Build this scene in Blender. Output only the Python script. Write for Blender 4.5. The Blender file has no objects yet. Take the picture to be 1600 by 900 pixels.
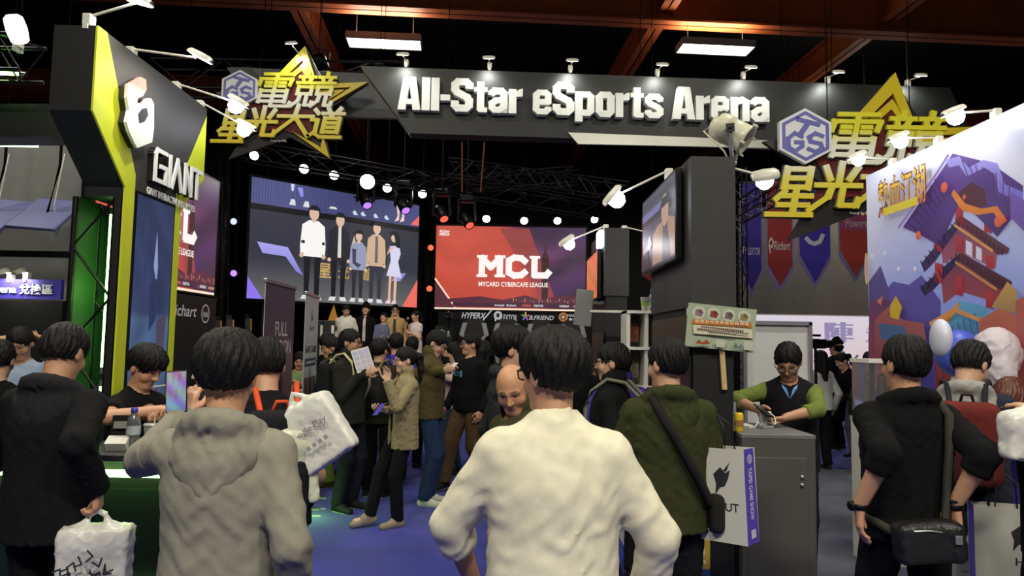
import bpy, bmesh, math, random
import numpy as np
from mathutils import Vector, Matrix
from mathutils.geometry import tessellate_polygon
random.seed(7)
PI = math.pi
SC = bpy.context.scene
C = SC.collection
# ---------------------------------------------------------------- camera
FPX, CAMZ, PITCH, ROLL = 1100.0, 1.65, math.atan(83/1100), math.radians(1.0)
cam_d = bpy.data.cameras.new('camera'); cam = bpy.data.objects.new('camera', cam_d); C.objects.link(cam)
cam_d.sensor_width = 36; cam_d.lens = 36*FPX/1600; cam_d.clip_start = .05; cam_d.clip_end = 200
CAM_R = Matrix.Rotation(PI/2+PITCH, 3, 'X') @ Matrix.Rotation(ROLL, 3, 'Z')
cam.matrix_world = Matrix.Translation((0, 0, CAMZ)) @ CAM_R.to_4x4()
SC.camera = cam
def at(px, py, d):
    """world point seen at photo pixel (px,py) standing d metres down the hall"""
    r = CAM_R @ Vector(((px-800)/FPX, -(py-450)/FPX, -1))
    return Vector((0, 0, CAMZ)) + r*(d/r.y)
def onx(px, py, X):
    """world point seen at a photo pixel on the upright plane x = X"""
    r = CAM_R @ Vector(((px-800)/FPX, -(py-450)/FPX, -1))
    return Vector((0, 0, CAMZ)) + r*(X/r.x)
# ---------------------------------------------------------------- world, exposure
SC.view_settings.view_transform = 'Standard'; SC.view_settings.look = 'None'
SC.view_settings.gamma = 1; SC.view_settings.use_curve_mapping = False
SC.view_settings.exposure = 0.0
W = bpy.data.worlds.new('hall_air'); SC.world = W; W.use_nodes = True
W.node_tree.nodes['Background'].inputs[0].default_value = (.8, .85, 1, 1)
W.node_tree.nodes['Background'].inputs[1].default_value = .006
try:
    SC.cycles.use_denoising = True; SC.cycles.max_bounces = 4; SC.cycles.diffuse_bounces = 2
    SC.cycles.glossy_bounces = 2; SC.cycles.transmission_bounces = 4; SC.cycles.sample_clamp_indirect = 4
    SC.cycles.caustics_reflective = False; SC.cycles.caustics_refractive = False
except Exception: pass
# ---------------------------------------------------------------- hall luminaires (the ceiling grid and added unseen fill lamps)
LUM_Z, LUM_COL = 6.95, (1, .95, .80)
def lamp_area(p, sx, sy, w, col, rot=(0, 0, 0)):
    l = bpy.data.lights.new('luminaire_or_fill_light', 'AREA'); l.shape = 'RECTANGLE'; l.size = sx; l.size_y = sy; l.energy = w; l.color = col
    o = bpy.data.objects.new('luminaire_or_fill_light', l); C.objects.link(o); o.location = p; o.rotation_euler = rot
    return o
LUM_SPOTS = [(-2.35, 12.2), (3.55, 12.2), (-2.35, 4.2), (3.55, 4.2), (-2.35, -2.4), (3.55, -2.4), (0.6, -2.4), (-6.5, 6.0), (8.2, 15.2)]  # those behind the viewer, far left and behind the sign are added fill
LUM_W = {12.2: 60, 4.2: 140, -2.4: 330, 6.0: 130, 15.2: 150}
for (x, y) in LUM_SPOTS:
    lamp_area((x, y, LUM_Z-.09), 1.2, .5, LUM_W[y], LUM_COL)
    lamp_area((x, y, LUM_Z+.12), 1.2, .3, 30, LUM_COL, (PI, 0, 0))      # added uplights above the fixtures, only to brighten the beams
# ---------------------------------------------------------------- materials
MATS = {}
def mat(name, col, rough=.6, metal=0., emit=0., noise=0., nscale=8., bump=0., bscale=60., spec=.5, trans=0., ecol=None, sheen=0., alpha=1., stretch=None, coat=0., bdist=.01):
    if name in MATS: return MATS[name]
    m = bpy.data.materials.new(name); m.use_nodes = True; nt = m.node_tree; b = nt.nodes['Principled BSDF']
    c = (*col, 1) if len(col) == 3 else col
    b.inputs['Base Color'].default_value = c; b.inputs['Roughness'].default_value = rough; b.inputs['Metallic'].default_value = metal
    b.inputs['Specular IOR Level'].default_value = spec; b.inputs['Transmission Weight'].default_value = trans
    b.inputs['Sheen Weight'].default_value = sheen; b.inputs['Alpha'].default_value = alpha; b.inputs['Coat Weight'].default_value = coat
    if emit:
        b.inputs['Emission Color'].default_value = (*(ecol or col), 1); b.inputs['Emission Strength'].default_value = emit
    tc = nt.nodes.new('ShaderNodeTexCoord'); src = tc.outputs['Object']
    if stretch:
        mp = nt.nodes.new('ShaderNodeMapping'); mp.inputs['Scale'].default_value = stretch; nt.links.new(src, mp.inputs[0]); src = mp.outputs[0]
    if noise:
        n = nt.nodes.new('ShaderNodeTexNoise'); n.inputs['Scale'].default_value = nscale; n.inputs['Detail'].default_value = 4; nt.links.new(src, n.inputs['Vector'])
        r = nt.nodes.new('ShaderNodeValToRGB'); e = r.color_ramp.elements
        e[0].position = .3; e[1].position = .7
        e[0].color = (*[max(0, v*(1-noise)) for v in c[:3]], 1); e[1].color = (*[min(1, v*(1+noise)) for v in c[:3]], 1)
        nt.links.new(n.outputs[0], r.inputs[0]); nt.links.new(r.outputs[0], b.inputs['Base Color'])
    if bump:
        n = nt.nodes.new('ShaderNodeTexNoise'); n.inputs['Scale'].default_value = bscale; n.inputs['Detail'].default_value = 3; nt.links.new(src, n.inputs['Vector'])
        u = nt.nodes.new('ShaderNodeBump'); u.inputs['Strength'].default_value = bump; u.inputs['Distance'].default_value = bdist
        nt.links.new(n.outputs[0], u.inputs['Height']); nt.links.new(u.outputs[0], b.inputs['Normal'])
    MATS[name] = m; return m
def attr_mat(name, emit=0., rough=.45, bump=0., sss=0.):
    """colour comes from the printed colour attribute Col; emit > 0 for lit screens"""
    if name in MATS: return MATS[name]
    m = bpy.data.materials.new(name); m.use_nodes = True; nt = m.node_tree; b = nt.nodes['Principled BSDF']
    a = nt.nodes.new('ShaderNodeAttribute'); a.attribute_name = 'Col'
    b.inputs['Roughness'].default_value = rough
    if emit:
        b.inputs['Base Color'].default_value = (.01, .01, .012, 1); b.inputs['Roughness'].default_value = .3
        nt.links.new(a.outputs['Color'], b.inputs['Emission Color']); b.inputs['Emission Strength'].default_value = emit
    else:
        nt.links.new(a.outputs['Color'], b.inputs['Base Color'])
    if sss:
        b.inputs['Subsurface Weight'].default_value = sss; b.inputs['Subsurface Radius'].default_value = (.01, .004, .002)
    if bump:
        n = nt.nodes.new('ShaderNodeTexNoise'); n.inputs['Scale'].default_value = 120
        u = nt.nodes.new('ShaderNodeBump'); u.inputs['Strength'].default_value = bump; u.inputs['Distance'].default_value = .004
        nt.links.new(n.outputs[0], u.inputs['Height']); nt.links.new(u.outputs[0], b.inputs['Normal'])
    MATS[name] = m; return m
def s2l(v): return v/12.92 if v <= .04045 else ((v+.055)/1.055)**2.4
def rgb(r, g, b): return (s2l(r/255), s2l(g/255), s2l(b/255))
def hx(s): return rgb(int(s[0:2], 16), int(s[2:4], 16), int(s[4:6], 16))
# ---------------------------------------------------------------- objects
def tag(o, label=None, cat=None, group=None, kind=None):
    if label: o['label'] = label
    if cat: o['category'] = cat
    if group: o['group'] = group
    if kind: o['kind'] = kind
    return o
def empty(name, loc=(0, 0, 0), rz=0., label=None, cat=None, group=None, kind=None):
    o = bpy.data.objects.new(name, None); C.objects.link(o); o.empty_display_size = .1
    o.location = loc; o.rotation_euler = (0, 0, rz)
    return tag(o, label, cat, group, kind)
def link(name, me, m=None, parent=None, loc=None, rot=None):
    o = bpy.data.objects.new(name, me); C.objects.link(o)
    if m is not None:
        for q in (m if isinstance(m, (list, tuple)) else [m]): me.materials.append(q)
    if parent is not None: o.parent = parent
    if loc is not None: o.location = loc
    if rot is not None: o.rotation_euler = rot
    return o
def copy_tree(o, parent=None):
    c = o.copy(); C.objects.link(c)
    if parent is not None: c.parent = parent
    for ch in o.children: copy_tree(ch, c)
    return c
def V(*a): return Vector(a)
def frame_of(d, up=(0, 0, 1)):
    d = Vector(d).normalized(); u = Vector(up)
    if abs(d.dot(u)) > .98: u = Vector((0, 1, 0))
    x = u.cross(d).normalized(); y = d.cross(x).normalized()
    return x, y, d
class MB:
    """collects boxes, tubes, lathes and prisms into ONE mesh"""
    def __init__(s): s.v = []; s.f = []; s.mi = []; s.sm = []; s.cur = 0
    def add(s, vs, fs, smooth=False):
        n = len(s.v); s.v += [tuple(p) for p in vs]
        for f in fs: s.f.append([i+n for i in f]); s.mi.append(s.cur); s.sm.append(smooth)
        return s
    def box(s, c, size, rot=None, bev=0.):
        sx, sy, sz = [q/2 for q in size]; c = Vector(c)
        if bev <= 0:
            vs = [Vector((x*sx, y*sy, z*sz)) for x in (-1, 1) for y in (-1, 1) for z in (-1, 1)]
            fs = [(0, 1, 3, 2), (4, 6, 7, 5), (0, 4, 5, 1), (2, 3, 7, 6), (0, 2, 6, 4), (1, 5, 7, 3)]
        else:
            bm = bmesh.new(); bmesh.ops.create_cube(bm, size=1)
            for v in bm.verts: v.co = Vector((v.co.x*2*sx, v.co.y*2*sy, v.co.z*2*sz))
            bmesh.ops.bevel(bm, geom=bm.edges[:], offset=min(bev, sx*.9, sy*.9, sz*.9), segments=2, affect='EDGES', profile=.5)
            bm.verts.index_update(); vs = [v.co.copy() for v in bm.verts]; fs = [[v.index for v in f.verts] for f in bm.faces]; bm.free()
        if rot is not None:
            R = rot if isinstance(rot, Matrix) else Matrix.Rotation(rot, 3, 'Z')
            vs = [R @ v for v in vs]
        return s.add([v+c for v in vs], fs)
    def tube(s, pts, r, n=8, caps=True, smooth=True):
        pts = [Vector(p) for p in pts]; rs = r if isinstance(r, (list, tuple)) else [r]*len(pts)
        rings = []; up = Vector((0, 0, 1))
        for i, p in enumerate(pts):
            d = (pts[min(i+1, len(pts)-1)]-pts[max(i-1, 0)])
            x, y, z = frame_of(d if d.length > 1e-9 else (0, 0, 1))
            rings.append([p+(x*math.cos(2*PI*k/n)+y*math.sin(2*PI*k/n))*rs[i] for k in range(n)])
        vs = [q for R in rings for q in R]; fs = []
        for i in range(len(pts)-1):
            for k in range(n): fs.append((i*n+k, i*n+(k+1) % n, (i+1)*n+(k+1) % n, (i+1)*n+k))
        s.add(vs, fs, smooth)
        if caps: s.add(rings[0], [tuple(range(n))[::-1]]); s.add(rings[-1], [tuple(range(n))])
        return s
    def lathe(s, prof, c=(0, 0, 0), ax=(0, 0, 1), n=16, smooth=True):
        x, y, z = frame_of(ax); c = Vector(c); vs = []; fs = []
        for (r, h) in prof:
            for k in range(n): vs.append(c+z*h+(x*math.cos(2*PI*k/n)+y*math.sin(2*PI*k/n))*max(r, 1e-4))
        for i in range(len(prof)-1):
            for k in range(n): fs.append((i*n+k, i*n+(k+1) % n, (i+1)*n+(k+1) % n, (i+1)*n+k))
        return s.add(vs, fs, smooth)
    def prism(s, poly, o, u, v, d):
        """flat outline poly (in u,v) at o, given depth d (a vector)"""
        o = Vector(o); u = Vector(u); v = Vector(v); d = Vector(d); n = len(poly)
        if u.cross(v).dot(d) < 0: poly = poly[::-1]
        a = [o+u*p[0]+v*p[1] for p in poly]; tri = tessellate_polygon([[Vector((p[0], p[1], 0)) for p in poly]])
        b = [p+d for p in a]
        fs = []
        for t in tri:
            p, q, w = [poly[i] for i in t]
            if (q[0]-p[0])*(w[1]-p[1])-(q[1]-p[1])*(w[0]-p[0]) < 0: t = t[::-1]
            up = u.cross(v).dot(d) > 0
            fs.append(tuple(i+n for i in (t if up else t[::-1]))); fs.append(tuple(t[::-1] if up else t))
        for i in range(n):
            j = (i+1) % n; fs.append((i, j, j+n, i+n))
        return s.add(a+b, fs)
    def build(s, name, m=None, parent=None, loc=None, rot=None):
        me = bpy.data.meshes.new(name); me.from_pydata(s.v, [], s.f)
        me.polygons.foreach_set('material_index', s.mi); me.polygons.foreach_set('use_smooth', s.sm); me.update()
        return link(name, me, m, parent, loc, rot)
# ---------------------------------------------------------------- lettering
TXT = {}
def text_mesh(body, size=1., extrude=0., offset=0., shear=0., space=1., align='CENTER', res=3):
    key = (body, size, extrude, offset, shear, space, align, res)
    cu = bpy.data.curves.new('lettering', 'FONT'); cu.body = body; cu.size = size; cu.extrude = extrude; cu.offset = offset
    cu.shear = shear; cu.space_character = space; cu.align_x = align; cu.resolution_u = res; cu.fill_mode = 'BOTH' if extrude else 'FRONT'
    o = bpy.data.objects.new('lettering', cu)
    me = bpy.data.meshes.new_from_object(o); bpy.data.objects.remove(o); bpy.data.curves.remove(cu)
    return me
def frame_mat(o, u, v):
    """matrix whose local x,y run along u,v"""
    u = Vector(u).normalized(); w = u.cross(Vector(v)).normalized(); v = w.cross(u)
    return Matrix(((u.x, v.x, w.x, o[0]), (u.y, v.y, w.y, o[1]), (u.z, v.z, w.z, o[2]), (0, 0, 0, 1)))
def bake(me, M): me.transform(M); me.update(); return me
def text_at(name, body, o, u, v, size, m, parent=None, fit=None, **k):
    """text whose centre sits at o on the plane (u,v); fit=(width,height) scales it into that box"""
    me = text_mesh(body, size, **k)
    co = np.zeros(len(me.vertices)*3); me.vertices.foreach_get('co', co); co = co.reshape(-1, 3)
    lo = co.min(0); hi = co.max(0)
    sx = sy = 1
    if fit: sx = fit[0]/(hi[0]-lo[0]) if fit[0] else 1; sy = fit[1]/(hi[1]-lo[1]) if fit[1] else sx; sx = sx if fit[0] else sy
    c = (lo+hi)/2; co[:, 0] = (co[:, 0]-c[0])*sx; co[:, 1] = (co[:, 1]-c[1])*sy
    me.vertices.foreach_set('co', co.ravel()); bake(me, frame_mat(o, u, v))
    return link(name, me, m, parent)
# ---------------------------------------------------------------- flat print: one mesh of coloured outlines
class Print:
    def __init__(s, o, u, v, w, h, step=.0004):
        s.o = Vector(o); s.u = Vector(u).normalized(); s.n = s.u.cross(Vector(v)).normalized(); s.v = s.n.cross(s.u)
        s.w = w; s.h = h; s.V = []; s.F = []; s.K = []; s.l = 1; s.step = step
    def pt(s, a, b): return s.o+s.u*(a*s.w)+s.v*(b*s.h)+s.n*(s.l*s.step)
    def grid(s, fn, nx, ny, box=(0, 0, 1, 1)):
        n = len(s.V)
        for j in range(ny+1):
            for i in range(nx+1):
                a = box[0]+(box[2]-box[0])*i/nx; b = box[1]+(box[3]-box[1])*j/ny
                s.V.append(s.pt(a, b)); s.K.append(fn(a, b))
        for j in range(ny):
            for i in range(nx):
                k = n+j*(nx+1)+i; s.F.append((k, k+1, k+nx+2, k+nx+1))
        s.l += 1; return s
    def poly(s, pts, col, col2=None):
        """outline in unit coordinates (0..1, y up); col2 = colour at the top"""
        n = len(s.V); ys = [p[1] for p in pts]; y0, y1 = min(ys), max(ys)
        for p in pts:
            t = (p[1]-y0)/max(y1-y0, 1e-6); s.V.append(s.pt(*p))
            s.K.append(col if col2 is None else tuple(a+(b-a)*t for a, b in zip(col, col2)))
        for t in tessellate_polygon([[Vector((p[0]*s.w, p[1]*s.h, 0)) for p in pts]]):
            p, q, r = [pts[i] for i in t]
            if (q[0]-p[0])*(r[1]-p[1])-(q[1]-p[1])*(r[0]-p[0]) < 0: t = t[::-1]
            s.F.append(tuple(i+n for i in t))
        s.l += 1; return s
    def rect(s, x0, y0, x1, y1, col, col2=None): return s.poly([(x0, y0), (x1, y0), (x1, y1), (x0, y1)], col, col2)
    def disc(s, x, y, r, col, ry=None, n=18, col2=None, rot=0):
        ry = ry if ry else r*s.w/s.h; out = []
        for k in range(n):
            a = 2*PI*k/n; X = r*s.w*math.cos(a); Y = ry*s.h*math.sin(a)
            out.append((x+(X*math.cos(rot)-Y*math.sin(rot))/s.w, y+(X*math.sin(rot)+Y*math.cos(rot))/s.h))
        return s.poly(out, col, col2)
    def line(s, pts, wd, col):
        """polyline of width wd (metres)"""
        P = [Vector((p[0]*s.w, p[1]*s.h)) for p in pts]
        for a, b in zip(P[:-1], P[1:]):
            d = b-a
            if d.length < 1e-7: continue
            d.normalize(); q = Vector((-d.y, d.x))*wd/2; e = d*wd*.3
            s.poly([((p.x)/s.w, (p.y)/s.h) for p in (a-q-e, b-q+e, b+q+e, a+q-e)], col); s.l -= .8
        s.l += 1; return s
    def text(s, body, x, y, w, h, col, col2=None, **k):
        me = text_mesh(body, 1., **k); nv = len(me.vertices); co = np.zeros(nv*3); me.vertices.foreach_get('co', co); co = co.reshape(-1, 3)
        lo = co.min(0); hi = co.max(0); n = len(s.V)
        if not w: w = h*s.h/(hi[1]-lo[1])*(hi[0]-lo[0])/s.w
        for p in co:
            t = (p[1]-lo[1])/(hi[1]-lo[1])
            s.V.append(s.pt(x+((p[0]-lo[0])/(hi[0]-lo[0])-.5)*w, y+(t-.5)*h)); s.K.append(col if col2 is None else tuple(a+(b-a)*t for a, b in zip(col, col2)))
        for f in me.polygons: s.F.append(tuple(i+n for i in f.vertices))
        bpy.data.meshes.remove(me); s.l += 1; return s
    def build(s, name, m, parent=None):
        me = bpy.data.meshes.new(name); me.from_pydata(s.V, [], s.F)
        a = me.color_attributes.new('Col', 'FLOAT_COLOR', 'POINT')
        a.data.foreach_set('color', np.array([(*k[:3], 1.) for k in s.K], dtype=np.float32).ravel()); me.update()
        return link(name, me, m, parent)
PRINT = attr_mat('printed_ink', 0, .4)
# ---------------------------------------------------------------- implicit surfaces (for people, cloth and soft bags)
def axis(lo, hi, h, fine=()):
    out = [lo]; x = lo
    while x < hi:
        st = h
        for (a, b, f) in fine:
            if a-f <= x < b: st = min(st, f)
            elif x < a < x+st: st = max(min(st, a-x), min(f, st))
        x += st; out.append(x)
    return np.array(out)
def smin(a, b, k):
    if k <= 0: return np.minimum(a, b)
    h = np.maximum(k-np.abs(a-b), 0)/k
    return np.minimum(a, b)-h*h*k*.25
def d_cone(X, Y, Z, a, b, ra, rb, fl=None):
    bx, by, bz = b[0]-a[0], b[1]-a[1], b[2]-a[2]; L = bx*bx+by*by+bz*bz+1e-12
    px, py, pz = X-a[0], Y-a[1], Z-a[2]
    t = np.clip((px*bx+py*by+pz*bz)/L, 0, 1)
    qx, qy, qz = px-t*bx, py-t*by, pz-t*bz
    if fl is not None:   # flattened along direction fl[0..2] by factor fl[3]
        w = qx*fl[0]+qy*fl[1]+qz*fl[2]; g = (1/fl[3]-1)*w
        qx, qy, qz = qx+g*fl[0], qy+g*fl[1], qz+g*fl[2]
        return (np.sqrt(qx*qx+qy*qy+qz*qz)-(ra+(rb-ra)*t))*(.5+.5*fl[3])
    return np.sqrt(qx*qx+qy*qy+qz*qz)-(ra+(rb-ra)*t)
def d_ell(X, Y, Z, c, r, R=None):
    px, py, pz = X-c[0], Y-c[1], Z-c[2]
    if R is not None:
        px, py, pz = (px*R[0][i]+py*R[1][i]+pz*R[2][i] for i in range(3))
    k0 = np.sqrt((px/r[0])**2+(py/r[1])**2+(pz/r[2])**2)
    k1 = np.sqrt((px/r[0]**2)**2+(py/r[1]**2)**2+(pz/r[2]**2)**2)+1e-9
    return k0*(k0-1)/k1
def d_box(X, Y, Z, c, r, R=None, rnd=.02):
    px, py, pz = X-c[0], Y-c[1], Z-c[2]
    if R is not None:
        px, py, pz = (px*R[0][i]+py*R[1][i]+pz*R[2][i] for i in range(3))
    qx, qy, qz = np.abs(px)-r[0]+rnd, np.abs(py)-r[1]+rnd, np.abs(pz)-r[2]+rnd
    return np.sqrt(np.maximum(qx, 0)**2+np.maximum(qy, 0)**2+np.maximum(qz, 0)**2)+np.minimum(np.maximum(qx, np.maximum(qy, qz)), 0)-rnd
class Field:
    def __init__(s, ax, ay, az):
        s.a = (ax, ay, az); s.F = np.full((len(ax), len(ay), len(az)), .25, dtype=np.float64)
    @classmethod
    def box(cls, lo, hi, h, fx=(), fy=(), fz=()): return cls(axis(lo[0], hi[0], h, fx), axis(lo[1], hi[1], h, fy), axis(lo[2], hi[2], h, fz))
    def sl(s, lo, hi):
        out = []
        for i in range(3):
            a = s.a[i]; out.append(slice(int(np.searchsorted(a, lo[i])), int(np.searchsorted(a, hi[i], 'right'))))
        return tuple(out)
    def xyz(s, q): return s.a[0][q[0]][:, None, None], s.a[1][q[1]][None, :, None], s.a[2][q[2]][None, None, :]
    def op(s, fn, lo, hi, k=.0, sub=False, cap=None):
        q = s.sl(lo, hi)
        if any(x.stop <= x.start for x in q): return s
        X, Y, Z = s.xyz(q); d = fn(X, Y, Z)
        if cap is not None:
            for (p, n) in cap: d = np.maximum(d, (X-p[0])*n[0]+(Y-p[1])*n[1]+(Z-p[2])*n[2])
        s.F[q] = -smin(-s.F[q], d, k) if sub else smin(s.F[q], d, k)
        return s
    def cone(s, a, b, ra, rb, k=.02, sub=False, cap=None, fl=None):
        m = max(ra, rb)*(1.0 if fl is None else 1.0)+k+.05
        lo = [min(a[i], b[i])-m for i in range(3)]; hi = [max(a[i], b[i])+m for i in range(3)]
        return s.op(lambda X, Y, Z: d_cone(X, Y, Z, a, b, ra, rb, fl), lo, hi, k, sub, cap)
    def ell(s, c, r, R=None, k=.02, sub=False, cap=None):
        m = max(r)+k+.05
        return s.op(lambda X, Y, Z: d_ell(X, Y, Z, c, r, R), [q-m for q in c], [q+m for q in c], k, sub, cap)
    def rbox(s, c, r, R=None, rnd=.02, k=.0, sub=False, cap=None):
        m = math.sqrt(sum(q*q for q in r))+k+.05
        return s.op(lambda X, Y, Z: d_box(X, Y, Z, c, r, R, rnd), [q-m for q in c], [q+m for q in c], k, sub, cap)
    def cut(s, p, n):
        X, Y, Z = s.xyz(s.sl([-9]*3, [9]*3)); s.F = np.maximum(s.F, (X-p[0])*n[0]+(Y-p[1])*n[1]+(Z-p[2])*n[2]); return s
    def folds(s, amp, freq, seed=0, zs=1.6):
        freq = freq*3.4; rs = np.random.RandomState(seed); X, Y, Z = s.xyz(s.sl([-9]*3, [9]*3))
        p = rs.uniform(0, 6.28, 8); e = rs.uniform(-.5, .5, 6)
        w = np.sin(freq*.43*(X+e[0]*Y)+p[0])+np.sin(freq*.37*(Y+e[1]*Z)+p[1])
        n = np.sin(freq*(Z*zs+e[2]*X*2+e[3]*Y*2)*.55+1.7*w+p[2])*np.sin(freq*.5*(X*1.1+e[4]*Z)+p[3]+w)*.6
        n = n+.55*np.sin(freq*.8*(X+Y*.7+e[5]*Z)+p[4]+1.2*np.sin(freq*.5*Z+p[5]))*np.sin(freq*.33*Z+p[6])
        r1 = 1-1.6*np.abs(np.sin(freq*.31*(Z+e[0]*X*1.6+e[1]*Y)+p[7]+1.1*w)); r2 = 1-1.6*np.abs(np.sin(freq*.24*(X+.8*Y+e[2]*Z*1.5)+p[2]+.9*np.sin(freq*.2*Z+p[1])))
        n = .55*n-.8*np.maximum(r1, -.2)*(.6+.4*np.sin(freq*.17*X+p[4]))-.6*np.maximum(r2, -.2)*(.5+.5*np.sin(freq*.15*Z+p[5]))
        near = np.abs(s.F) < .06
        s.F = np.where(near, s.F+amp*n, s.F); return s
    def mesh(s, name):
        F = s.F.copy()
        F[0] = F[-1] = .05; F[:, 0] = F[:, -1] = .05; F[:, :, 0] = F[:, :, -1] = .05
        S = F < 0
        cnt = np.zeros(tuple(n-1 for n in F.shape), np.int8)
        for i in (0, 1):
            for j in (0, 1):
                for k in (0, 1):
                    cnt += S[i:F.shape[0]-1+i, j:F.shape[1]-1+j, k:F.shape[2]-1+k]
        act = (cnt > 0) & (cnt < 8); I, J, K = np.nonzero(act)
        idx = np.full(act.shape, -1, np.int64); idx[I, J, K] = np.arange(len(I))
        cv = {(i, j, k): F[I+i, J+j, K+k] for i in (0, 1) for j in (0, 1) for k in (0, 1)}
        acc = np.zeros((len(I), 3)); w = np.zeros(len(I))
        for a in cv:
            for axn in range(3):
                if a[axn]: continue
                b = list(a); b[axn] = 1; b = tuple(b); fa, fb = cv[a], cv[b]; x = (fa < 0) != (fb < 0)
                den = fa-fb; t = np.where(x, fa/np.where(np.abs(den) < 1e-12, 1, den), 0)
                for q in range(3): acc[:, q] += np.where(x, (t if q == axn else a[q]), 0)
                w += x
        acc /= np.maximum(w, 1)[:, None]
        co = np.empty((len(I), 3))
        for q, n in enumerate((I, J, K)):
            A = s.a[q]; co[:, q] = A[n]+acc[:, q]*(A[n+1]-A[n])
        Q = []
        for axn in range(3):
            sl0 = [slice(None)]*3; sl1 = [slice(None)]*3; sl0[axn] = slice(0, -1); sl1[axn] = slice(1, None)
            for q in range(3):
                if q != axn: sl0[q] = slice(1, -1); sl1[q] = slice(1, -1)
            A = S[tuple(sl0)]; B = S[tuple(sl1)]; E = np.nonzero(A != B)
            e = [E[0].copy(), E[1].copy(), E[2].copy()]
            o1, o2 = [q for q in range(3) if q != axn]
            for q in (o1, o2): e[q] = e[q]+1
            def g(d1, d2):
                z = list(e); z[o1] = e[o1]-d1; z[o2] = e[o2]-d2; return idx[z[0], z[1], z[2]]
            quad = np.stack([g(1, 1), g(0, 1), g(0, 0), g(1, 0)], 1)
            flip = ~A[E] if axn != 1 else A[E]
            quad[flip] = quad[flip][:, ::-1]; Q.append(quad)
        Q = np.concatenate(Q); Q = Q[(Q >= 0).all(1)]
        me = bpy.data.meshes.new(name); me.vertices.add(len(co)); me.vertices.foreach_set('co', co.astype(np.float32).ravel())
        me.loops.add(len(Q)*4); me.loops.foreach_set('vertex_index', Q.astype(np.int32).ravel())
        me.polygons.add(len(Q)); me.polygons.foreach_set('loop_start', np.arange(0, len(Q)*4, 4, dtype=np.int32))
        me.polygons.foreach_set('use_smooth', np.ones(len(Q), bool)); me.update(calc_edges=True); me.validate()
        return me, co
# ---------------------------------------------------------------- people
def RX(a): return Matrix.Rotation(a, 3, 'X')
def RY(a): return Matrix.Rotation(a, 3, 'Y')
def RZ(a): return Matrix.Rotation(a, 3, 'Z')
D2R = math.radians
def ik(a, t, l1, l2, pole):
    a = Vector(a); t = Vector(t); d = t-a; L = d.length
    if L > l1+l2-.004: d = d*((l1+l2-.004)/L); t = a+d; L = d.length
    dn = d.normalized(); x = (l1*l1-l2*l2+L*L)/(2*L); h = math.sqrt(max(l1*l1-x*x, 0))
    p = Vector(pole); p = (p-dn*p.dot(dn))
    p = p.normalized() if p.length > 1e-5 else Vector((0, 1, 0))
    return a+dn*x+p*h, t
def cloth(name, col, rough=.92, sheen=.0, n=.10, b=.3, bs=420):
    return mat('fabric_'+name, col, rough, 0, noise=n, nscale=14, bump=b, bscale=bs, spec=.15, sheen=sheen, bdist=.003)
SKIN = attr_mat('skin', 0, .5, .08)
HAIR = mat('black_hair', rgb(16, 14, 13), .62, noise=.5, nscale=30, bump=.9, bscale=70, stretch=(1, 1, .15), spec=.25, bdist=.006)
HAIRB = mat('brown_hair', rgb(58, 38, 26), .45, noise=.5, nscale=30, bump=.9, bscale=55, stretch=(1, 1, .18))
HAIRR = mat('auburn_hair', rgb(96, 50, 34), .45, noise=.5, nscale=30, bump=.9, bscale=55, stretch=(1, 1, .18))
EYE = mat('eye_white', rgb(225, 220, 212), .25); IRIS = mat('dark_iris', rgb(20, 14, 10), .2)
SPECS = mat('spectacle_frame', rgb(18, 17, 18), .35)
def hand(F, w, d, th, side, curl, r=1.):
    d = Vector(d).normalized(); th = Vector(th); th = (th-d*th.dot(d)).normalized()
    n = th.cross(d) if side < 0 else d.cross(th)     # palm side
    w = Vector(w)
    for i, (o, L) in enumerate(((.030, .074), (.010, .084), (-.010, .078), (-.029, .060))):
        kn = w+d*(.088-.006*abs(i-1))+th*o
        F.cone(w+d*.012+th*o*.45, kn, .0165*r, .0125*r, .012)
        p = kn; ang = curl*.55+.12*i*curl*.3; a = ang; dd = d
        for f, rr in ((.45, .0098), (.31, .0088), (.24, .0078)):
            dd = (d*math.cos(a)+n*math.sin(a)); e = p+dd*(L*f); F.cone(p, e, rr*r, rr*.93*r, .004); p = e; a += ang*1.05+.12
    b = w+d*.022+th*.022; t1 = b+(d*.72+th*.62+n*.3).normalized()*.044; t2 = t1+(d*.85+th*(.35-.5*curl*.5)+n*(.25+.4*curl)).normalized()*.032; t3 = t2+(d*.9+th*(.1-.3*curl)+n*(.2+.4*curl)).normalized()*.026
    F.cone(b, t1, .0165*r, .0125*r, .012); F.cone(t1, t2, .0115*r, .0105*r, .004); F.cone(t2, t3, .0105*r, .0085*r, .003)
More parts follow.
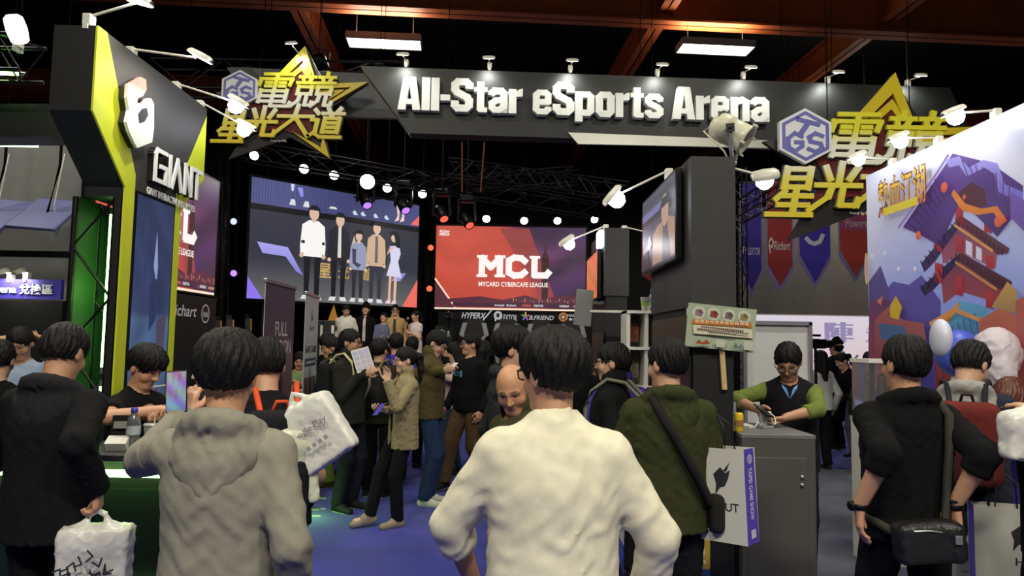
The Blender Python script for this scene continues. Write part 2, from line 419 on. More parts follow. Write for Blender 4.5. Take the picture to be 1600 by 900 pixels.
def person(label, x, y, rz, H=1.70, g=1., q=1, top=None, legs=None, shoes=(rgb(30, 30, 32), rgb(200, 200, 195)), hair='short', hairm=None, skin=rgb(205, 160, 130), z0=0.,
           lean=0., side=0., twist=0., head=(0, 0, 0), lw=None, rw=None, le=None, re=None, lf=None, rf=None, lhd=None, rhd=None, lth=None, rth=None, lcurl=.5, rcurl=.5,
           lfy=0., rfy=0., glasses=False, group=None, drop=0., fine=None, inner=None, seed=0, female=False):
    S = H/1.72; root = empty('person', (x, y, z0), rz, label, 'person', group); root.scale = (S, S, S)
    q_body, q_head, q_cl = ((.024, .011, .020), (.019, .008, .0145), (.017, .0062, .0105))[q]
    Ru = RZ(twist) @ RX(lean) @ RY(side); hc = V(0, 0, .95-drop)
    def U(*p): return hc+Ru @ (Vector(p)-V(0, 0, .95))
    Rh = Ru @ RZ(head[1]) @ RX(head[0]) @ RY(head[2]); nb = U(0, .012, 1.475)
    def Hd(*p): return nb+Rh @ Vector(p)
    shw = .156*(.9 if female else 1.)*(.5+.5*g)
    sh = {1: U(shw, .008, 1.352), -1: U(-shw, .008, 1.352)}
    def dflt(s): return U(s*(.235+.03*(g-1)), -.035, .872)
    wr = {1: Vector(lw) if lw else dflt(1), -1: Vector(rw) if rw else dflt(-1)}
    pol = {1: Vector(le) if le else Ru @ V(.35, .7, -.1), -1: Vector(re) if re else Ru @ V(-.35, .7, -.1)}
    el = {}
    for s in (1, -1): el[s], wr[s] = ik(sh[s], wr[s], .285, .255, pol[s])
    ft = {1: Vector(lf) if lf else V(.095, .01, .08), -1: Vector(rf) if rf else V(-.095, .01, .08)}
    hp = {s: hc+V(s*.088, 0, -.03) for s in (1, -1)}; kn = {}
    for s in (1, -1): kn[s], ft[s] = ik(hp[s], ft[s], .43, .425, V(s*.12, -1, 0))
    hd = {s: (Vector(d) if d else (wr[s]-el[s]).normalized()) for s, d in ((1, lhd), (-1, rhd))}
    tv = {s: (Vector(d) if d else Ru @ V(-s*.25, -1, .0)) for s, d in ((1, lth), (-1, rth))}
    fine = (q == 2) if fine is None else fine
    # ---- body: one continuous surface
    hcen = Hd(0, -.012, .115); pts = [U(0, 0, 1.2), hcen]+list(wr.values())+list(el.values())+list(kn.values())+list(ft.values())+[wr[s]+hd[s]*.19 for s in (1, -1)]
    lo = [min(p[i] for p in pts)-.2 for i in range(3)]; hi = [max(p[i] for p in pts)+.2 for i in range(3)]; lo[2] = max(lo[2], -.02)
    fb = [[(hcen[i]-.15, hcen[i]+.15, q_head)] for i in range(3)]
    if fine:
        for s in (1, -1):
            c = wr[s]+hd[s]*.09
            for i in range(3): fb[i].append((c[i]-.1, c[i]+.1, .0072 if q < 2 else .006))
    F = Field.box(lo, hi, q_body, *fb)
    R3 = [list(r) for r in Ru]
    F.ell(U(0, .0, 1.26), (.145*g, .105*g, .185), R3, .0); F.ell(U(0, -.005, 1.07), (.138*g, .1*g, .18), R3, .06); F.ell(hc+V(0, .005, -.03), (.155*g, .108*g, .13), None, .06)
    [F.cone(U(0, .015, 1.395), sh[s], .055, .045, .03) for s in (1, -1)]
    for s in (1, -1):
        F.cone(sh[s], el[s], .045*g, .038*g, .03); F.cone(el[s], wr[s], .041*g, .0265, .015)
        F.cone(hp[s], kn[s], .082*g, .052*g, .04); F.cone(kn[s], ft[s], .052*g, .036, .02)
        fd = RZ(s*.14+(lfy if s > 0 else rfy)) @ V(0, -1, 0); F.cone(ft[s]+V(0, .02, -.04), ft[s]+fd*.14+V(0, 0, -.05), .036, .026, .03)
        hand(F, wr[s], hd[s], tv[s], s, lcurl if s > 0 else rcurl, 1.0 if not female else .9)
    F.cone(U(0, .02, 1.40), Hd(0, .004, .06), .058, .053, .035)
    hr = [list(r) for r in Rh]; jw = .93 if female else 1.
    F.ell(Hd(0, .008, .142), (.0765, .0955, .092), hr, .02); F.ell(Hd(0, -.028, .085), (.066*jw, .066, .088), hr, .03)
    F.ell(Hd(0, -.058, .019), (.040*jw, .036, .026), hr, .03)
    for s in (1, -1):
        F.cone(Hd(s*.012, -.088, .140), Hd(s*.046, -.076, .138), .0105, .009, .012)
        F.ell(Hd(s*.042, -.062, .082), (.024, .02, .024), hr, .02)
        F.ell(Hd(s*.031, -.101, .121), (.016, .0115, .0085), hr, .01, True)
        F.ell(Hd(s*.0795, .012, .105), (.0095, .021, .032), hr, .006)
    F.cone(Hd(0, -.090, .128), Hd(0, -.110, .088), .007, .0125, .012); F.ell(Hd(.012, -.098, .085), (.009, .01, .008), hr, .006); F.ell(Hd(-.012, -.098, .085), (.009, .01, .008), hr, .006)
    F.cone(Hd(-.014, -.087, .056), Hd(.014, -.087, .056), .0062, .0062, .008); F.cone(Hd(-.011, -.086, .046), Hd(.011, -.086, .046), .0068, .0068, .008)
    me, co = F.mesh('body')
    hl = (co-np.array(nb)) @ np.array(hr)
    K = np.tile(np.array([*skin, 1.]), (len(co), 1))
    def paint(w, c): K[:, :3] = K[:, :3]*(1-w[:, None])+np.array(c)[None]*w[:, None]
    fr = np.clip((-hl[:, 1]-.06)/.02, 0, 1)
    paint(.65*fr*np.exp(-(((np.abs(hl[:, 0]))/.019)**4+((hl[:, 2]-.051)/.008)**4)), (skin[0]*.72, skin[1]*.42, skin[2]*.42))
    paint(.85*fr*np.exp(-(((np.abs(hl[:, 0])-.03)/.02)**4+((hl[:, 2]-.146)/.006)**4)), rgb(28, 22, 20))
    paint(.75*fr*np.exp(-(((np.abs(hl[:, 0])-.031)/.015)**4+((hl[:, 2]-.122)/.0045)**4)), rgb(30, 20, 18))
    a = me.color_attributes.new('Col', 'FLOAT_COLOR', 'POINT'); a.data.foreach_set('color', K.astype(np.float32).ravel())
    link('body', me, SKIN, root)
    MH = Matrix.Translation(nb) @ Rh.to_4x4()
    def onhead(o): o.matrix_local = MH; return o
    # ---- hair
    hm = hairm or HAIR; hq = (.011, .0085, .0062)[q]
    if hair != 'bald':
        F = Field.box((-.16, -.16, -.22 if hair in ('long', 'ponytail') else -.03), (.16, .24, .29), hq)
        if hair == 'beanie':
            F.ell((0, .02, .13), (.086, .10, .09)); F.ell((0, -.11, .06), (.085, .09, .11), None, .008, True); F.cut((0, 0, .05), (0, -.3, -1)); F.cut((0, 0, .15), (0, 0, 1))
        else:
            F.ell((0, .010, .152), (.0885, .106, .1)); F.ell((0, .036, .115), (.070, .066, .068), None, .03)
            if hair == 'puffy': F.ell((0, .0, .175), (.098, .115, .09), None, .03); F.ell((0, .03, .155), (.092, .088, .078), None, .03)
            if hair == 'long':
                for s in (1, -1): F.cone((s*.07, .03, .12), (s*.065, .045, -.14), .036, .03, .03)
                F.cone((0, .07, .1), (0, .085, -.17), .062, .05, .03)
            if hair == 'ponytail':
                F.cone((0, .10, .16), (0, .15, .13), .03, .034, .02); F.cone((0, .15, .13), (.01, .15, 0), .036, .03, .02); F.cone((.01, .15, 0), (.01, .125, -.12), .03, .014, .02)
            up = .012 if hair == 'puffy' else 0.
            F.ell((0, -.118, .068), (.082, .088, .108-up), None, .008, True)
            if hair != 'long':
                for s in (1, -1): F.ell((s*.095, -.005, .088), (.034, .032, .045), None, .008, True)
                q_ = F.sl((-1, -.05, -.03), (1, .3, .2))
                if hair != 'ponytail': F.cut((0, .06, .068), (0, -.3, -1))
        Xh, Yh, Zh = F.xyz(F.sl([-9]*3, [9]*3)); rs = np.random.RandomState(seed+5); p = rs.uniform(0, 6, 6); am = .0022 if hair in ('beanie', 'ponytail', 'long') else .0034
        th = np.arctan2(Xh, Yh-.02); rr = np.sqrt(Xh**2+(Yh-.02)**2)
        F.F = F.F+am*np.minimum(rr/.05, 1)*(np.sin(23*th+2.5*np.sin(30*Zh+p[0])+p[1])+.7*np.sin(41*th+18*Zh+p[2])+.5*np.sin(11*th-60*Zh+p[3]))
        me, _ = F.mesh('hair'); onhead(link('hair', me, hm, root))
    if hair == 'beanie':
        F = Field.box((-.16, -.16, .05), (.16, .2, .32), hq); F.ell((0, .012, .162), (.094, .112, .108)); F.cone((0, .012, .25), (0, .03, .27), .05, .03, .03); F.cut((0, 0, .142), (0, .35, -1)); F.folds(.003, 60, seed)
        me, _ = F.mesh('beanie'); onhead(link('beanie', me, cloth('beanie_black', rgb(16, 16, 18), bs=300, b=.8), root))
    if q >= 1:
        for s in (1, -1):
            e = MB(); e.lathe([(0, -.0115), (.006, -.0098), (.0098, -.006), (.0115, 0), (.0098, .006), (.006, .0098), (0, .0115)], (s*.031, -.0755, .1205), (0, -1, 0), 10)
            e.cur = 1; e.lathe([(0, .0124), (.0045, .0118), (.0068, .0105)], (s*.031, -.0755, .1205), (0, -1, 0), 10); onhead(e.build('eye', [EYE, IRIS], root))
    if glasses:
        e = MB()
        for s in (1, -1):
            ring = [(s*.034+.024*math.copysign(abs(math.cos(t))**.6, math.cos(t)), -.112, .118+.018*math.copysign(abs(math.sin(t))**.7, math.sin(t))) for t in [2*PI*k/14 for k in range(15)]]
            e.tube(ring, .0026, 5, False); e.tube([(s*.058, -.111, .125), (s*.078, -.085, .128), (s*.086, .0, .126), (s*.083, .035, .108)], .0028, 5)
        e.tube([(-.011, -.112, .122), (0, -.114, .126), (.011, -.112, .122)], .0024, 5); gl_ = onhead(e.build('glasses', SPECS, root))
        for s in (1, -1): MB().prism([(s*.034+.023*math.copysign(abs(math.cos(t))**.6, math.cos(t)), .118+.017*math.copysign(abs(math.sin(t))**.7, math.sin(t))) for t in [2*PI*k/14 for k in range(14)]], (0, -.1115, 0), (1, 0, 0), (0, 0, 1), (0, -.0012, 0)).build('lens', mat('spectacle_lens', rgb(235, 238, 240), .05, trans=.95), gl_)
    # ---- clothes
    T = dict(kind='tee', name='shirt', col=(.02, .02, .02), t=.016, sleeve=1., hem=.86, hood=False, collar=False, open=False, flare=0., amp=.0042, freq=42)
    T.update(top or {})
    def make_top(T, part):
        t = T['t']; P = [U(0, 0, T['hem']), U(0, 0, 1.5), U(.26*g, 0, 1.3), U(-.26*g, 0, 1.3), U(0, .2*g, 1.2), U(0, -.2*g, 1.2), U(.2*g, .16, T['hem']), U(-.2*g, -.16, T['hem'])]+list(el.values())+list(wr.values())
        lo = [min(p[i] for p in P)-.1 for i in range(3)]; hi = [max(p[i] for p in P)+.1 for i in range(3)]
        F = Field.box(lo, hi, q_cl if T['kind'] != 'inner' else .018)
        hn = Ru @ V(0, 0, -1); hem = [(U(0, 0, T['hem']), hn)]
        F.ell(U(0, .0, 1.26), (.147*g+t, .105*g+t, .185+t), R3, 0, False, hem)
        fl = (*(Ru @ V(0, 1, 0)), .72)
        F.cone(U(0, 0, 1.22), U(0, 0, T['hem']-.05), .148*g+t, .168*g+t*.8+T['flare'], .05, False, hem, fl)
        [F.cone(U(0, .015, 1.395), sh[s], .057+t*.4, .045+t*.6, .03) for s in (1, -1)]; F.cone(U(0, .02, 1.37), U(0, .014, 1.415+T.get('neckz', 0)), .068+t*.4, .062+t*.3, .03)
        if T['collar']: F.cone(U(0, .01, 1.42), Hd(0, .0, .02), .068+t*.4, .074+t*.4, .015)
        for s in (1, -1):
            sl = T['sleeve'] if not isinstance(T['sleeve'], dict) else T['sleeve'][s]
            ra, rb, rc = .046*g+t*.65, .040*g+t*.65, .031+t*.6
            if sl <= 0: continue
            if sl < .53:
                e = sh[s].lerp(el[s], sl/.53); F.cone(sh[s], e, ra, ra+.004, .03, False, [(e, (e-sh[s]).normalized())])
            else:
                F.cone(sh[s], el[s], ra, rb, .03); f = min((sl-.53)/.47, 1); e = el[s].lerp(wr[s], f)
                d = (e-el[s]).normalized(); F.cone(el[s], e+d*.03, rb, rb+(rc-rb)*f, .012, False, [(e+d*.012, d)])
                if f > .9 and T.get('cuff', True): F.cone(e-d*.035, e+d*.02, rc-.003, rc-.006, .006, False, [(e+d*.018, d)])
                elif f < .8: F.cone(e-d*.03, e+d*.02, rc+.006, rc+.005, .01, False, [(e+d*.012, d)])
        F.folds(T['amp'], T['freq'], seed)
        F.cone(U(0, -.012, 1.42+T.get('neckz', 0) if not T.get('vneck') else 1.37), Hd(0, -.012, .12), .057, .068, .008, True)
        if T['open']:
            wd = T['open']; c0 = U(0, -.16*g-.04, 1.0); F.rbox(U(0, -.17*g-.02, (T['hem']+1.48)/2-.05), (wd, .12, (1.55-T['hem'])/2+.1), R3, .02, .01, True)
        me, _ = F.mesh(part)
        return link(part, me, cloth(T['name'], T['col']), root)
    if inner: make_top(dict(T, kind='inner', name=inner[0], col=inner[1], t=.007, sleeve=.2, hem=.9, flare=0, open=False, hood=False, collar=False, amp=.002), 'shirt')
    tp = make_top(T, {'hoodie': 'hoodie', 'jacket': 'jacket', 'vest': 'vest', 'tee': 'shirt', 'dress': 'dress', 'coat': 'coat'}[T['kind']])
    if T['kind'] == 'vest': make_top(dict(T, kind='tee', name=T['under'][0], col=T['under'][1], t=.013, sleeve=T['under'][2], hem=.9), 'shirt')
    if T['hood']:
        F = Field.box(tuple(U(0, .05, 1.40)[i]-.3 for i in range(3)), tuple(U(0, .05, 1.40)[i]+.3 for i in range(3)), q_cl*.9)
        n = 14; ring = [U(.088*math.sin(a)*1.12, .012-.088*math.cos(a)*1.05, 1.415+.045*(.5-.5*math.cos(a))-.045*(.5+.5*math.cos(a))) for a in [2*PI*(k+.5)/n+.0 for k in range(n)]]
        for k in range(1, n-2): F.cone(ring[k], ring[k+1], .034, .034, .02)
        F.ell(U(0, .085, 1.35), (.13, .05, .08), R3, .03); F.ell(U(0, .092*g, 1.30), (.085, .045, .07), R3, .05); [F.cone(U(s*.118, .045, 1.385), U(s*.02, .098*g+.012, 1.245), .030, .026, .03) for s in (1, -1)]
        F.folds(.0055, 48, seed+3, .9); F.cone(U(0, .0, 1.39), Hd(0, .0, .14), .064, .082, .01, True)
        me, _ = F.mesh('hood'); link('hood', me, cloth(T.get('hoodname', T['name']), T.get('hoodcol', T['col'])), tp)
    L = dict(kind='trousers', name='trousers', col=(.015, .015, .017), t=.018, end=.07, amp=.0045); L.update(legs or {})
    if L['kind'] != 'none':
        P = list(kn.values())+list(ft.values())+[hc+V(.24, .2, .1), hc+V(-.24, -.2, .1)]
        F = Field.box([min(p[i] for p in P)-.12 for i in range(3)], [max(p[i] for p in P)+.12 for i in range(3)], q_cl*1.15); t = L['t']
        F.ell(hc+V(0, .005, -.03), (.155*g+t*.3, .108*g+t*.3, .15), None, 0); F.cone(hc+V(0, 0, .06), hc+V(0, 0, -.02), .15*g, .155*g, .03, False, [(hc+V(0, 0, .09), (0, 0, 1))], (0, 1, 0, .68))
        for s in (1, -1):
            e = ft[s]+(kn[s]-ft[s]).normalized()*(L['end']-.08); d = (e-kn[s]).normalized()
            F.cone(hp[s], kn[s], .078*g+t*.6, .055*g+t, .03); F.cone(kn[s], e+d*.02, .055*g+t, .044+t*1.1, .02, False, [(e, d)])
        F.folds(L['amp'], 36, seed+9, 2.2)
        me, _ = F.mesh(L['kind']); link(L['kind'], me, cloth(L['name'], L['col']), root)
    for s in (1, -1):
        fd = RZ(s*.14+(lfy if s > 0 else rfy)) @ V(0, -1, 0); a = ft[s]; tilt = a.z-.08
        F = Field.box((a[0]-.22, a[1]-.26, -.005+0), (a[0]+.22, a[1]+.26, a[2]+.16), (.013, .0095, .008)[q])
        hz = max(0., tilt); heel = a-fd*.035+V(0, 0, -.045); toe = a+fd*.155+V(0, 0, -.052-min(hz*.7, .05))
        F.cone(heel, toe, .041, .036, .02, False, None, (0, 0, 1, 1.)); F.cone(a+V(0, 0, .01), a+fd*.05+V(0, 0, -.03), .043, .042, .03)
        pl = (toe-heel).normalized(); side_v = fd.cross(V(0, 0, 1)); nn = pl.cross(side_v); nn = nn if nn.z < 0 else -nn
        F.cut(heel+V(0, 0, -.034), nn)
        if hz < .02: F.cut((0, 0, .0015), (0, 0, -1))
        F.cone(a+V(0, 0, .03), a+V(0, 0, .2), .034, .04, .004, True)
        me, co = F.mesh('shoe'); o = link('shoe', me, [cloth('shoe_%d' % (int(sum(shoes[0])*1e4)), shoes[0], .6, 0, .05, .1), mat('sole_%d' % int(sum(shoes[1])*1e4), shoes[1], .7)], root)
        if len(me.polygons):
            zc = np.array([p.center for p in me.polygons]); dist = (zc-np.array(heel+V(0, 0, -.034))) @ np.array(-nn)
            me.polygons.foreach_set('material_index', (dist < .018).astype(np.int32))
    Mw = Matrix.LocRotScale(Vector((x, y, z0)), RZ(rz), Vector((S, S, S)))
    return dict(root=root, M=Mw, w=lambda p: Mw @ Vector(p), wr={s: Mw @ wr[s] for s in wr}, el={s: Mw @ el[s] for s in el}, hd={s: (RZ(rz) @ hd[s]) for s in hd}, U=lambda *p: Mw @ U(*p), Hd=lambda *p: Mw @ Hd(*p), sh={s: Mw @ sh[s] for s in sh}, S=S, Ru=RZ(rz) @ Ru, g=g, t=T['t'], lwr=wr, ftl=ft)
# ---------------------------------------------------------------- palette
BLACK = mat('matte_black_board', rgb(17, 17, 18), .55, noise=.12, nscale=3)
DARK = mat('charcoal_laminate', rgb(52, 52, 54), .5, noise=.08, nscale=5, bump=.05, bscale=200)
DKGREY = mat('dark_grey_board', rgb(50, 49, 47), .6, noise=.10, nscale=4, bump=.08, bscale=120)
BLKMET = mat('black_metal', rgb(22, 22, 24), .4, .6)
WHITEP = mat('white_plastic', rgb(225, 222, 210), .4)
WHITEM = mat('white_enamel', rgb(215, 212, 198), .35)
ALU = mat('brushed_aluminium', rgb(190, 192, 195), .32, .9)
LIME = mat('lime_yellow_panel', rgb(205, 215, 45), .5, noise=.05)
CABLE = mat('cable_rubber', rgb(8, 8, 8), .9, spec=.05)
GLOW = mat('hot_lamp_glass', (1, .98, .92), .3, emit=22, ecol=(1, .97, .88))
GLOWC = mat('cool_lamp_glass', (.9, .94, 1), .3, emit=26, ecol=(.86, .9, 1))
PAPER = mat('white_paper', rgb(228, 226, 216), .7)
# ---------------------------------------------------------------- the hall
def struct(name, mb, m, **k): o = mb.build(name, m, **k); o['kind'] = 'structure'; return o
struct('floor', MB().box((0, 10, -.06), (32, 34, .12)), mat('grey_carpet', rgb(100, 102, 116), .95, noise=.18, nscale=2.2, bump=.5, bscale=260, spec=.1))
BLUEC = mat('blue_carpet', rgb(40, 46, 146), .95, noise=.22, nscale=1.3, bump=.5, bscale=240, spec=.1, sheen=.2)
o = MB().box((-1.0, 4.9, .003), (5.0, 9.6, .006)).build('aisle_carpet', BLUEC); tag(o, kind='structure')
o = MB().box((1.5, 11.25, .003), (16.0, 3.1, .006)).build('cross_aisle_carpet', BLUEC); tag(o, kind='structure')
ceil = struct('ceiling', MB().box((0, 10, 9.6), (32, 34, .2)), mat('black_ceiling', rgb(14, 14, 15), .8, noise=.3))
BEAM = mat('rust_painted_steel', rgb(186, 96, 50), .55, noise=.18, nscale=1.5, bump=.1, bscale=20)
YAW = math.radians(4.)
def beam(p, q, w=.35, h=.75):
    p = Vector(p); q = Vector(q); d = q-p; R = RZ(math.atan2(d.y, d.x)); m = MB(); L = d.length
    m.box((0, 0, 0), (L, .03, h)); m.box((0, 0, h/2-.02), (L, w, .04)); m.box((0, 0, -h/2+.02), (L, w, .04))
    o = m.build('beam', BEAM, ceil); o.location = (p+q)/2; o.rotation_euler = (0, 0, math.atan2(d.y, d.x)); return o
def gp(u, v): return (u*math.cos(YAW)-v*math.sin(YAW), u*math.sin(YAW)+v*math.cos(YAW))
for v in (12.0, 18.5): beam((*gp(-14, v), 7.72 if v < 15 else 8.0), (*gp(15, v), 7.72 if v < 15 else 8.0))
for u in (-3.1, 3.5, 7.6): beam((*gp(u, 7.), 7.82), (*gp(u, 25), 7.82), .28, .55)
beam((*gp(-14, 5.4), 7.72), (*gp(15, 5.4), 7.72))
struct('wall_back', MB().box((0, 26.2, 4.8), (32, .2, 9.8)), BLACK)
struct('wall_left', MB().box((-15.6, 10, 4.8), (.2, 34, 9.8)), BLACK)
struct('wall_right', MB().box((15.6, 10, 4.8), (.2, 34, 9.8)), BLACK)
struct('wall_front', MB().box((0, -6.6, 4.8), (32, .2, 9.8)), BLACK)
# ceiling luminaires
TUBEW = mat('fluorescent_diffuser', (1, .98, .9), .5, emit=5.5, ecol=(1, .97, .80))
def luminaire(x, y, label):
    r = empty('ceiling_light', (x, y, LUM_Z), YAW, label, 'ceiling light', 'fluorescent ceiling lights')
    m = MB(); m.box((0, 0, .05), (1.3, .42, .04)); m.box((0, .21, .0), (1.3, .02, .12)); m.box((0, -.21, .0), (1.3, .02, .12)); m.box((.65, 0, 0), (.02, .42, .12)); m.box((-.65, 0, 0), (.02, .42, .12)); m.build('housing', WHITEM, r)
    MB().box((0, 0, -.035), (1.26, .39, .02)).build('diffuser', TUBEW, r)
    for s in (-.5, .5): MB().tube([(s, 0, .06), (s, 0, 2.55)], .006, 5).build('hanger', ALU, r)
LUML = ['glowing ceiling light above the left gold star sign', 'glowing ceiling light above the end of the white lettering']
for (x, y), l in zip(LUM_SPOTS[:2], LUML): luminaire(x, y, l)
for (x, y), l in zip(LUM_SPOTS[2:], ('over the reception counter', 'over the service counter', 'behind the viewer at left', 'behind the viewer at right', 'behind the viewer in the middle', 'over the stand at far left', 'over the exhibit behind the hall sign')): luminaire(x, y, 'fluorescent ceiling light '+l)
# ---------------------------------------------------------------- lamps on arms
def arm_lamp(base, head, aim, label, group, w=10, col=(1, .95, .82), cool=False, big=1., cone=2.4, axis_=None):
    base = Vector(base); head = Vector(head); aim = Vector(aim)
    r = empty('arm_lamp', base, 0, label, 'lamp', group); h = head-base; d = (aim-head).normalized()
    MB().box((0, 0, .035), (.05, .06, .07), bev=.006).box((0, .0, -.01), (.03, .075, .03)).build('clamp', WHITEP, r)
    MB().tube([(0, 0, .06), (h.x*.1, h.y*.1, .06+(h.z-.06)*.1), h*.94], .007*big, 6).build('arm', WHITEM, r)
    x = Vector(axis_) if axis_ else h.normalized(); y = d.cross(x)
    if y.length < .05: y = Vector((1, 0, 0))
    y.normalize(); x2 = y.cross(d)
    R = Matrix((x2, y, -d)).transposed()
    m = MB(); L, Wd, T = .075*big, .05*big, .035*big
    sec = [(-1.0, .5, .55), (-.8, .85, .9), (0, 1, 1), (.75, .9, .95), (1.0, .55, .6)]; vs = []; fs = []; n = 10
    for (t, a, b) in sec:
        for k in range(n+1):
            g = PI*k/n; vs.append(h+R @ Vector((t*L, math.cos(g)*Wd*a, math.sin(g)*T*b)))
    for i in range(len(sec)-1):
        for k in range(n): fs.append((i*(n+1)+k, i*(n+1)+k+1, (i+1)*(n+1)+k+1, (i+1)*(n+1)+k))
    fs.append(tuple(range(n+1))); fs.append(tuple(range(4*(n+1), 5*(n+1)))[::-1]); m.add(vs, fs, True); shd = m.build('shade', WHITEM, r)
    g = MB(); g.box(h+R @ Vector((0, 0, .004)), (1.6*L, 1.6*Wd, .012), R, .004); g.build('bulb_glass', GLOWC if cool else GLOW, shd)
    if cool: MB().lathe([(0, .075*big), (.025*big, .07*big), (.046*big, .045*big), (.05*big, .01*big), (.04*big, -.02*big), (0, -.03*big)], h+d*.005, d, 14).build('glass_globe', GLOWC, shd)
    l = bpy.data.lights.new('lamp_light', 'SPOT'); l.energy = w; l.color = col; l.spot_size = cone; l.spot_blend = .8; l.shadow_soft_size = .03
    o = bpy.data.objects.new('lamp_light', l); C.objects.link(o); o.parent = r; o.location = h+d*.02; o.rotation_euler = (Vector(d)).to_track_quat('-Z', 'Y').to_euler()
    return r
# ---------------------------------------------------------------- trusses
def truss(name, p, q, s, m, label=None, cat='truss', group=None, n=None, parent=None, r=.018, hang=False):
    """box truss from p to q, side s: chords and braces are parts"""
    p = Vector(p); q = Vector(q); d = q-p; L = d.length; x, y, z = frame_of(d)
    root = empty(name, p, 0, label, cat, group); cs = [(-1, -1), (1, -1), (1, 1), (-1, 1)]
    P = lambda c, t: x*(c[0]*s/2)+y*(c[1]*s/2)+z*t
    for c in cs: MB().tube([P(c, 0), P(c, L)], r, 7).build('chord', m, root)
    n = n or max(2, round(L/s))
    if hang:
        for t in (L*.12, L*.88):
            b0 = z*t; MB().tube([b0, V(b0.x, b0.y, 9.497-p.z)], .005, 4).build('hanger', CABLE, root)
    for f in range(4):
        a, b = cs[f], cs[(f+1) % 4]; mb = MB()
        for k in range(n):
            t0, t1 = L*k/n, L*(k+1)/n; e = (a, b) if (k+f) % 2 else (b, a)
            MB().tube([P(e[0], t0), P(e[1], t1)], r*.5, 5, False).build('brace', m, root)
    return root
# ---------------------------------------------------------------- booth tower at the left
GX = -2.42
tw = empty('booth_tower', (GX-.15, 4.7, 0), 0, 'tall black and lime booth tower with raised white company lettering', 'booth tower')
def part(mb, name, m, root): o = mb.build(name, m, root); o.location = -Vector(root.location); return o
Z1, Z0, ZC = 3.42, 2.92, 2.56
face = [(3.93, Z1), (5.39, Z1), (5.39, 2.86), (5.05, ZC), (5.05, 0), (4.31, 0), (4.31, ZC), (3.93, Z0)]
def gface(poly, name, m, x0=GX, t=.012): return part(MB().prism(poly, (x0, 0, 0), (0, 1, 0), (0, 0, 1), (t, 0, 0)), name, m, tw)
part(MB().prism(face[:4]+[(5.05, 2.5), (4.31, 2.5)]+face[6:], (GX-.24, 0, 0), (0, 1, 0), (0, 0, 1), (.24, 0, 0)), 'header_box', BLACK, tw)
part(MB().box((GX-.03, 4.68, 1.25), (.04, .74, 2.5)), 'stem_panel', BLACK, tw)
gface([(3.93, Z1), (4.02, Z1), (4.42, 2.66), (4.42, 0), (4.31, 0), (4.31, ZC), (3.93, Z0)], 'lime_trim', LIME)
gface([(5.39, Z1-.06), (5.39, 2.86), (5.05, ZC), (5.05, 0), (4.965, 0), (4.965, 2.68)], 'lime_trim', LIME)
gface([(4.02, Z1), (5.39, Z1), (5.39, Z1-.06), (4.965, 2.68), (4.965, 0), (4.42, 0), (4.42, 2.66)], 'dark_panel', DKGREY, t=.010)
# emblem: rounded white shape with a notch, soft rainbow tint
M_EMB = bpy.data.materials.new('rainbow_white_emblem'); M_EMB.use_nodes = True
nt = M_EMB.node_tree; b = nt.nodes['Principled BSDF']; tc = nt.nodes.new('ShaderNodeTexCoord'); sp = nt.nodes.new('ShaderNodeSeparateXYZ'); mr = nt.nodes.new('ShaderNodeMapRange'); cr = nt.nodes.new('ShaderNodeValToRGB')
nt.links.new(tc.outputs['Object'], sp.inputs[0]); nt.links.new(sp.outputs['Z'], mr.inputs['Value']); mr.inputs['From Min'].default_value = 2.62; mr.inputs['From Max'].default_value = 3.2
nt.links.new(mr.outputs[0], cr.inputs[0]); nt.links.new(cr.outputs[0], b.inputs['Base Color']); b.inputs['Roughness'].default_value = .4
e = cr.color_ramp.elements; e[0].color = (*rgb(120, 150, 235), 1); e[1].color = (*rgb(225, 120, 110), 1)
for p_, c_ in ((.2, rgb(150, 205, 190)), (.38, rgb(228, 235, 225)), (.75, rgb(240, 238, 240))): q_ = e.new(p_); q_.color = (*c_, 1)
pix = [(182, 132), (193, 126), (203, 120), (211, 124), (212, 140), (206, 150), (198, 153), (197, 160), (204, 163), (212, 154), (219, 153), (224, 162), (224, 200), (221, 222), (205, 228), (197, 231), (192, 222), (184, 205), (180, 190), (184, 172), (181, 152)]
hole = [(212, 168), (214, 180), (208, 190), (200, 192), (198, 178), (204, 170)]
poly = [(onx(*p, GX).y, onx(*p, GX).z) for p in pix]
em = gface(poly, 'emblem', M_EMB, GX+.05, .02)
gface([(onx(*p, GX).y, onx(*p, GX).z) for p in hole], 'emblem_notch', BLACK, GX+.052, .021)
gface([(a*.985+.015*4.5, b_*.985+.015*2.8) for a, b_ in poly], 'emblem_edge', BLACK, GX+.008, .045)
# letters  G I A N T
lw = .05
strokes = {'G': [[(.95, 1), (.12, 1), (0, .86), (0, .0), (.95, 0), (.95, .5), (.5, .5)]], 'I': [[(.1, 1), (.1, 0)]], 'A': [[(0, 0), (.5, 1), (1, 0)]], 'N': [[(0, 0), (0, 1), (1, 0), (1, 1)]], 'T': [[(0, 1), (1, 1)], [(.5, 1), (.5, 0)]]}
def stroke_letter(st, y0, y1, z0, z1, wd, x, t, m, name='letter', shear=.0):
    mb = MB(); w_, h_ = y1-y0, z1-z0
    for pl in st:
        Pp = [Vector((y0+p[0]*w_+shear*p[1]*h_, z0+p[1]*h_)) for p in pl]
        for a, b_ in zip(Pp[:-1], Pp[1:]):
            d = (b_-a).normalized(); n = Vector((-d.y, d.x))*wd/2; e_ = d*wd*.48
            mb.prism([tuple(a-n-e_), tuple(b_-n+e_), tuple(b_+n+e_), tuple(a+n-e_)], (x-.0011*len(mb.f)/40, 0, 0), (0, 1, 0), (0, 0, 1), (t+.0022*len(mb.f)/40, 0, 0))
    return mb
WL = mat('white_acrylic_letter', rgb(238, 240, 238), .35)
